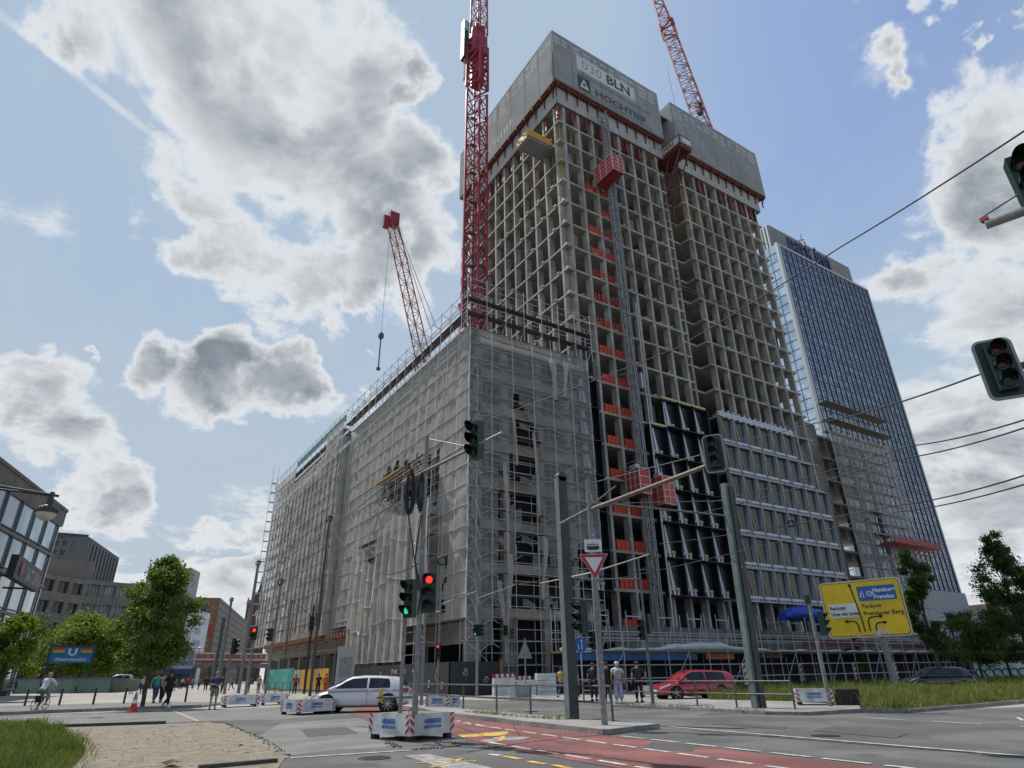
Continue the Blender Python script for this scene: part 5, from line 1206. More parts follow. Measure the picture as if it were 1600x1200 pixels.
far_pole((475,1084),(488,945),'black pole with a green signal housing left of the tall coil topped pole',.16,blkpole,False,[(975,250,(),3,1.6)],[(960,3.0,2.4,.6),(965,-2.6,.4,1.9)],cat='traffic light',name='signal_pole')
far_pole((438,1080),(456,938),'grey pole with slanting arm in front of the teal hoarding',.15,mat('mid_mast',(0.14,0.145,0.15),.6,var=.15))
far_pole((414,1088),(433,904),'dark pole with bent cable coil near the left end of the netted wing',.13,polem,True,[(992,190,(),3,1.3)],[(985,-1.3,.3,0)],cat='traffic light',name='signal_pole')
far_pole((372,1084),(399,876),'sticker covered pole in line with the brick clock tower, coil at its tip',.2,polem,True)
far_pole((383,1088),(387,990),'sticker covered pole with the red lit light near the red brick tower',.16,polem,False,[(990,250,(0,),2,2.0)],cat='traffic light',name='signal_pole')
far_pole((338,1080),(364,934),'leaning pair of masts with dark boxes behind the man in the blue shirt',.26,polem,True)
far_pole((350,1086),(352,1000),'pole with a dark signal seen from the side behind the man in the blue shirt',.16,polem,False,[(1010,-40,(),3,1.7)],cat='traffic light',name='signal_pole')
# double pole next to the man
b=MB(); g=gp(330,1080); r=math.hypot(*g[:2]); a=ar(330,1080,r); c=ar(352,965,r); b.beam(a,(a[0],a[1],c[2]),.7,.5); t=thing('advert_mast','grey slab shaped mast left of the coil topped poles','mast',a); b.build('mast',mat('slab_mast',(0.10,0.11,0.11),.6,var=.15),t)
# --- lamps with pale shades
def lamp(bp,tp_,label,side=1):
    g=gp(*bp); r=math.hypot(*g[:2]); zt=ar(*tp_,r)[2]; t=thing('street_lamp',label,'street lamp',g,group='lamps with pale shades'); b=MB(); b.tube(g,(g[0],g[1],zt),.07,.05,n=8); b.build('pole',steeld,t)
    b=MB(); b.lathe((g[0],g[1],zt),[(.1,-.05),(.75,.0),(.6,.12),(.2,.28),(.02,.32)],14); b.build('lamp_shade',mat('shade_pale',(0.40,0.41,0.40),.6,var=.05),t); return t
lamp((468,1076),(469,1020),'pale shaded lamp between the teal boards and the yellow boards'); lamp((514,1076),(517,1014),'pale shaded lamp right of the yellow boards'); lamp((568,1074),(570,1010),'pale shaded lamp before the beige hanging sheet'); lamp((300,1078),(331,1013),'pale shaded lamp above the crowd left of the man in blue')
# --- near lantern at the upper left
r=19.0; L0=np.array(ar(73,800,r)); t=thing('street_lamp','old style lantern on a curved double arm reaching in at the left edge','street lamp',(-9.5,17.5,0))
b=MB(); b.tube((-9.5,17.5,0),(-9.5,17.5,7.2),.12,.08,n=10); b.build('pole',blkpole,t)
zt=L0[2]+.42; b=MB(); arc=[]
b.path([(-9.5,17.5,zt+.25),(L0[0]-.9,L0[1]-.1,zt+.05),(L0[0]+.15,L0[1],zt)],.035,6)
for i in range(9): f=i/8; arc.append((-9.5+(L0[0]+9.5)*f,17.5+(L0[1]-17.5)*f,zt-1.5+1.5*math.sin(f*math.pi/2)))
b.path(arc,.028,6); b.tube((L0[0],L0[1],zt+.08),(L0[0],L0[1],L0[2]+.12),.05,.07,n=8); b.build('arm',blkpole,t)
b=MB(); b.lathe((L0[0],L0[1],L0[2]),[(.24,-.03),(.25,.03),(.2,.12),(.06,.18)],16); b.build('lamp_cap',blkpole,t)
b=MB(); b.lathe((L0[0],L0[1],L0[2]-.03),[(.225,0),(.2,-.08),(.12,-.16),(.02,-.19)],16); b.build('globe',mat('lamp_globe',(0.55,0.55,0.5),.2,var=.1,spec=.8),t)
# ---------------- direction sign
g=gp(1399,1080,.12); rr=math.hypot(*g[:2]); dd=np.array(g[:2])/rr
sg_=thing('direction_sign','big yellow direction sign with blue and white panels on a sticker covered post','sign',g)
PX=lambda px,py: np.array(ar(px,py,rr))
yel=mat('sign_yellow',(0.72,0.50,0.01),.45,var=.04,scale=2,var2=.1)
# plane from measured corners: lower-left, lower-right directions
zb_,zt_=0,0
TL,TR,BL,BR=(1281,912),(1409,900),(1297,999),(1428,992)
# facing plane through g, solve so that corner heights agree
best=None
for k in range(-80,81):
    an=math.radians(k); n=np.array((dd[0]*math.cos(an)-dd[1]*math.sin(an),dd[0]*math.sin(an)+dd[1]*math.cos(an)))
    def hit(p,n=n):
        d=pdir(*p); tt=(n[0]*g[0]+n[1]*g[1])/(n[0]*d[0]+n[1]*d[1]); return np.array((d[0]*tt,d[1]*tt,EYE+d[2]*tt))
    c=[hit(p) for p in (TL,TR,BL,BR)]; e=abs(c[0][2]-c[1][2])+abs(c[2][2]-c[3][2])
    if best is None or e<best[0]: best=(e,n,c)
e,n,cs=best; BLp=cs[2]; xd=(cs[3]-cs[2]); xd[2]=0; wS=np.linalg.norm(xd); xd/=wS; z0S=(cs[2][2]+cs[3][2])/2; hS=(cs[0][2]+cs[1][2])/2-z0S
nS=np.array((xd[1],-xd[0],0)); O=np.array((BLp[0],BLp[1],z0S))
def SP(u,v,o=0): return tuple(O+xd*u*wS+np.array((0,0,v*hS))+nS*o)
def rrect(u0,u1,v0,v1,r,k=5):
    rx=r/wS; ry=r/hS; pts=[]
    for cx,cy,a0 in ((u1-rx,v1-ry,0),(u0+rx,v1-ry,90),(u0+rx,v0+ry,180),(u1-rx,v0+ry,270)):
        for i in range(k+1): t=math.radians(a0+90*i/k); pts.append((cx+rx*math.cos(t),cy+ry*math.sin(t)))
    return pts
def sp_poly(name,pts,m,par,o,th=.01): b=MB(); b.ext(pts,tuple(-nS*th),lambda p:SP(p[0],p[1],o)); return b.build(name,m,par)
brd=sp_poly('board',rrect(0,1,0,1,.25),mat('sign_border_cream',(0.58,0.52,0.36),.5,var=.08),sg_,.0,.08)
sp_poly('black_line',rrect(.018,.982,.025,.975,.22),skb,brd,.008); sp_poly('yellow_face',rrect(.026,.974,.036,.964,.2),yel,brd,.014)
bpn=sp_poly('blue_panel',rrect(.47,.925,.62,.88,.05),sb_,brd,.022); wpn=sp_poly('white_panel',rrect(.075,.42,.36,.60,.03),sw,brd,.022)
LS=hS*.1
text('lettering','Hamburg',LS*.98,sw,bpn,SP(.655,.765,.028),xd,(0,0,1),.002,bold=.012,sx=1.0); text('lettering','Prenzlau',LS*.98,sw,bpn,SP(.655,.65,.028),xd,(0,0,1),.002,bold=.012,sx=1.0)
sp_poly('route_shield',rrect(.575,.645,.70,.79,.06),sw,bpn,.027,.004); sp_poly('route_shield',rrect(.582,.638,.712,.778,.05),sb_,bpn,.031,.003); text('lettering','114',LS*.75,sw,bpn,SP(.588,.722,.034),xd,(0,0,1),.002,bold=.008)
for pts in (([(.492,.68),(.506,.68),(.516,.80),(.511,.80)]),([(.548,.68),(.534,.68),(.524,.80),(.529,.80)]),([(.497,.745),(.543,.745),(.543,.76),(.497,.76)])): sp_poly('motorway_symbol',pts,sw,bpn,.028,.003)
text('lettering','Pankow',LS*1.02,skb,brd,SP(.485,.50,.018),xd,(0,0,1),.002,bold=.008); text('lettering','Prenzlauer Berg',LS*1.02,skb,brd,SP(.485,.375,.018),xd,(0,0,1),.002,bold=.008,sx=1.0)
text('lettering','Reichstag',LS*.85,skb,wpn,SP(.085,.50,.027),xd,(0,0,1),.002,bold=.01,sx=.85); text('lettering','Unter den Linden',LS*.85,skb,wpn,SP(.085,.395,.027),xd,(0,0,1),.002,bold=.01,sx=.82)
def arrow(path,wd=.018):
    b=MB()
    for p,q in zip(path[:-1],path[1:]): b.beam(SP(*p,.018),SP(*q,.018),wd*wS,.006,up=tuple(nS))
    p,q=np.array(path[-2]),np.array(path[-1]); A=np.array(SP(*q,.02)); d=np.array(SP(*q,.02))-np.array(SP(*p,.02)); d/=np.linalg.norm(d); s=np.cross(nS,d); L=.05*wS
    b.add([A+d*L*.9,A-s*L*.5-d*.1*L,A+s*L*.5-d*.1*L],[(0,1,2),(2,1,0)]); b.build('arrow',skb,brd)
arrow([(.455,.10),(.448,.35),(.425,.6),(.395,.90)]); arrow([(.39,.10),(.39,.22),(.365,.275),(.33,.285),(.27,.285)]); arrow([(.52,.10),(.52,.27),(.535,.32),(.57,.34),(.67,.345)]); arrow([(.595,.10),(.595,.18),(.61,.22),(.64,.24),(.70,.24)])
b=MB()
for u,v,s in ((.60,.03,.05),(.62,.09,.035),(.66,.05,.04),(.64,.13,.03),(.72,.06,.045),(.355,.02,.02),(.38,.015,.02),(.58,.06,.03)): b.add([SP(u-s*.5,v,.03),SP(u+s*.5,v-.01,.03),SP(u+s*.6,v+s*1.1,.03),SP(u-s*.4,v+s*1.3,.03)],[(0,1,2,3)])
b.build('sticker',mat('sticker_pale',(0.55,0.50,0.50),.6,var=.3,scale=18),brd)
b=MB(); pc_=np.array((g[0],g[1])); pq=g[0]-nS[0]*.36,g[1]-nS[1]*.36; b.tube((*pq,.1),(*pq,z0S+hS*.8),.22,.2,n=14); b.build('post',polem,sg_)
# slide board so that it sits just before its post
# ---------------- rails
def rail(name,label,pts,z0,h=1.02,rad=.03,m=blkpole,mid=.52):
    t=thing(name,label,'railing',(pts[0][0],pts[0][1],z0)); b=MB()
    for p,q in zip(pts[:-1],pts[1:]):
        for z in (h,mid): b.tube((p[0],p[1],z0+z),(q[0],q[1],z0+z),rad,n=8,caps=False)
    b.build('rail',m,t)
    for p in pts: b=MB(); b.tube((p[0],p[1],z0-.02),(p[0],p[1],z0+h+.02),rad*1.25,n=8); b.build('rail_post',m,t)
railm=mat('rail_grey',(0.10,0.11,0.105),.5,metal=.3,var=.2,scale=4)
rail('island_railing','grey two bar railing along the traffic island',[(14.5,17.0),(14.95,22.3),(15.05,25.0),(15.25,28.3),(15.6,32.0),(15.9,36)],.13,1.0,.032,railm)
rail('kerb_railing','grey two bar railing along the kerb of the right pavement',[(24.0,17.2),(23.75,19.8),(24.1,22.3),(24.4,25.4),(24.6,28.4),(24.9,31.6)],.11,1.0,.032,railm)
b_pts=[gp(413,1078),gp(440,1080),gp(452,1082),gp(418,1088)]
rail('tram_stop_railing','dark railing with many uprights before the teal hoarding',[gp(*p) for p in ((405,1076),(412,1079),(420,1081),(428,1083),(440,1085),(452,1087))],0,1.2,.03,blkpole)
# ---------------- bollards, cone
for k,(px,py,lb_) in enumerate(((38,1103,'leaning dark bollard left of the cyclist'),(92,1102,'dark bollard just right of the cyclist'),(145,1101,'dark bollard in front of the green glass wall'),(193,1099.5,'dark bollard left of the red cone'),(289,1097,'dark bollard between the walkers and the man in blue'))):
    g=gp(px,py,.1); t=thing('bollard',lb_,'bollard',g,group='bollards along the plaza edge'); b=MB(); b.tube(g,(g[0],g[1],1.05),.075,.07,n=10); b.lathe((g[0],g[1],1.05),[(.07,0),(.085,.04),(.05,.1),(.01,.13)],10); b.build('post',blkpole,t)
g=gp(207,1113); t=thing('traffic_cone','red traffic cone with a white band on the road before the tree','cone',g); b=MB(); b.box(g[0]-.26,g[0]+.26,g[1]-.26,g[1]+.26,0,.05); b.lathe(g,[(.24,.05),(.2,.1),(.13,.42),(.12,.5),(.11,.66)],14); b.build('cone_body',mat('cone_red',(0.55,0.02,0.02),.5,var=.08),t)
b=MB(); b.lathe(g,[(.135,.44),(.118,.62)],14); b.build('white_band',whitep,t); b=MB(); b.lathe(g,[(.105,.66),(.05,.95),(.03,1.0)],12); b.build('cone_tip',mat('cone_grey',(0.25,0.2,0.17),.6),t)
# ---------------- underground entrance
dU=96.; ul=np.array(gp(72,1084,.1)); ur=np.array(gp(135,1083,.1)); ur=ur/np.linalg.norm(ur[:2])*np.linalg.norm(ul[:2]); ur[2]=.1
rU=float(np.linalg.norm(ul[:2])); t=thing('station_sign','blue underground station sign with rainbow stripes between two dark posts','sign',tuple(ul))
UU=lambda px,py: np.array(ar(px,py,rU))
a=UU(83,1012); c=UU(147,1012); a[2]=c[2]=(a[2]+c[2])/2; zlo=UU(80,1036)[2]; xU=c-a; wU=np.linalg.norm(xU); xU/=wU; nU=np.array((xU[1],-xU[0],0))
def ub_(name,u0,u1,za,zb,m,par,o=0,th=.1): b=MB(); b.ext([(u0,za),(u1,za),(u1,zb),(u0,zb)],tuple(-nU*th),lambda p:tuple(np.array((a[0],a[1],0))+xU*p[0]+np.array((0,0,p[1]))+nU*o)); return b.build(name,m,par)
bd_=ub_('sign_board',0,wU,zlo,a[2],mat('station_blue',(0.01,0.16,0.42),.5,var=.05),t,.1,.2)
hU=a[2]-zlo; cols=[(0.45,.02,.02),(0.6,.2,.02),(0.65,.5,.03),(0.04,.3,.08),(0.02,.1,.35)]
for side in (0,1):
    for k,cc in enumerate(cols): 
        ub_('rainbow_stripe',.15+side*(wU*.68),.15+side*(wU*.68)+wU*.27,a[2]-.06-(k+1)*hU*.09,a[2]-.06-k*hU*.09-.01,mat('stripe%d'%k,cc,.6,var=.03),bd_,.115,.01)
text('lettering','U',hU*.62,sw,bd_,tuple(np.array((a[0],a[1],zlo+hU*.50))+xU*wU*.5+nU*.13),xU,(0,0,1),.01,'CENTER',.05,1.3)
text('lettering','Alexanderplatz',hU*.30,sw,bd_,tuple(np.array((a[0],a[1],zlo+hU*.14))+xU*wU*.5+nU*.13),xU,(0,0,1),.01,'CENTER',.012,1.05)
for u in (-.25,wU+.25): p=np.array((a[0],a[1],0))+xU*u; b=MB(); b.beam((p[0],p[1],.1),(p[0],p[1],a[2]+.25),.32,.3); b.build('post',blkpole,t)
b=MB(); p=np.array((a[0],a[1],a[2]+.2)); q=p+xU*wU; b.beam(tuple(p-xU*.3),tuple(q+xU*.3),.25,.3); b.build('crossbar',blkpole,t)
t=thing('station_entrance','green glass walled stair entrance to the underground behind the bollards','entrance',gp(125,1083,.1)); q0=gp(20,1084,.1); q1=gp(170,1082.5,.1); q2=gp(206,1080,.1)
tg=mat('entrance_teal',(0.08,0.20,0.17),.3,var=.08,scale=.6,var2=.15); b=MB(); b.beam((q0[0],q0[1],1.05),(q1[0],q1[1],1.05),.3,1.9); b.build('glass_wall',tg,t)
b=MB(); b.beam((q0[0],q0[1]-.2,2.1),(q1[0],q1[1]-.2,2.1),.5,.16); 
for k in range(9): f=k/8; b.beam((q0[0]+(q1[0]-q0[0])*f,q0[1]+(q1[1]-q0[1])*f-.2,.1),(q0[0]+(q1[0]-q0[0])*f,q0[1]+(q1[1]-q0[1])*f-.2,2.1),.08)
b.build('handrail',steeld,t); b=MB(); b.beam((q1[0]+.2,q1[1],1.05),(q2[0]+1,q2[1]+6,1.05),.6,1.9); b.build('end_wall',concd,t)
# ---------------- hoardings
t=thing('painted_hoarding','teal and yellow painted hoarding boards at the foot of the far wing','hoarding',(23,85,0))
cols=[((420,436),(0.05,0.33,0.30)),((436,452),(0.09,0.36,0.34)),((452,460),(0.03,0.26,0.20)),((460,464),(0.35,0.36,0.36)),((464,470),(0.35,0.36,0.36)),((471,484),(0.58,0.32,0.02)),((484,498),(0.50,0.27,0.03)),((498,514),(0.60,0.33,0.02))]
for k,((xa,xb),cc) in enumerate(cols):
    pa=ax(xa,1050,23); pb=ax(xb,1050,23); b=MB(); b.box(22.95,23.05,pb[1]+.05,pa[1]-.05,.35,2.75 if k<3 else 2.5); b.build('painted_board',mat('board%d'%k,cc,.6,var=.15,scale=.6,stain=((cc[0]*.3,cc[1]*.5,cc[2]*.5),.9,.58)),t)
b=MB(); b.box(22.9,23.1,67,103,.1,.3); b.box(22.98,23.02,67,103,4.3,4.4)
for y in (68,72,77,82): b.beam((23.0,y,0),(23.0,y,4.4),.12)
b.build('frame',steeld,t)
t=thing('dark_hoarding','black plywood hoarding with white graffiti at the foot of the netted wing','hoarding',(26.6,60,0)); hb_=mat('hoarding_black',(0.028,0.03,0.03),.7,var=.2,scale=3,stain=((0.07,0.07,0.07),1.5,.62))
for y0_ in np.arange(50.9,76,2.5): b=MB(); b.box(26.0,26.06,y0_+.02,y0_+2.48,.05,2.6); b.build('hoarding_board',hb_,t)
for x0_ in np.arange(26.1,31.0,2.5): b=MB(); b.box(x0_+.02,x0_+2.48,50.75,50.81,.05,2.6); b.build('hoarding_board',hb_,t)
b=MB(); b.box(30.9,31.2,50.7,50.9,0,2.8); b.build('timber_post',mat('orange_timber',(0.33,0.15,0.06),.8,var=.2),t)
gw=mat('graffiti_white',(0.42,0.42,0.42),.8,var=.1)
b=MB()
def scribble(b,cy,cz,r,ax_='y',seed=1):
    rn=random.Random(seed); pts=[]; 
    for i in range(22): a=i*.55; rr_=r*(.6+.4*rn.random()); u=cy+rr_*math.cos(a)*.7+rn.uniform(-.1,.1); v=cz+rr_*math.sin(a); pts.append((25.97,u,v) if ax_=='y' else (u,50.72,v))
    b.path(pts,.028,4)
for k,(cy,cz,r) in enumerate(((53.0,1.6,.5),(54.6,.9,.35),(52,.8,.3),(57,1.9,.3),(60.4,1.9,.28),(63,1.95,.3),(66,1.8,.25))): scribble(b,cy,cz,r,'y',k)
scribble(b,27.5,1.8,.3,'x',9); scribble(b,29.5,1.2,.25,'x',10); b.build('graffiti',gw,t)
for y in (58.2,60.6,62.6): text('lettering','NO',.5,gw,t,(25.98,y,1.8),(0,-1,0),(0,0,1),.002,bold=.02)
# info column
g=ar(537,1074,70); t=thing('info_column','tall pale information column behind the white hatchback','column',(g[0],g[1],0)); b=MB(); b.box(-.85,.85,-.25,.25,0,4.4); o=b.build('body',mat('column_pale',(0.36,0.37,0.36),.6,var=.06),t,world=False); t.rotation_euler=(0,0,U(-15))
b=MB(); b.box(-.6,.6,-.27,-.255,1.6,3.4); b.build('panel',mat('column_panel',(0.22,0.23,0.23),.5,var=.2,scale=4),t,world=False)
# barriers before the grey nets
bw_=mat('barrier_white',(0.58,0.585,0.57),.6,var=.06,scale=2,var2=.15,scale2=1.5)
def barrier(name,label,px0,px1,py,h,rows,loc_z=0.05,redtop=False,cat='barrier'):
    a=np.array(gp(px0,py)); c=np.array(gp(px1,py-1)); t=thing(name,label,cat,tuple(a)); d=(c-a); L=np.linalg.norm(d[:2]); d/=L; b=MB()
    for k in range(rows):
        z=.15+k*(h-.15)/rows; b.beam((*(a+d*.02)[:2],z+.45*h/rows),(*(c)[:2],z+.45*h/rows),.42,h/rows*.82)
    b.build('body',bw_,t)
    if redtop:
        b=MB(); n=int(L/.4)
        for i in range(0,n): 
            p=a+d*(i*.4); b.beam((*p[:2],h+.12),(*(p+d*.22)[:2],h+.12),.1,.22)
        b.build('warning_strip',redst,t); b=MB()
        for i in range(0,n): p=a+d*(i*.4+.22); b.beam((*p[:2],h+.12),(*(p+d*.18)[:2],h+.12),.09,.22)
        b.build('white_strip',bw_,t)
    return t
barrier('site_barrier','white plastic site barrier with red and white strip on top',770,804,1092,1.35,2,redtop=True)
barrier('site_barrier','middle part of the white barriers with a grey box in front',806,836,1091,1.2,1,redtop=True)
barrier('barrier_stack','stack of white barrier boards right of the red and white strip',838,868,1090,1.6,6)
barrier('warning_board','small white and red board leaning on the dark hoarding',707,722,1083,1.1,1,redtop=True)
g=gp(813,1093); t=thing('utility_box','grey box standing in front of the white barriers','box',g); b=MB(); b.box(g[0]-.6,g[0]+.6,g[1]-.3,g[1]+.3,.1,.9); b.box(g[0]-.7,g[0]+.7,g[1]-.4,g[1]+.4,0,.1); b.build('body',mat('box_grey',(0.25,0.26,0.28),.6),t)
g=gp(850,1080); t=thing('portable_toilet','blue portable toilet behind the stack of white boards','toilet',(g[0],g[1],0)); b=MB(); b.box(g[0]-.6,g[0]+.6,g[1]-.6,g[1]+.6,.1,2.9); b.box(g[0]-.66,g[0]+.66,g[1]-.66,g[1]+.66,2.9,3.1); b.build('cabin',mat('toilet_blue',(0.02,0.06,0.24),.5,var=.1),t)
b=MB(); b.box(g[0]-.4,g[0]+.4,g[1]-.64,g[1]-.605,.3,2.6); b.build('door',mat('toilet_door',(0.03,0.09,0.30),.5),t)
g=gp(822,1092); t=thing('road_sign','grey back of a triangular road sign before the scaffold','sign',g); b=MB(); b.tube(g,(g[0],g[1],3.9),.045,n=8); b.build('post',polep,t); b=MB(); rr2=np.array((g[1],-g[0],0))/math.hypot(*g[:2]); b.ext([(-.52,0),(.52,0),(0,1.25)],(-.02,-.02,0),lambda p:(g[0]+rr2[0]*p[0],g[1]+rr2[1]*p[0],2.55+p[1])); b.build('sign_plate',mat('sign_back',(0.22,0.23,0.23),.6,metal=.4),t)
g=gp(912,1094,.11); t=thing('footpath_sign','round blue footpath sign on a bent frame left of the group of people','sign',g); b=MB(); b.tube(g,(g[0],g[1],3.3),.04,n=8); b.build('post',steel,t); n3=np.array((-g[0],-g[1],0))/math.hypot(*g[:2])
b=MB(); b.lathe((g[0]+n3[0]*.06,g[1]+n3[1]*.06,3.1),[(.42,0),(.42,.03)],20,ax=tuple(n3)); fc=b.build('sign_plate',sb_,t); b=MB(); [(b.lathe((g[0]+n3[0]*.1+n3[1]*u_,g[1]+n3[1]*.1-n3[0]*u_,zh_),[(.05*k_,0),(.05*k_,.01)],8,ax=tuple(n3)),b.beam((g[0]+n3[0]*.1+n3[1]*u_,g[1]+n3[1]*.1-n3[0]*u_,2.82),(g[0]+n3[0]*.1+n3[1]*u_,g[1]+n3[1]*.1-n3[0]*u_,zh_-.05),.10*k_,.02)) for u_,zh_,k_ in ((-.07,3.32,1),(.12,3.1,.75))]; b.build('walker_symbol',sw,fc)
b=MB(); b.path([(g[0]+rr2[0]*.0,g[1],3.6),(g[0]-.4,g[1]+.3,2.7),(g[0]+.5,g[1]-.35,2.7)],.03); b.build('frame',steel,t)
# ---------------- the covered walkway with scaffold along the tower
wk=thing('site_hoarding','long black hoarding under a scaffold gantry with white sheeting along the foot of the tower','hoarding',(34,45,0))
for x0_ in np.arange(32,122,6.0): b=MB(); b.box(x0_+.02,x0_+5.98,44.6,44.7,.05,3.1); b.build('hoarding_board',mat('hoarding_night',(0.012,0.014,0.02),.8,var=.3,scale=.7),wk)
b=MB(); b.box(31.5,45.8,41.7,41.8,2.45,3.05); b.build('fascia',mat('fascia_blue',(0.02,0.10,0.27),.6,var=.2,scale=.5,stain=((0.25,0.3,0.36),.5,.66)),wk)
b=MB(); b.box(47,50.8,41.8,41.9,2.5,3.1); b.build('fascia',mat('fascia_orange',(0.34,0.09,0.05),.6,var=.2),wk); b=MB(); b.box(53,58,41.8,41.9,2.6,3.0); b.box(62,75,42.0,42.1,3.7,4.3); b.box(78,90,42,42.1,3.6,4.2); b.build('fascia',mat('fascia_maroon',(0.13,0.035,0.035),.7,var=.2),wk)
b=MB(); rs=[]
for i in range(170):
    x=31+i*.52; bump=.55*math.exp(-((x-46.5)/5.0)**2)+.10*abs(math.sin(x*.55))+.06*math.sin(x*2.1); r_=.10+bump; rs.append([(x,41.6+(.25+.5*r_)*math.cos(t_)*1.2,3.13+r_*.55*(1+math.sin(t_))) for t_ in [2*math.pi*k/10 for k in range(10)]])
b.rings(rs); b.build('white_sheeting',mat('sheet_white',(0.50,0.50,0.48),.7,var=.05,scale=2,bump=.2),wk)
b=MB(); b.box(31,122,41.6,44.6,3.0,3.12); b.build('gantry_deck',wood,wk)
gs_=thing('gantry_scaffold','open tube scaffold standing on the pavement before the tower','scaffold',(34,41.5,0)); b=MB()
for i in range(36):
    x=32+i*2.5
    for y in (41.4,44.4): b.beam((x,y,0),(x,y,4.6 if i%3 else 6.4),.06)
    b.beam((x,41.4,3.1),(x,44.4,3.1),.05)
    if i%3==1: b.beam((x,41.4,0),(x+2.5,41.4,3.1),.05)
b.build('standard',steel,gs_); b=MB()
for z in (1.1,2.1,3.15,4.1,4.6):
    for y in (41.4,44.4): b.beam((32,y,z),(120,y,z),.05)
b.build('ledger',steel,gs_)
for i in range(0,22):
    b=MB(); x=33+i*4.0; b.beam((x,45.2,3.1),(x,45.2,6.7),.06); b.beam((x+1.9,45.2,3.1),(x+1.9,45.2,6.7),.06); b.beam((x,45.2,6.2),(x+1.9,45.2,6.2),.09); b.beam((x+1.9,45.2,6.2),(x+.9,45.2,3.1),.06)
    b.build('frame',steel,gs_)
b=MB()
for i in range(60):
    x=random.uniform(58,118); z=random.uniform(3.4,6.0); L_=random.uniform(1,4); b.beam((x,random.uniform(42,46),z),(x+L_,random.uniform(42,46),z+random.choice((0,0,0,1.5))),random.choice((.05,.05,.2)),.06)
b.build('loose_boards',mat('mixed_boards',(0.14,0.11,0.09),.8,var=.35,scale=1.2),gs_,kind='stuff')
b=MB(); b.box(58,118,46,47.5,4.6,4.8); b.box(44,118,50.2,50.5,3.4,5.8); b.build('deck',concd,gs_)
t=thing('blue_tarpaulin','bright blue tarpaulin bundle on the scaffold left of the yellow sign','tarpaulin',(65,43,6)); b=MB(); rs=[]
for i in range(14):
    f=i/13; x=60.8+f*9.5; r_=.9*math.sin(math.pi*min(1,f*1.1+.08))**.6+.1; rs.append([(x,43+r_*1.3*math.cos(t_),6.2+r_*(1+math.sin(t_))*.75*(1+.15*math.sin(i*2.1+k_))) for k_,t_ in enumerate([2*math.pi*k/12 for k in range(12)])])
b.rings(rs); b.build('sheet',mat('tarp_blue',(0.01,0.05,0.40),.5,var=.2,scale=1.2,bump=.6),t)
# road works markers behind the grass
for k,(px,py) in enumerate(((1256,1070),(1340,1068),(1405,1067),(1168,1078))):
    g=gp(px,py,.12); t=thing('warning_beacon',['striped warning beacon board left of the brick stack','striped warning beacon board behind the yellow sign, left one','striped warning beacon board behind the post of the yellow sign','striped warning beacon board beside the green mast'][k],'beacon',g,group='striped beacon boards before the site fence'); s_=1.35; b=MB(); b.box(g[0]-.2,g[0]+.2,g[1]-.03,g[1]+.03,.5,2.1); b.build('board',bw_,t); b=MB()
    for q in range(3): b.add([(g[0]-.2,g[1]-.035,.6+q*.5),(g[0]+.2,g[1]-.035,.8+q*.5),(g[0]+.2,g[1]-.035,1.02+q*.5),(g[0]-.2,g[1]-.035,.82+q*.5)],[(0,1,2,3)])
    b.build('red_stripe',redst,t); b=MB(); b.box(g[0]-.4,g[0]+.4,g[1]-.3,g[1]+.3,.12,.25); b.box(g[0]-.04,g[0]+.04,g[1]-.03,g[1]+.03,.25,.5); b.build('base',blackp,t)
a=ay(1524,1050,38); c=ay(1610,1050,38); t=thing('graffiti_fence','pale turquoise fence panels with dark graffiti at the right edge','fence',(a[0],38,0)); 
for k in range(5): b=MB(); x0_=a[0]+k*(c[0]-a[0]+12)/5; b.box(x0_+.02,x0_+(c[0]-a[0]+12)/5-.02,37.95,38.05,.1,1.9); b.build('panel',mat('fence_turquoise',(0.20,0.38,0.35),.7,var=.1,scale=.8,stain=((0.5,0.5,0.48),.7,.55)),t)
b=MB()
for k in range(12):
    x=a[0]+1+k*2.2; pts=[(x+1.1*math.cos(q*.5),37.9,.85+.45*math.sin(q*.5)) for q in range(11)]; b.path(pts,.09,4)
b.build('graffiti_paint',mat('graffiti_brown',(0.10,0.045,0.045),.8,var=.2),t)
# ---------------- overhead wires
def wire(name,label,pts,r=.02,sag=.15,n=10):
    t=MB(); P=[]
    for p,q in zip(pts[:-1],pts[1:]):
        p=np.array(p);q=np.array(q)
        for i in range(n): f=i/n; P.append(tuple(p+(q-p)*f-np.array((0,0,sag*4*f*(1-f)))))
    P.append(tuple(pts[-1])); t.path(P,r,5); o=t.build(name,mat('wire_black',(0.012,0.012,0.014),.6,var=0)); return tag(o,label,'wire','overhead wires')
wire('overhead_wire','thick wire crossing the hotel top and the tower down to the left',[ar(1660,165,13),ar(1315,385,18),ar(1055,545,24),ar(765,655,30)],.022,.05)
wire('overhead_wire','wire running into the hanging signal with the rim at the right edge',[ar(1534,584,11),ar(1270,662,20),ar(1130,690,30)],.016,.1)
wire('overhead_wire','upper one of the pair of close wires right of the hotel foot',[ar(1650,640,14),ar(1420,697,22),ar(1110,785,34)],.018,.1)
wire('overhead_wire','lower one of the pair of close wires right of the hotel foot',[ar(1650,652,14),ar(1400,718,22),ar(1100,800,34)],.018,.1)
wire('overhead_wire','flat wire over the hotel foot just under the close pair',[ar(1650,727,14),ar(1400,790,24),ar(1030,850,40)],.018,.1)
wire('overhead_wire','lowest wire over the hotel foot at the right edge',[ar(1650,742,14),ar(1400,800,24),ar(960,905,40)],.016,.1)
wire('overhead_wire','slack wire hanging from the coil topped pole to the foreground signal',[ar(511,810,68),ar(570,872,40),ar(655,880,20)],.022,.6)
wire('overhead_wire','thin wire leaving the netted wing to the left over the street',[ar(400,874,80),ar(470,850,60),ar(660,710,20)],.02,.4)
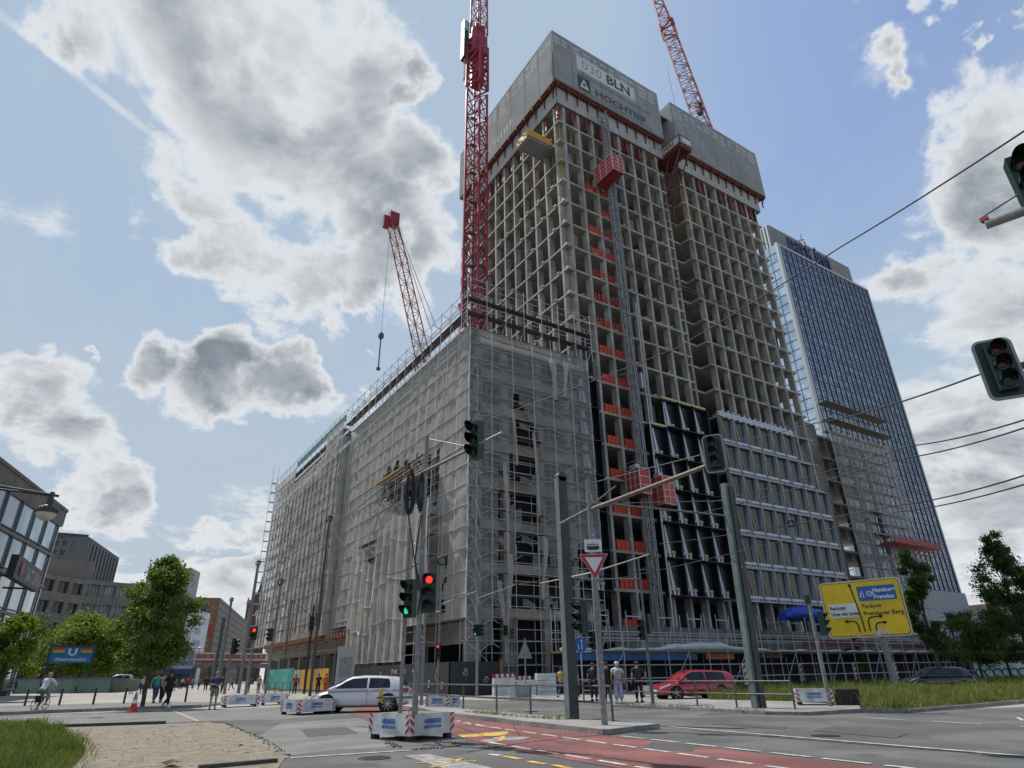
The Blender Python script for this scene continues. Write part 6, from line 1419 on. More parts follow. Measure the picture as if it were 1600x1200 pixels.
# ================================================================== VEHICLES
glassc=mat('car_glass',(0.02,0.025,0.028),.06,var=0,spec=.9,coat=.5); tyre=mat('tyre',(0.02,0.02,0.02),.85,var=.1); rimm=mat('alloy_rim',(0.45,0.46,0.47),.3,metal=.7,var=.05); archm=mat('wheel_arch',(0.008,0.008,0.008),.9,var=0)
lampw=mat('headlamp_glass',(0.6,0.62,0.64),.08,var=.1,scale=20,metal=.3,coat=1); lampr=mat('tail_lamp',(0.35,0.01,0.015),.15,var=0,coat=1); trim=mat('black_trim',(0.02,0.02,0.02),.5,var=0)
def car(name,label,cat,loc,rz,paint,L=4.2,H=1.48,Wd=1.79,roofx=(-1.80,-1.1,-.1,.45,1.22),hand=True,wr=.32,sp=10):
    t=thing(name,label,cat,loc,rz); k=L/4.2; w=Wd/1.79; h=H/1.48
    st=[(-2.10,.66,.42,.80),(-2.06,.78,.32,.92),(-1.9,.85,.25,.99),(-1.5,.885,.2,1.0),(-.8,.895,.19,.985),(0,.895,.19,.965),(.8,.89,.19,.945),(1.25,.88,.2,.92),(1.55,.86,.22,.85),(1.85,.80,.24,.76),(2.02,.70,.27,.66),(2.10,.52,.34,.56)]
    b=MB(); rs=[]
    for x,hw,zb,zt in st:
        r=[]; n=20
        for i in range(n):
            a=2*math.pi*i/n; c,s=math.cos(a),math.sin(a); e=.42 if s>0 else .30
            yy=math.copysign(abs(c)**e,c)*hw; zz=(zb+zt)/2+math.copysign(abs(s)**(.55 if s>0 else .4),s)*(zt-zb)/2
            if s>0: yy*=1-.10*s
            r.append((x*k,yy*w,zz*h))
        rs.append(r)
    b.rings(rs)
    # greenhouse
    rx,r1,r2,r3,r4=roofx; prof=[(rx-.22,.93),(rx-.12,1.08),(rx+.02,1.30),(rx+.2,1.405),(r1,1.455),(r2,1.48),(r3,1.44),(r3+.22,1.345),(r3+.45,1.19),(r4-.1,.99),(r4,.92)]
    def zr(x):
        for (xa,za),(xb,zb) in zip(prof[:-1],prof[1:]):
            if xa<=x<=xb: return za+(zb-za)*(x-xa)/(xb-xa)
        return .92
    def ys(z): return .845-(z-.90)*.42
    rs=[]
    for x,z in prof:
        yb=ys(.88)-.0; yt=max(.3,ys(z))-.06; zz=max(z,.90)
        r=[(x*k,-yb*w,.86*h),(x*k,-ys(min(zz,.95))*w,min(zz,.95)*h),(x*k,-ys(zz-.05 if zz>1 else zz)*w,(zz-.05 if zz>1 else zz)*h),(x*k,-yt*w,(zz-.008)*h),(x*k,-yt*.5*w,(zz+.012)*h),(x*k,0,(zz+.018)*h)]
        r=r+[(p[0],-p[1],p[2]) for p in r[-2::-1]]; rs.append(r)
    b.rings(rs); o=b.build('body',paint,t,world=False)
    # side windows
    def win_(xs,nm,lab=None):
        for s in (-1,1):
            b=MB(); lo=[];hi=[]
            for x,f0,f1 in xs: 
                z0_=.965; z1_=zr(x)-.085; za=z0_+(z1_-z0_)*f0; zb=z0_+(z1_-z0_)*f1; lo.append((x*k,s*(ys(za)+.006)*w,za*h)); hi.append((x*k,s*(ys(zb)+.006)*w,zb*h))
            n=len(lo); b.add(lo+hi,[(i,i+1,n+i+1,n+i) for i in range(n-1)]+[(n+i,n+i+1,i+1,i) for i in range(n-1)]); b.build(nm,glassc,t,world=False)
    m1=(r2+r1)/2+.12
    win_([(rx+.42,0,.55),(rx+.5,0,1),(m1-.35,0,1),(m1-.04,0,1)],'rear_window'); win_([(m1+.04,0,1),(r3-.05,0,1),(r3+.25,0,1),(r3+.5,0,.9),(r4-.28,0,.25)],'front_window')
    b=MB(); z0_,z1_=1.0,1.405; xa,xb=r4-.13,r3+.1
    b.add([(xa*k+.03,-.68*w,z0_*h),(xa*k+.03,.68*w,z0_*h),(xb*k+.03,.56*w,z1_*h+.01),(xb*k+.03,-.56*w,z1_*h+.01)],[(0,1,2,3),(3,2,1,0)]); b.build('windscreen',glassc,t,world=False)
    b=MB(); b.add([(rx*k-.17*k,-.62*w,1.06*h),(rx*k-.17*k,.62*w,1.06*h),((rx+.10)*k-.05,.52*w,1.36*h),((rx+.10)*k-.05,-.52*w,1.36*h)],[(0,3,2,1),(0,1,2,3)]); b.build('rear_screen',glassc,t,world=False)
    for xw in (-1.27,1.30):
        for s in (-1,1):
            c=(xw*k,s*(.885*w-.09),wr); b=MB(); b.lathe((c[0],s*(.878*w),wr),[(wr+.07,0),(wr+.07,s*.022)],24,ax=(0,1,0)); b.build('wheel_arch',archm,t,world=False)
            b=MB(); 
            b.lathe((c[0],s*(.885*w-.20),wr),[(wr-.1,0),(wr,.03),(wr,.19),(wr-.03,.22),(wr-.10,.225)],24,ax=(0,s,0)); wo=b.build('wheel',tyre,t,world=False)
            b=MB(); b.lathe((c[0],s*(.885*w+.012),wr),[(wr-.08,0),(wr-.09,.008),(wr-.11,.0)],24,ax=(0,s,0)); y1=s*(.885*w+.028)
            for q in range(sp): 
                a=2*math.pi*q/sp; b.beam((c[0]+.03*math.cos(a),y1,wr+.03*math.sin(a)),(c[0]+(wr-.085)*math.cos(a+.12),y1,wr+(wr-.085)*math.sin(a+.12)),.028,.012,up=(0,1,0))
            b.lathe((c[0],s*(.885*w+.02),wr),[(.05,0),(.045,.016)],12,ax=(0,s,0)); ro=b.build('rim',rimm,wo,world=False)
    for s in (-1,1):
        b=MB(); b.add([(1.62*k,s*.835*w,.74*h),(2.03*k,s*.66*w,.58*h),(2.0*k,s*.60*w,.67*h),(1.85*k,s*.72*w,.74*h),(1.58*k,s*.80*w,.82*h)],[(0,1,2,3,4),(4,3,2,1,0)]); b.build('headlight',lampw,t,world=False)
        b=MB(); b.box(-2.09*k,-1.88*k,s*.70*w,s*.86*w,.78*h,.95*h); b.build('tail_light',lampr,t,world=False)
        b=MB(); b.rings([[((r4-.38+dx)*k,s*(.90+dy*.5)*w,(1.0+dz)*h) for dx,dz in ((-.05*q,0),(0,.07*q),(.08*q,.02*q),(.05*q,-.05*q))] for dy,q in ((0,.8),(.1,1.2),(.3,1.1),(.36,.5))]); b.build('mirror',paint,t,world=False)
        for xh in (m1-.22,m1-1.05): b=MB(); b.box(xh*k,(xh+.2)*k,s*.893*w,s*.925*w,.835*h,.865*h); b.build('handle',paint,t,world=False)
        b=MB()
        for xd in (m1,): b.box(xd*k-.006,xd*k+.006,s*.888*w,s*.8985*w,.3*h,.93*h)
        b.box(-.95*k,.95*k,s*.886*w,s*.90*w,.24*h,.27*h); b.build('door_seam',trim,t,world=False)
    b=MB(); b.box(2.0*k,2.11*k,-.5*w,.5*w,.33*h,.42*h); b.box(1.98*k,2.09*k,-.42*w,.42*w,.55*h,.60*h); b.build('grille',trim,t,world=False)
    b=MB(); b.box(2.1*k,2.115*k,-.26,.26,.43*h,.52*h); b.build('number_plate',whitep,t,world=False); b=MB(); b.box(-2.115*k,-2.1*k,-.26,.26,.55*h,.66*h); b.build('number_plate',whitep,t,world=False)
    return t
cw=mat('car_white',(0.66,0.67,0.69),.3,var=0,coat=.9,var2=.05); cr=mat('car_red',(0.36,0.012,0.03),.25,var=0,coat=1.0); ck_=mat('car_black',(0.015,0.017,0.02),.2,var=0,coat=1.0); cs_=mat('car_silver',(0.5,0.52,0.54),.3,metal=.4,var=0,coat=.8)
def place_car(fn,fr,rr_,wside=.85):
    f=np.array(gp(*fr)); r=np.array(gp(*rr_)); return f,r
wf=np.array(gp(522.5,1111.5)); wr_=np.array(gp(617.5,1109.8)); 
d=np.array((wf-wr_))[:2]; d/=np.linalg.norm(d)
# the visible flank is the car's left side (faces the camera)
nrm=np.array((d[1],-d[0])); 
if nrm.dot(-wf[:2])<0: nrm=-nrm
cen=(wf[:2]+wr_[:2])/2-nrm*-.93-0*d
car('hatchback','white hatchback crossing the junction behind the ballast block with its front to the left','car',(cen[0],cen[1],0.01),math.atan2(d[1],d[0]),cw,L=4.8,H=1.58,Wd=1.95,wr=.37,roofx=(-1.74,-.85,-.15,.34,1.32))
cc=np.array(ar(1079,1060,42)); dv=cc[:2]/np.linalg.norm(cc[:2]); left=np.array((-dv[1],dv[0])); hd=left*.88-dv*.47
car('coupe_car','shiny red low roofed car half hidden by the verge grass, front to the left','car',(cc[0],cc[1],.05),math.atan2(hd[1],hd[0]),cr,L=4.7,H=1.56,Wd=1.9,roofx=(-2.0,-1.0,-.15,.35,1.15),wr=.35,sp=5)
cc=np.array(ar(1462,1056,58)); dv=cc[:2]/np.linalg.norm(cc[:2]); left=np.array((-dv[1],dv[0])); hd=left*.93-dv*.36
car('dark_car','black car parked beyond the grass at the right, behind the thin tree stems','car',(cc[0],cc[1],.0),math.atan2(hd[1],hd[0]),ck_,L=4.4,H=1.55)
cc=np.array(ar(186,1061,128)); dv=cc[:2]/np.linalg.norm(cc[:2]); left=np.array((-dv[1],dv[0]))
car('silver_car','pale silver car far back above the end of the green glass wall','car',(cc[0],cc[1],.9),math.atan2(left[1],left[0]),cs_,L=4.4,H=1.7)
# ================================================================== PEOPLE
skin=mat('skin',(0.42,0.25,0.18),.6,var=.05); skin2=mat('skin_tan',(0.26,0.15,0.10),.6,var=.05)
def skinmesh(name,verts,edges,radii,sub=1):
    me=bpy.data.meshes.new(name); me.from_pydata(verts,edges,[]); o=bpy.data.objects.new(name,me); SC.collection.objects.link(o)
    md=o.modifiers.new('skin','SKIN'); md.use_smooth_shade=True
    sk=me.skin_vertices[0].data
    for i,r in enumerate(radii): sk[i].radius=r if isinstance(r,tuple) else (r,r)
    sk[0].use_root=True
    if sub: o.modifiers.new('sub','SUBSURF').levels=sub
    dg=bpy.context.evaluated_depsgraph_get(); m2=bpy.data.meshes.new_from_object(o.evaluated_get(dg)); m2.name=name
    bpy.data.objects.remove(o); return m2
def pose_pts(kind):
    P=dict(pelvis=(0,0,.94),waist=(0,.0,1.08),chest=(0,.01,1.28),neck0=(0,0,1.44),neck=(0,.01,1.50),h0=(0,.02,1.57),h1=(0,.03,1.66),h2=(0,.02,1.73))
    def leg(s,ky,kz,ay_,az_,fy=.16):
        P['hip%d'%s]=(s*.09,0,.90); P['knee%d'%s]=(s*.10,ky,kz); P['ank%d'%s]=(s*.105,ay_,az_); P['toe%d'%s]=(s*.12,ay_+fy,max(.03,az_-.05))
    def arm(s,ex,ey,ez,hx,hy,hz):
        P['sh%d'%s]=(s*.18,0,1.42); P['el%d'%s]=(s*ex,ey,ez); P['wr%d'%s]=(s*hx,hy,hz); w=np.array(P['wr%d'%s]); e=np.array(P['el%d'%s]); d=(w-e)/np.linalg.norm(w-e)
        P['pl%d'%s]=tuple(w+d*.07)
        for j,(o,l,c) in enumerate(((-.028,.075,.0),(-.010,.088,.01),(.010,.082,.012),(.027,.062,.01))):
            q=w+d*(.08+l)+np.array((0,o,0))+np.array((0,.012+c,-.01)); P['f%d_%d'%(s,j)]=tuple(q)
        P['th%d'%s]=tuple(w+d*.07+np.array((-s*.02,.055,.0)))
    if kind=='walk': leg(1,.20,.52,.26,.09); leg(-1,.02,.50,-.30,.14,.13); arm(1,.25,-.12,1.16,.27,-.02,.94); arm(-1,.24,.08,1.14,.24,.26,.98)
    elif kind=='stand': leg(1,.03,.50,.02,.08); leg(-1,.02,.50,-.02,.08); arm(1,.25,-.03,1.15,.26,.08,.92); arm(-1,.25,-.03,1.15,.26,.08,.92)
    elif kind=='phone': leg(1,.03,.50,.02,.08); leg(-1,.05,.50,-.03,.08); arm(1,.25,.02,1.15,.10,.26,1.16); arm(-1,.25,.02,1.15,.10,.26,1.13)
    elif kind=='hips': leg(1,.03,.50,.02,.08); leg(-1,.02,.50,-.02,.08); arm(1,.36,-.08,1.18,.22,.04,1.02); arm(-1,.25,-.03,1.15,.26,.08,.92)
    elif kind=='cycle': 
        P.update(pelvis=(0,-.05,1.0),waist=(0,.02,1.12),chest=(0,.10,1.30),neck0=(0,.16,1.45),neck=(0,.19,1.51),h0=(0,.21,1.58),h1=(0,.23,1.67),h2=(0,.21,1.74)); leg(1,.33,.72,.22,.30); leg(-1,.26,.55,-.02,.10)
        P['hip1']=(.09,-.03,.97); P['hip-1']=(-.09,-.03,.97); arm(1,.30,.30,1.25,.25,.50,1.12); arm(-1,.30,.30,1.25,.25,.50,1.12)
        P['sh1']=(.18,.14,1.43); P['sh-1']=(-.18,.14,1.43)
    return P
PM={}
def person_mesh(kind):
    if kind in PM: return PM[kind]
    P=pose_pts(kind)
    def build(name,chain,rad,sub=1):
        names=[];edges=[]
        for c in chain:
            for a in c:
                if a not in names: names.append(a)
            edges+= [(names.index(p),names.index(q)) for p,q in zip(c[:-1],c[1:])]
        return skinmesh(name,[P[n] for n in names],edges,[rad(n) for n in names],sub)
    def rb(n):
        base={'pelvis':(.145,.105),'waist':(.125,.095),'chest':(.155,.11),'neck0':(.07,.06),'neck':.052,'h0':(.062,.075),'h1':(.078,.095),'h2':(.055,.065)}
        if n in base: return base[n]
        for k,v in (('hip',.085),('knee',.056),('ank',.038),('toe',.035),('sh',.055),('el',.04),('wr',.027),('pl',.032),('th',.011)):
            if n.startswith(k): return v
        return .009
    ch=[['pelvis','waist','chest','neck0','neck','h0','h1','h2']]
    for s in (1,-1):
        ch.append(['pelvis','hip%d'%s,'knee%d'%s,'ank%d'%s,'toe%d'%s]); ch.append(['neck0','sh%d'%s,'el%d'%s,'wr%d'%s,'pl%d'%s])
        for j in range(4): ch.append(['pl%d'%s,'f%d_%d'%(s,j)])
        ch.append(['wr%d'%s,'th%d'%s])
    body=build('body',ch,rb)
    for s in (1,-1):
        P['sl%d'%s]=tuple(np.array(P['sh%d'%s])*.35+np.array(P['el%d'%s])*.65); P['lw%d'%s]=tuple(np.array(P['el%d'%s])*.15+np.array(P['wr%d'%s])*.85); P['cu%d'%s]=tuple(np.array(P['knee%d'%s])*.15+np.array(P['ank%d'%s])*.85); P['ck%d'%s]=tuple(np.array(P['hip%d'%s])*.2+np.array(P['knee%d'%s])*.8)
    P['hem']=tuple(np.array(P['pelvis'])+np.array((0,0,-.04)))
    def rs(n): return {'hem':(.165,.125),'pelvis':(.17,.125),'waist':(.155,.12),'chest':(.18,.135),'neck0':(.085,.075)}.get(n,.08 if n[:2]=='sh' else .07 if n[:2]=='sl' else .06 if n[:2]=='el' else .045)
    shirt=build('shirt',[['waist','chest','neck0'],['waist','pelvis','hem'],['neck0','sh1','sl1'],['neck0','sh-1','sl-1']],rs)
    coat=build('shirt',[['waist','chest','neck0'],['waist','pelvis','hem'],['neck0','sh1','el1','lw1'],['neck0','sh-1','el-1','lw-1']],rs)
    def rt(n): return (.15,.115) if n=='pelvis' else .105 if n[:3]=='hip' else .08 if n[:4]=='knee' else .062 if n[:2]=='cu' else .095
    trou=build('trousers',[['pelvis','hip1','knee1','cu1'],['pelvis','hip-1','knee-1','cu-1']],rt)
    wide=build('trousers',[['pelvis','hip1','knee1','cu1'],['pelvis','hip-1','knee-1','cu-1']],lambda n:(.15,.12) if n=='pelvis' else .105 if n[:3]=='hip' else .105)
    shorts=build('shorts',[['pelvis','hip1','ck1'],['pelvis','hip-1','ck-1']],rt)
    hb=MB(); h=np.array(P['h1'])+np.array((0,-.012,.02)); hb.lathe(tuple(h-np.array((0,0,.07))),[(.07,0),(.092,.04),(.095,.09),(.075,.135),(.03,.16)],14); 
    sh=MB()
    for s in (1,-1): 
        a=np.array(P['ank%d'%s]); z=a[2]-.07; sh.rings([[ (a[0]+x*sc,a[1]+y,max(0,z)+zz*zs) for x,zz in ((-.045,0),(.045,0),(.045,.07),(0,.10),(-.045,.07))] for y,sc,zs in ((-.09,.7,.8),(-.04,1,1.2),(.06,1,1.0),(.15,1.05,.65),(.20,.6,.4))])
    fc=MB(); f=np.array(P['h1'])
    fc.rings([[(f[0]+x,f[1]+.085+y,f[2]+z-.02) for x,z in ((-.013,-.03),(.013,-.03),(.006,.02),(-.006,.02))] for y in (0,.022)]) 
    PM[kind]=(body,shirt,coat,trou,wide,shorts,hb,sh,P); return PM[kind]
CM={}
def cmat(c,rough=.85):
    key=tuple(c)
    if key not in CM: CM[key]=mat('cloth_%d'%len(CM),c,rough,var=.12,scale=5)
    return CM[key]
NAVY=(.03,.045,.12);BLK=(.012,.012,.014);JEAN=(.04,.07,.13);WHT=(.62,.61,.58);GRY=(.20,.20,.19);OLV=(.10,.11,.07)
def person(px,py,hpx,kind,face,label,top,bot,hair=(.03,.022,.015),long_=False,legs='trousers',z=0.,sk=skin,bag=None,r=None,shoe=BLK,cap=None,hgt=None,group=None):
    g=gp(px,py,z); 
    if r: g=ar(px,py,r); g=(g[0],g[1],z)
    H=hgt or 1.93; s=H/1.74
    body,shirt,coat,trou,wide,shorts,hb,sh,P=person_mesh(kind)
    t=thing('person',label,'person',g,U(face),group); t.scale=(s*1.12,s*1.12,s)
    def inst(nm,me,m,par=t):
        o=bpy.data.objects.new(nm,me.copy() if False else me); SC.collection.objects.link(o); o.parent=par
        if not me.materials: me.materials.append(m)
        o.material_slots[0].link='OBJECT'; o.material_slots[0].material=m; return o
    bo=inst('body',body,sk); inst('shirt',coat if long_ else shirt,cmat(top)); inst(legs if legs!='wide' else 'trousers',{'trousers':trou,'wide':wide,'shorts':shorts}[legs],cmat(bot))
    if 'hm' not in PM: PM['hm']={}
    if kind not in PM['hm']: PM['hm'][kind]=(hb,sh)
    o=hb.build('cap' if cap else 'hair',cmat(cap or hair),t,world=False); o=sh.build('shoes',cmat(shoe),t,world=False)
    if bag:
        c=np.array(P['chest']); q=MB(); q.rings([[(x*sc,c[1]-.14-dy,c[2]-.08+zz*sc) for x,zz in ((-.15,-.2),(.15,-.2),(.16,.1),(.1,.22),(-.1,.22),(-.16,.1))] for dy,sc in ((0,.95),(.06,1.0),(.14,.85))]); 
        for e in (-1,1): q.path([(e*.10,c[1]-.13,c[2]+.12),(e*.11,c[1]+.02,c[2]+.20),(e*.12,c[1]+.15,c[2]+.05),(e*.12,c[1]+.12,c[2]-.15)],.02,6)
        q.build('backpack',cmat(bag),t,world=False)
    return t
# facing angle: 0 looks along +Y (away left); 180 towards camera
person(331,1109,60,'phone',170,'person in a navy shirt and grey shorts standing on the road, hands together',NAVY,GRY,legs='shorts',shoe=(.05,.05,.05),sk=skin,hair=(.3,.2,.14),z=0)
person(258,1106,60,'walk',215,'person in a black print T-shirt and black trousers stepping to the kerb',BLK,BLK,z=.1,shoe=WHT,sk=skin2)
person(239,1099,60,'walk',195,'person in a teal T-shirt and blue jeans beside the tree stem',(.02,.30,.22),JEAN,z=.1)
person(250,1098,60,'walk',190,'person in an orange top and dark trousers behind the one in black',(.42,.22,.10),BLK,z=.1)
person(220,1085,60,'phone',190,'person in a cream shirt and jeans left of the tree stem, hands raised',(.50,.46,.38),JEAN,z=.1,hair=(.35,.33,.3))
person(204,1085,60,'stand',170,'person in pale olive clothes at the end of the green glass wall',(.20,.24,.18),(.20,.22,.17),z=.1,long_=True)
person(119,1083,60,'walk',150,'white haired person in a black coat bending forward before the green glass wall',BLK,(.06,.06,.06),z=.1,long_=True,hair=(.6,.6,.58))
person(113,1083,60,'walk',160,'person in dark coat and grey trousers just behind the white haired person',(.02,.02,.02),(.15,.15,.15),z=.1,long_=True)
person(147,1082,60,'stand',100,'person all in black right of the right post of the station sign',BLK,BLK,z=.1,long_=True,hair=(.4,.3,.15))
person(46,1083,60,'phone',200,'person in a white shirt and black trousers left of the cyclist',(.55,.52,.5),BLK,z=.1)
person(61,1080,60,'stand',160,'person in black hidden behind the cyclist',BLK,BLK,z=.1)
person(22,1084,60,'stand',190,'person in a black shirt and shorts near the left edge',BLK,(.02,.02,.02),z=.1,legs='shorts')
person(10,1083,60,'stand',150,'person in a red orange top near the left edge',(.45,.07,.03),(.05,.06,.1),z=.1)
person(2,1083,60,'stand',180,'person in a blue grey shirt cut by the left edge',(.10,.14,.22),JEAN,z=.1)
person(271,1080,60,'stand',190,'person in grey top and dark shorts right of the one in black, farther back',(.25,.25,.25),BLK,z=.1,legs='shorts',long_=True)
person(283,1077,60,'walk',200,'person in a white shirt in the crowd just left of the red one',(.5,.5,.5),BLK,z=.1)
person(291,1077,60,'stand',180,'person in a red jacket in the crowd under the far signal',(.45,.04,.04),BLK,z=.1,long_=True,hair=(.35,.1,.08))
person(300,1076,60,'stand',190,'person in a cream jacket and olive trousers in the crowd',(.42,.41,.34),OLV,z=.1,long_=True)
person(309,1078,60,'walk',200,'person in a light blue shirt and blue trousers in the crowd',(.22,.26,.32),(.06,.09,.18),z=.1)
person(320,1081,60,'walk',170,'person in a dark jacket right behind the shoulder of the man in navy',(.03,.03,.04),(.03,.03,.04),z=.1,long_=True)
person(345,1083,60,'walk',190,'person in dark clothes with olive trousers behind the right elbow of the man in navy',(.03,.035,.06),OLV,z=.1,long_=True)
person(361,1078,60,'walk',120,'person in a red top and black trousers striding near the red lit light',(.5,.06,.07),BLK,z=.1)
person(388,1072,60,'stand',200,'person in grey clothes by the sticker covered poles',(.2,.2,.2),(.03,.03,.03),z=.0,long_=True,r=95)
person(404,1073,60,'stand',200,'person in a pale pink top left of the teal boards',(.5,.35,.33),GRY,z=.0,r=90)
person(461,1072,60,'stand',150,'person in a red jacket before the white part of the painted boards',(.35,.05,.03),(.05,.05,.05),z=.0,r=80,long_=True)
person(497,1073,60,'stand',160,'person in dark clothes before the yellow boards',(.03,.03,.04),BLK,z=.0,r=75)
person(508,1074,60,'stand',200,'worker in an orange jacket at the right end of the yellow boards',(.60,.16,.03),(.5,.14,.03),z=.0,r=72,long_=True)
person(968,1099,58,'stand',-35,'person with white cap, white top and wide lavender trousers, grey backpack',(.55,.54,.52),(.33,.33,.45),legs='wide',z=.11,bag=(.30,.31,.30),cap=(.6,.6,.58),shoe=WHT)
person(951,1099,58,'stand',-20,'person with dark hair and patterned black clothes left of the white cap',(.02,.02,.025),(.02,.02,.02),z=.11,long_=True,hair=(.05,.03,.02))
person(1000,1098,58,'hips',-30,'person in a dark green T-shirt and black trousers right of the silver pole',(.015,.035,.035),BLK,z=.11,sk=skin,hair=(.08,.03,.02))
person(929,1096,58,'stand',-60,'person with reddish hair in dark clothes behind the give way sign pole',(.03,.03,.03),BLK,z=.11,hair=(.15,.05,.02))
person(899,1093,58,'walk',-70,'person in a dusty blue shirt beside the tall dark mast',(.10,.12,.20),(.04,.05,.07),z=.0,hair=(.3,.25,.2),r=46)
person(878,1092,58,'walk',-60,'person in a yellow and blue shirt left of the tall dark mast',(.45,.30,.10),(.05,.06,.09),z=.0,r=47)
person(944,1094,58,'stand',-40,'person in an orange top glimpsed behind the sign pole',(.5,.2,.05),GRY,z=.11,r=44)
# cyclist
g=gp(64,1110,.1); gcy=g
t=person(60,1110,58,'cycle',-28,'person with blond hair in a white blouse and grey trousers riding a bicycle',(.60,.60,.62),(.24,.26,.24),z=.1,long_=True,hair=(.42,.30,.16),shoe=(.4,.4,.38))
cl=t.location; t=thing('bicycle','black city bicycle ridden by the person in the white blouse','bicycle',tuple(cl),U(-28+90)); b=MB()
def wheel3(b,x): 
    pts=[(x+.34*math.cos(2*math.pi*i/24),0,.35+.34*math.sin(2*math.pi*i/24)) for i in range(25)]; b.path(pts,.02,6)
for x in (-.5,.55): 
    b=MB(); wheel3(b,x)
    for i in range(12): a=math.pi*i/6; b.tube((x,0,.35),(x+.33*math.cos(a),0,.35+.33*math.sin(a)),.003,n=3,caps=False)
    b.build('wheel',tyre,t,world=False)
b=MB(); b.path([(-.5,0,.35),(-.05,0,.32),(.42,0,.85),(-.18,0,.80),(-.05,0,.32)],.02); b.path([(-.5,0,.35),(-.18,0,.80),(-.2,0,.95)],.014); b.path([(.55,0,.35),(.42,0,.85),(.40,0,1.05)],.016); b.tube((.38,-.27,1.08),(.38,.27,1.08),.014); b.box(-.32,-.08,-.08,.08,.94,.99); b.box(-.75,-.3,-.06,.06,.74,.77); b.build('frame',blackp,t,world=False)
b=MB(); b.box(-.75,-.4,-.22,-.08,.42,.76); b.build('pannier',cmat(BLK),t,world=False)
# ================================================================== TREES AND GRASS
def leafmat(name,c1,c2,c3):
    m=bpy.data.materials.new(name); m.use_nodes=True; t=m.node_tree; b=t.nodes['Principled BSDF']; L=t.links.new
    tcn=N('ShaderNodeTexCoord',t); n=N('ShaderNodeTexNoise',t); n.inputs['Scale'].default_value=.9; n.inputs['Detail'].default_value=3; L(tcn.outputs['Object'],n.inputs['Vector'])
    n2=N('ShaderNodeTexNoise',t); n2.inputs['Scale'].default_value=7.0; L(tcn.outputs['Object'],n2.inputs['Vector'])
    c=mixc(mrange(n.outputs[0],.35,.65,tree=t),c1,c2,tree=t); c=mixc(mrange(n2.outputs[0],.5,.75,0,.8,tree=t),c,c3,tree=t); L(c,b.inputs['Base Color']); b.inputs['Roughness'].default_value=.55; b.inputs['Specular IOR Level'].default_value=.3
    tr=N('ShaderNodeBsdfTranslucent',t); L(mixc(.5,c,(.25,.35,.04),tree=t),tr.inputs[0]); ms=N('ShaderNodeMixShader',t); ms.inputs[0].default_value=.38; L(b.outputs[0],ms.inputs[1]); L(tr.outputs[0],ms.inputs[2]); L(ms.outputs[0],t.nodes['Material Output'].inputs[0]); return m
lf=[leafmat('leaf_fresh',(.07,.12,.02),(.14,.19,.035),(.26,.30,.08)),leafmat('leaf_dark',(.025,.055,.018),(.045,.085,.025),(.07,.12,.04)),leafmat('leaf_lime',(.12,.19,.02),(.18,.26,.03),(.27,.34,.06))]
bark=mat('bark',(0.075,0.06,0.045),.95,var=.25,scale=9,bump=.6)
def tree(name,label,cat,base,H,W_,lobes,nleaf,ls,m,tr=.12,group=None,trunk_h=None,seed=1,lean=0.,shape='ovoid'):
    rg=np.random.default_rng(seed); t=thing(name,label,cat,base,0,group); x0,y0,z0=base; th=trunk_h or H*.28
    b=MB(); top=np.array((x0+lean,y0,z0+H*.8)); b.tube((x0,y0,z0),(x0+lean*.3,y0,z0+th),tr,tr*.75,n=10); b.tube((x0+lean*.3,y0,z0+th),tuple(top),tr*.75,tr*.15,n=8)
    cs=[];rs=[]
    for i in range(lobes):
        f=(i+.5)/lobes; zz=th*.85+(H-th*.85)*(f**.9)*.96; 
        prof=math.sin(math.pi*min(1,(f*.86+.12)))**.75 if shape=='ovoid' else (math.sin(math.pi*min(1,f*.7+.25)) if shape=='flat' else (1.15*(1-f**2.2)**.8*min(1,f*5+.5)) if shape=='egg' else (1-f)**.7*.9+.1)
        a=rg.uniform(0,6.28); rad=W_/2*prof*rg.uniform(.25,1.0); c=np.array((x0+lean*f+rad*math.cos(a),y0+rad*math.sin(a),z0+zz)); cs.append(c); rs.append(W_*(.085+.085*rg.random())*(.6+.5*prof))
        s=np.array((x0+lean*f*.6,y0,z0+th+(zz-th)*.55 if zz>th else z0+zz*.9)); b.tube(tuple(s),tuple(c),tr*.28,tr*.07,n=5)
    b.build('trunk',bark,t)
    per=rg.multinomial(nleaf,np.array(rs)**2/np.sum(np.array(rs)**2)); V=[];
    for c,r,n in zip(cs,rs,per):
        u=rg.normal(size=(n,3)); u/=np.linalg.norm(u,axis=1)[:,None]; rr_=r*(rg.random(n)**.45)[:,None]*(1+.25*rg.normal(size=(n,1))); p=c+u*rr_*np.array((1,1,.75)); 
        d1=rg.normal(size=(n,3)); d1/=np.linalg.norm(d1,axis=1)[:,None]; d2=np.cross(d1,rg.normal(size=(n,3))); d2/=np.linalg.norm(d2,axis=1)[:,None]; sz=ls*rg.uniform(.6,1.3,(n,1))
        V.append(np.stack([p-d1*sz*.6,p+d2*sz*.35,p+d1*sz*.6,p-d2*sz*.35],1).reshape(-1,3))
    V=np.concatenate(V); nq=len(V)//4; me=bpy.data.meshes.new('crown'); me.vertices.add(len(V)); me.vertices.foreach_set('co',V.ravel().astype(np.float32)); me.loops.add(nq*4); me.loops.foreach_set('vertex_index',np.arange(nq*4,dtype=np.int32)); me.polygons.add(nq); me.polygons.foreach_set('loop_start',np.arange(0,nq*4,4,dtype=np.int32)); me.update(calc_edges=True); me.materials.append(m)
    o=bpy.data.objects.new('crown',me); SC.collection.objects.link(o); o.parent=t; o.location=-t.location; return t
tb=gp(222,1105,.1); tree('leafy_tree','bushy fresh green tree on the plaza edge behind the red cone','tree',tb,9.0,5.0,80,22000,.17,lf[0],.13,seed=3,trunk_h=2.7,lean=-.2,shape='egg')
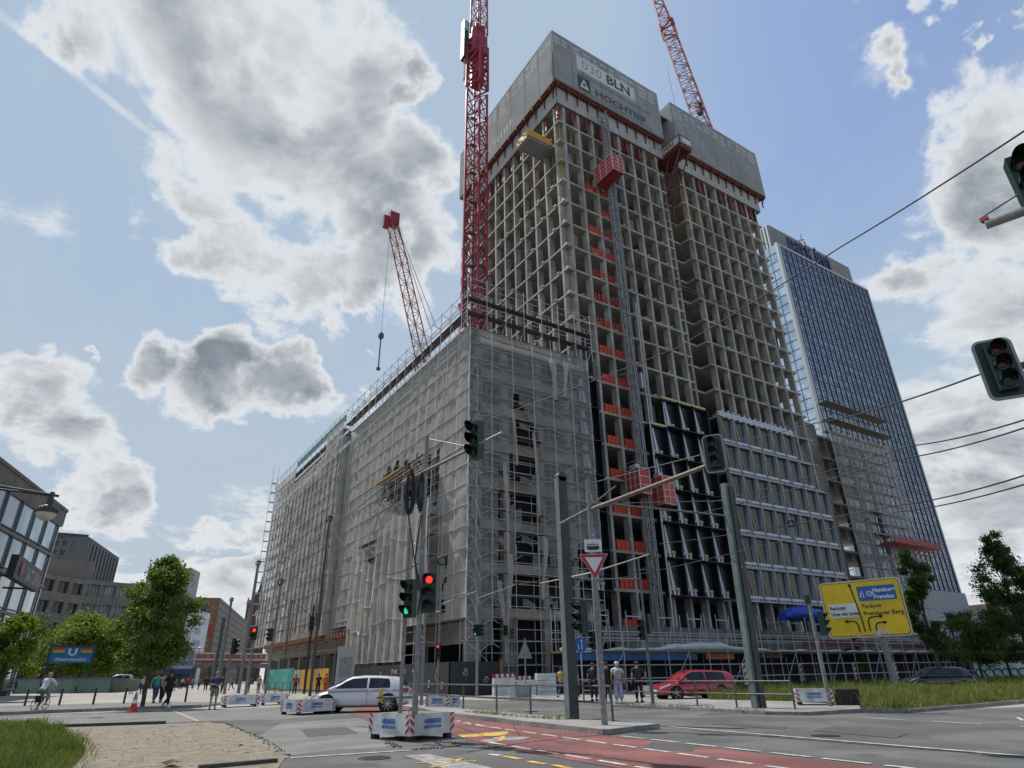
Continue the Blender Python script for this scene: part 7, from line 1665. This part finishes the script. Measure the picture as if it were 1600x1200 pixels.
for k,(px,r,H,W_,nl,m,lb_) in enumerate(((-2,74,7.2,5.6,9000,2,'bright lime tree at the left edge above the walkers'),(118,150,13,19,16000,2,'wide bright tree behind the underground sign'),(163,152,12,12,9000,2,'bright tree right of the underground sign'),(78,158,11,14,8000,1,'darker tree left of the underground sign'),(-15,140,14,16,6000,1,'dark tree cut by the left edge'),(200,175,9,14,5000,1,'dark low tree behind the stem of the leafy tree'))):
    p=ar(px,1080,r); tree('street_tree',lb_,'tree',(p[0],p[1],.1),H,W_,44,nl,.44 if r>100 else .26,lf[m],.22,'trees behind the station entrance',seed=20+k,shape='flat',trunk_h=H*.35)
for k,(px,py,r,H,W_,nl,m,lb_,sh_) in enumerate(((1478,1078,58,9.9,3.4,10000,1,'slim tall tree right of the yellow sign','ovoid'),(1628,1075,75,13.2,5.4,13000,1,'large dark tree at the right edge','cone'),(1540,1072,82,6.6,5.5,7000,0,'round dark tree between the slim tree and the edge','flat'),(1585,1072,84,6.8,7,7000,1,'low dark tree in front of the big one at the edge','flat'),(1512,1072,96,7.4,6,6000,1,'dark tree behind the slim tall tree','ovoid'),(1350,1068,84,5.2,2.6,1800,0,'small young tree under the yellow sign','ovoid'),(1625,1075,78,12,8,7000,1,'dark tree just beyond the right edge','ovoid'))):
    p=ar(px,py,r); tree('park_tree' if k!=5 else 'young_tree',lb_,'tree',(p[0],p[1],.1),H,W_,34 if k!=5 else 12,nl,.2 if k!=5 else .2,lf[m],.13 if k!=5 else .06,seed=40+k,shape=sh_,trunk_h=H*.32)
# stems tied in the verge
def blades(name,poly,n,h,hm,w,m,clump=0.,seed=5,label=None,area=None):
    rg=np.random.default_rng(seed); P=np.array([p[:2] for p in poly]); mn,mx=P.min(0),P.max(0); pts=[]
    while len(pts)<n:
        q=rg.uniform(mn,mx,(n,2)); inside=np.zeros(len(q),bool); j=len(P)-1
        for i in range(len(P)):
            a,c=P[i],P[j]; cond=((a[1]>q[:,1])!=(c[1]>q[:,1]))&(q[:,0]<(c[0]-a[0])*(q[:,1]-a[1])/(c[1]-a[1]+1e-9)+a[0]); inside^=cond; j=i
        q=q[inside]; dd=np.hypot(q[:,0],q[:,1]); keep=rg.random(len(q))<np.clip((area or 25)/dd,0,1)**1.3; pts.extend(q[keep].tolist())
    q=np.array(pts[:n]); cl=(np.sin(q[:,0]*1.7+np.sin(q[:,1]*2.3)*1.4)*np.cos(q[:,1]*1.3+q[:,0]*.7)+1)/2; hh=h*(.30+.95*cl**1.5)*rg.uniform(.4,1.4,n)
    a=rg.uniform(0,6.28,n); d=np.stack([np.cos(a),np.sin(a)],1); ln=rg.normal(0,.45,(n,2))*hh[:,None]; sc=(np.hypot(q[:,0],q[:,1])/15)[:,None].clip(.6,3)
    z=np.full((n,1),hm); b0=np.concatenate([q-d*w*sc,z],1); b1=np.concatenate([q+d*w*sc,z],1); m0=np.concatenate([q+ln*.35,z+hh[:,None]*.6],1); tp_=np.concatenate([q+ln,z+hh[:,None]],1); mm0=m0-np.concatenate([d*w*sc*.7,z*0],1); mm1=m0+np.concatenate([d*w*sc*.7,z*0],1)
    V=np.stack([b0,b1,mm1,mm0,tp_],1).reshape(-1,3); idx=np.arange(n)*5; quads=np.stack([idx,idx+1,idx+2,idx+3],1); tris=np.stack([idx+3,idx+2,idx+4],1)
    me=bpy.data.meshes.new(name); me.vertices.add(len(V)); me.vertices.foreach_set('co',V.ravel().astype(np.float32)); li=np.concatenate([quads.ravel(),tris.ravel()]).astype(np.int32); me.loops.add(len(li)); me.loops.foreach_set('vertex_index',li); me.polygons.add(2*n); me.polygons.foreach_set('loop_start',np.concatenate([np.arange(n)*4,4*n+np.arange(n)*3]).astype(np.int32)); me.update(calc_edges=True); me.materials.append(m)
    o=bpy.data.objects.new(name,me); SC.collection.objects.link(o); o['kind']='stuff'; o['label']=label; o['category']='grass'; return o
gm=leafmat('grass_green',(.11,.13,.03),(.19,.19,.05),(.32,.29,.11)); gm2=leafmat('grass_lush',(.06,.085,.02),(.12,.13,.035),(.24,.22,.10))
LAWN=[gp(-60,1136),gp(20,1134),gp(62,1135),gp(95,1146),gp(118,1162),gp(132,1180),gp(118,1196),gp(90,1215),gp(60,1300),gp(-150,1300)]
sheet('lawn',LAWN,.02,soil)
blades('lawn_grass',LAWN,24000,.30,.015,.0075,gm2,seed=5,label='short tufty grass in the lower left corner',area=9)
blades('verge_grass',VERGE[:8]+[(110,16),(100,34),(60,37),(44,36),(36,33)],90000,.50,.11,.008,gm,seed=6,label='tall wild grass with seed heads on the right verge',area=30)
blades('kerb_weeds',[(13.6,18.5),(13.9,26),(14.3,26),(14.2,18.5)],500,.14,.13,.006,gm,seed=7,label='weeds growing along the island kerb',area=50)
blades('pavement_weeds',[gp(959,1104.5),gp(1200,1116),gp(1200,1115),gp(959,1103.5)],500,.13,.11,.006,gm,seed=8,label='weeds along the kerb of the right pavement',area=50)
LAWN2=[gp(-60,1132),gp(30,1131),gp(80,1134),gp(125,1146),gp(150,1168),gp(155,1185),gp(140,1200),gp(100,1225),gp(60,1300),gp(-150,1300)]
blades('stray_grass',LAWN2,2600,.16,.012,.006,gm2,seed=15,label='stray tufts of grass creeping onto the sand',area=9)
# small litter
g=gp(268,1197,.015); t=thing('crumpled_cardboard','crumpled brown cardboard lying on the sand','litter',g); b=MB(); pts=[]
rg=random.Random(4); prev=None
for k in range(9):
    a=k*.7; c=(g[0]+.18*math.cos(a)*(.4+rg.random()),g[1]+.28*math.sin(a)*(.4+rg.random()),.02+rg.random()*.10)
    if prev: b.add([(g[0],g[1],.13),prev,c],[(0,1,2),(2,1,0)])
    prev=c
b.build('sheet',mat('cardboard',(0.30,0.20,0.12),.9,var=.2,scale=9),t)
for k,(px,py,m_) in enumerate(((213,1169,'a'),(5,1192,'b'),(376,1165,'c'),(447,1184,'d'))):
    g=gp(px,py,.014); t=thing('litter_scrap',['pale wooden chip on the sand','white scrap of paper on the grass at the left edge','dark stone near the right edge of the sand','white scrap by the broken asphalt edge'][k],'litter',g); b=MB(); s=.05 if k!=1 else .12; z=.05 if k==1 else .0
    b.rings([[(g[0]+s*q*x,g[1]+s*q*y*.5,z+.014+zz) for x,y in ((-1,-1),(1,-.8),(1.2,.9),(-.8,1))] for q,zz in ((1,0),(.9,.02),(.4,.03))],smooth=False); b.build('piece',whitep if k!=2 else blackp,t)
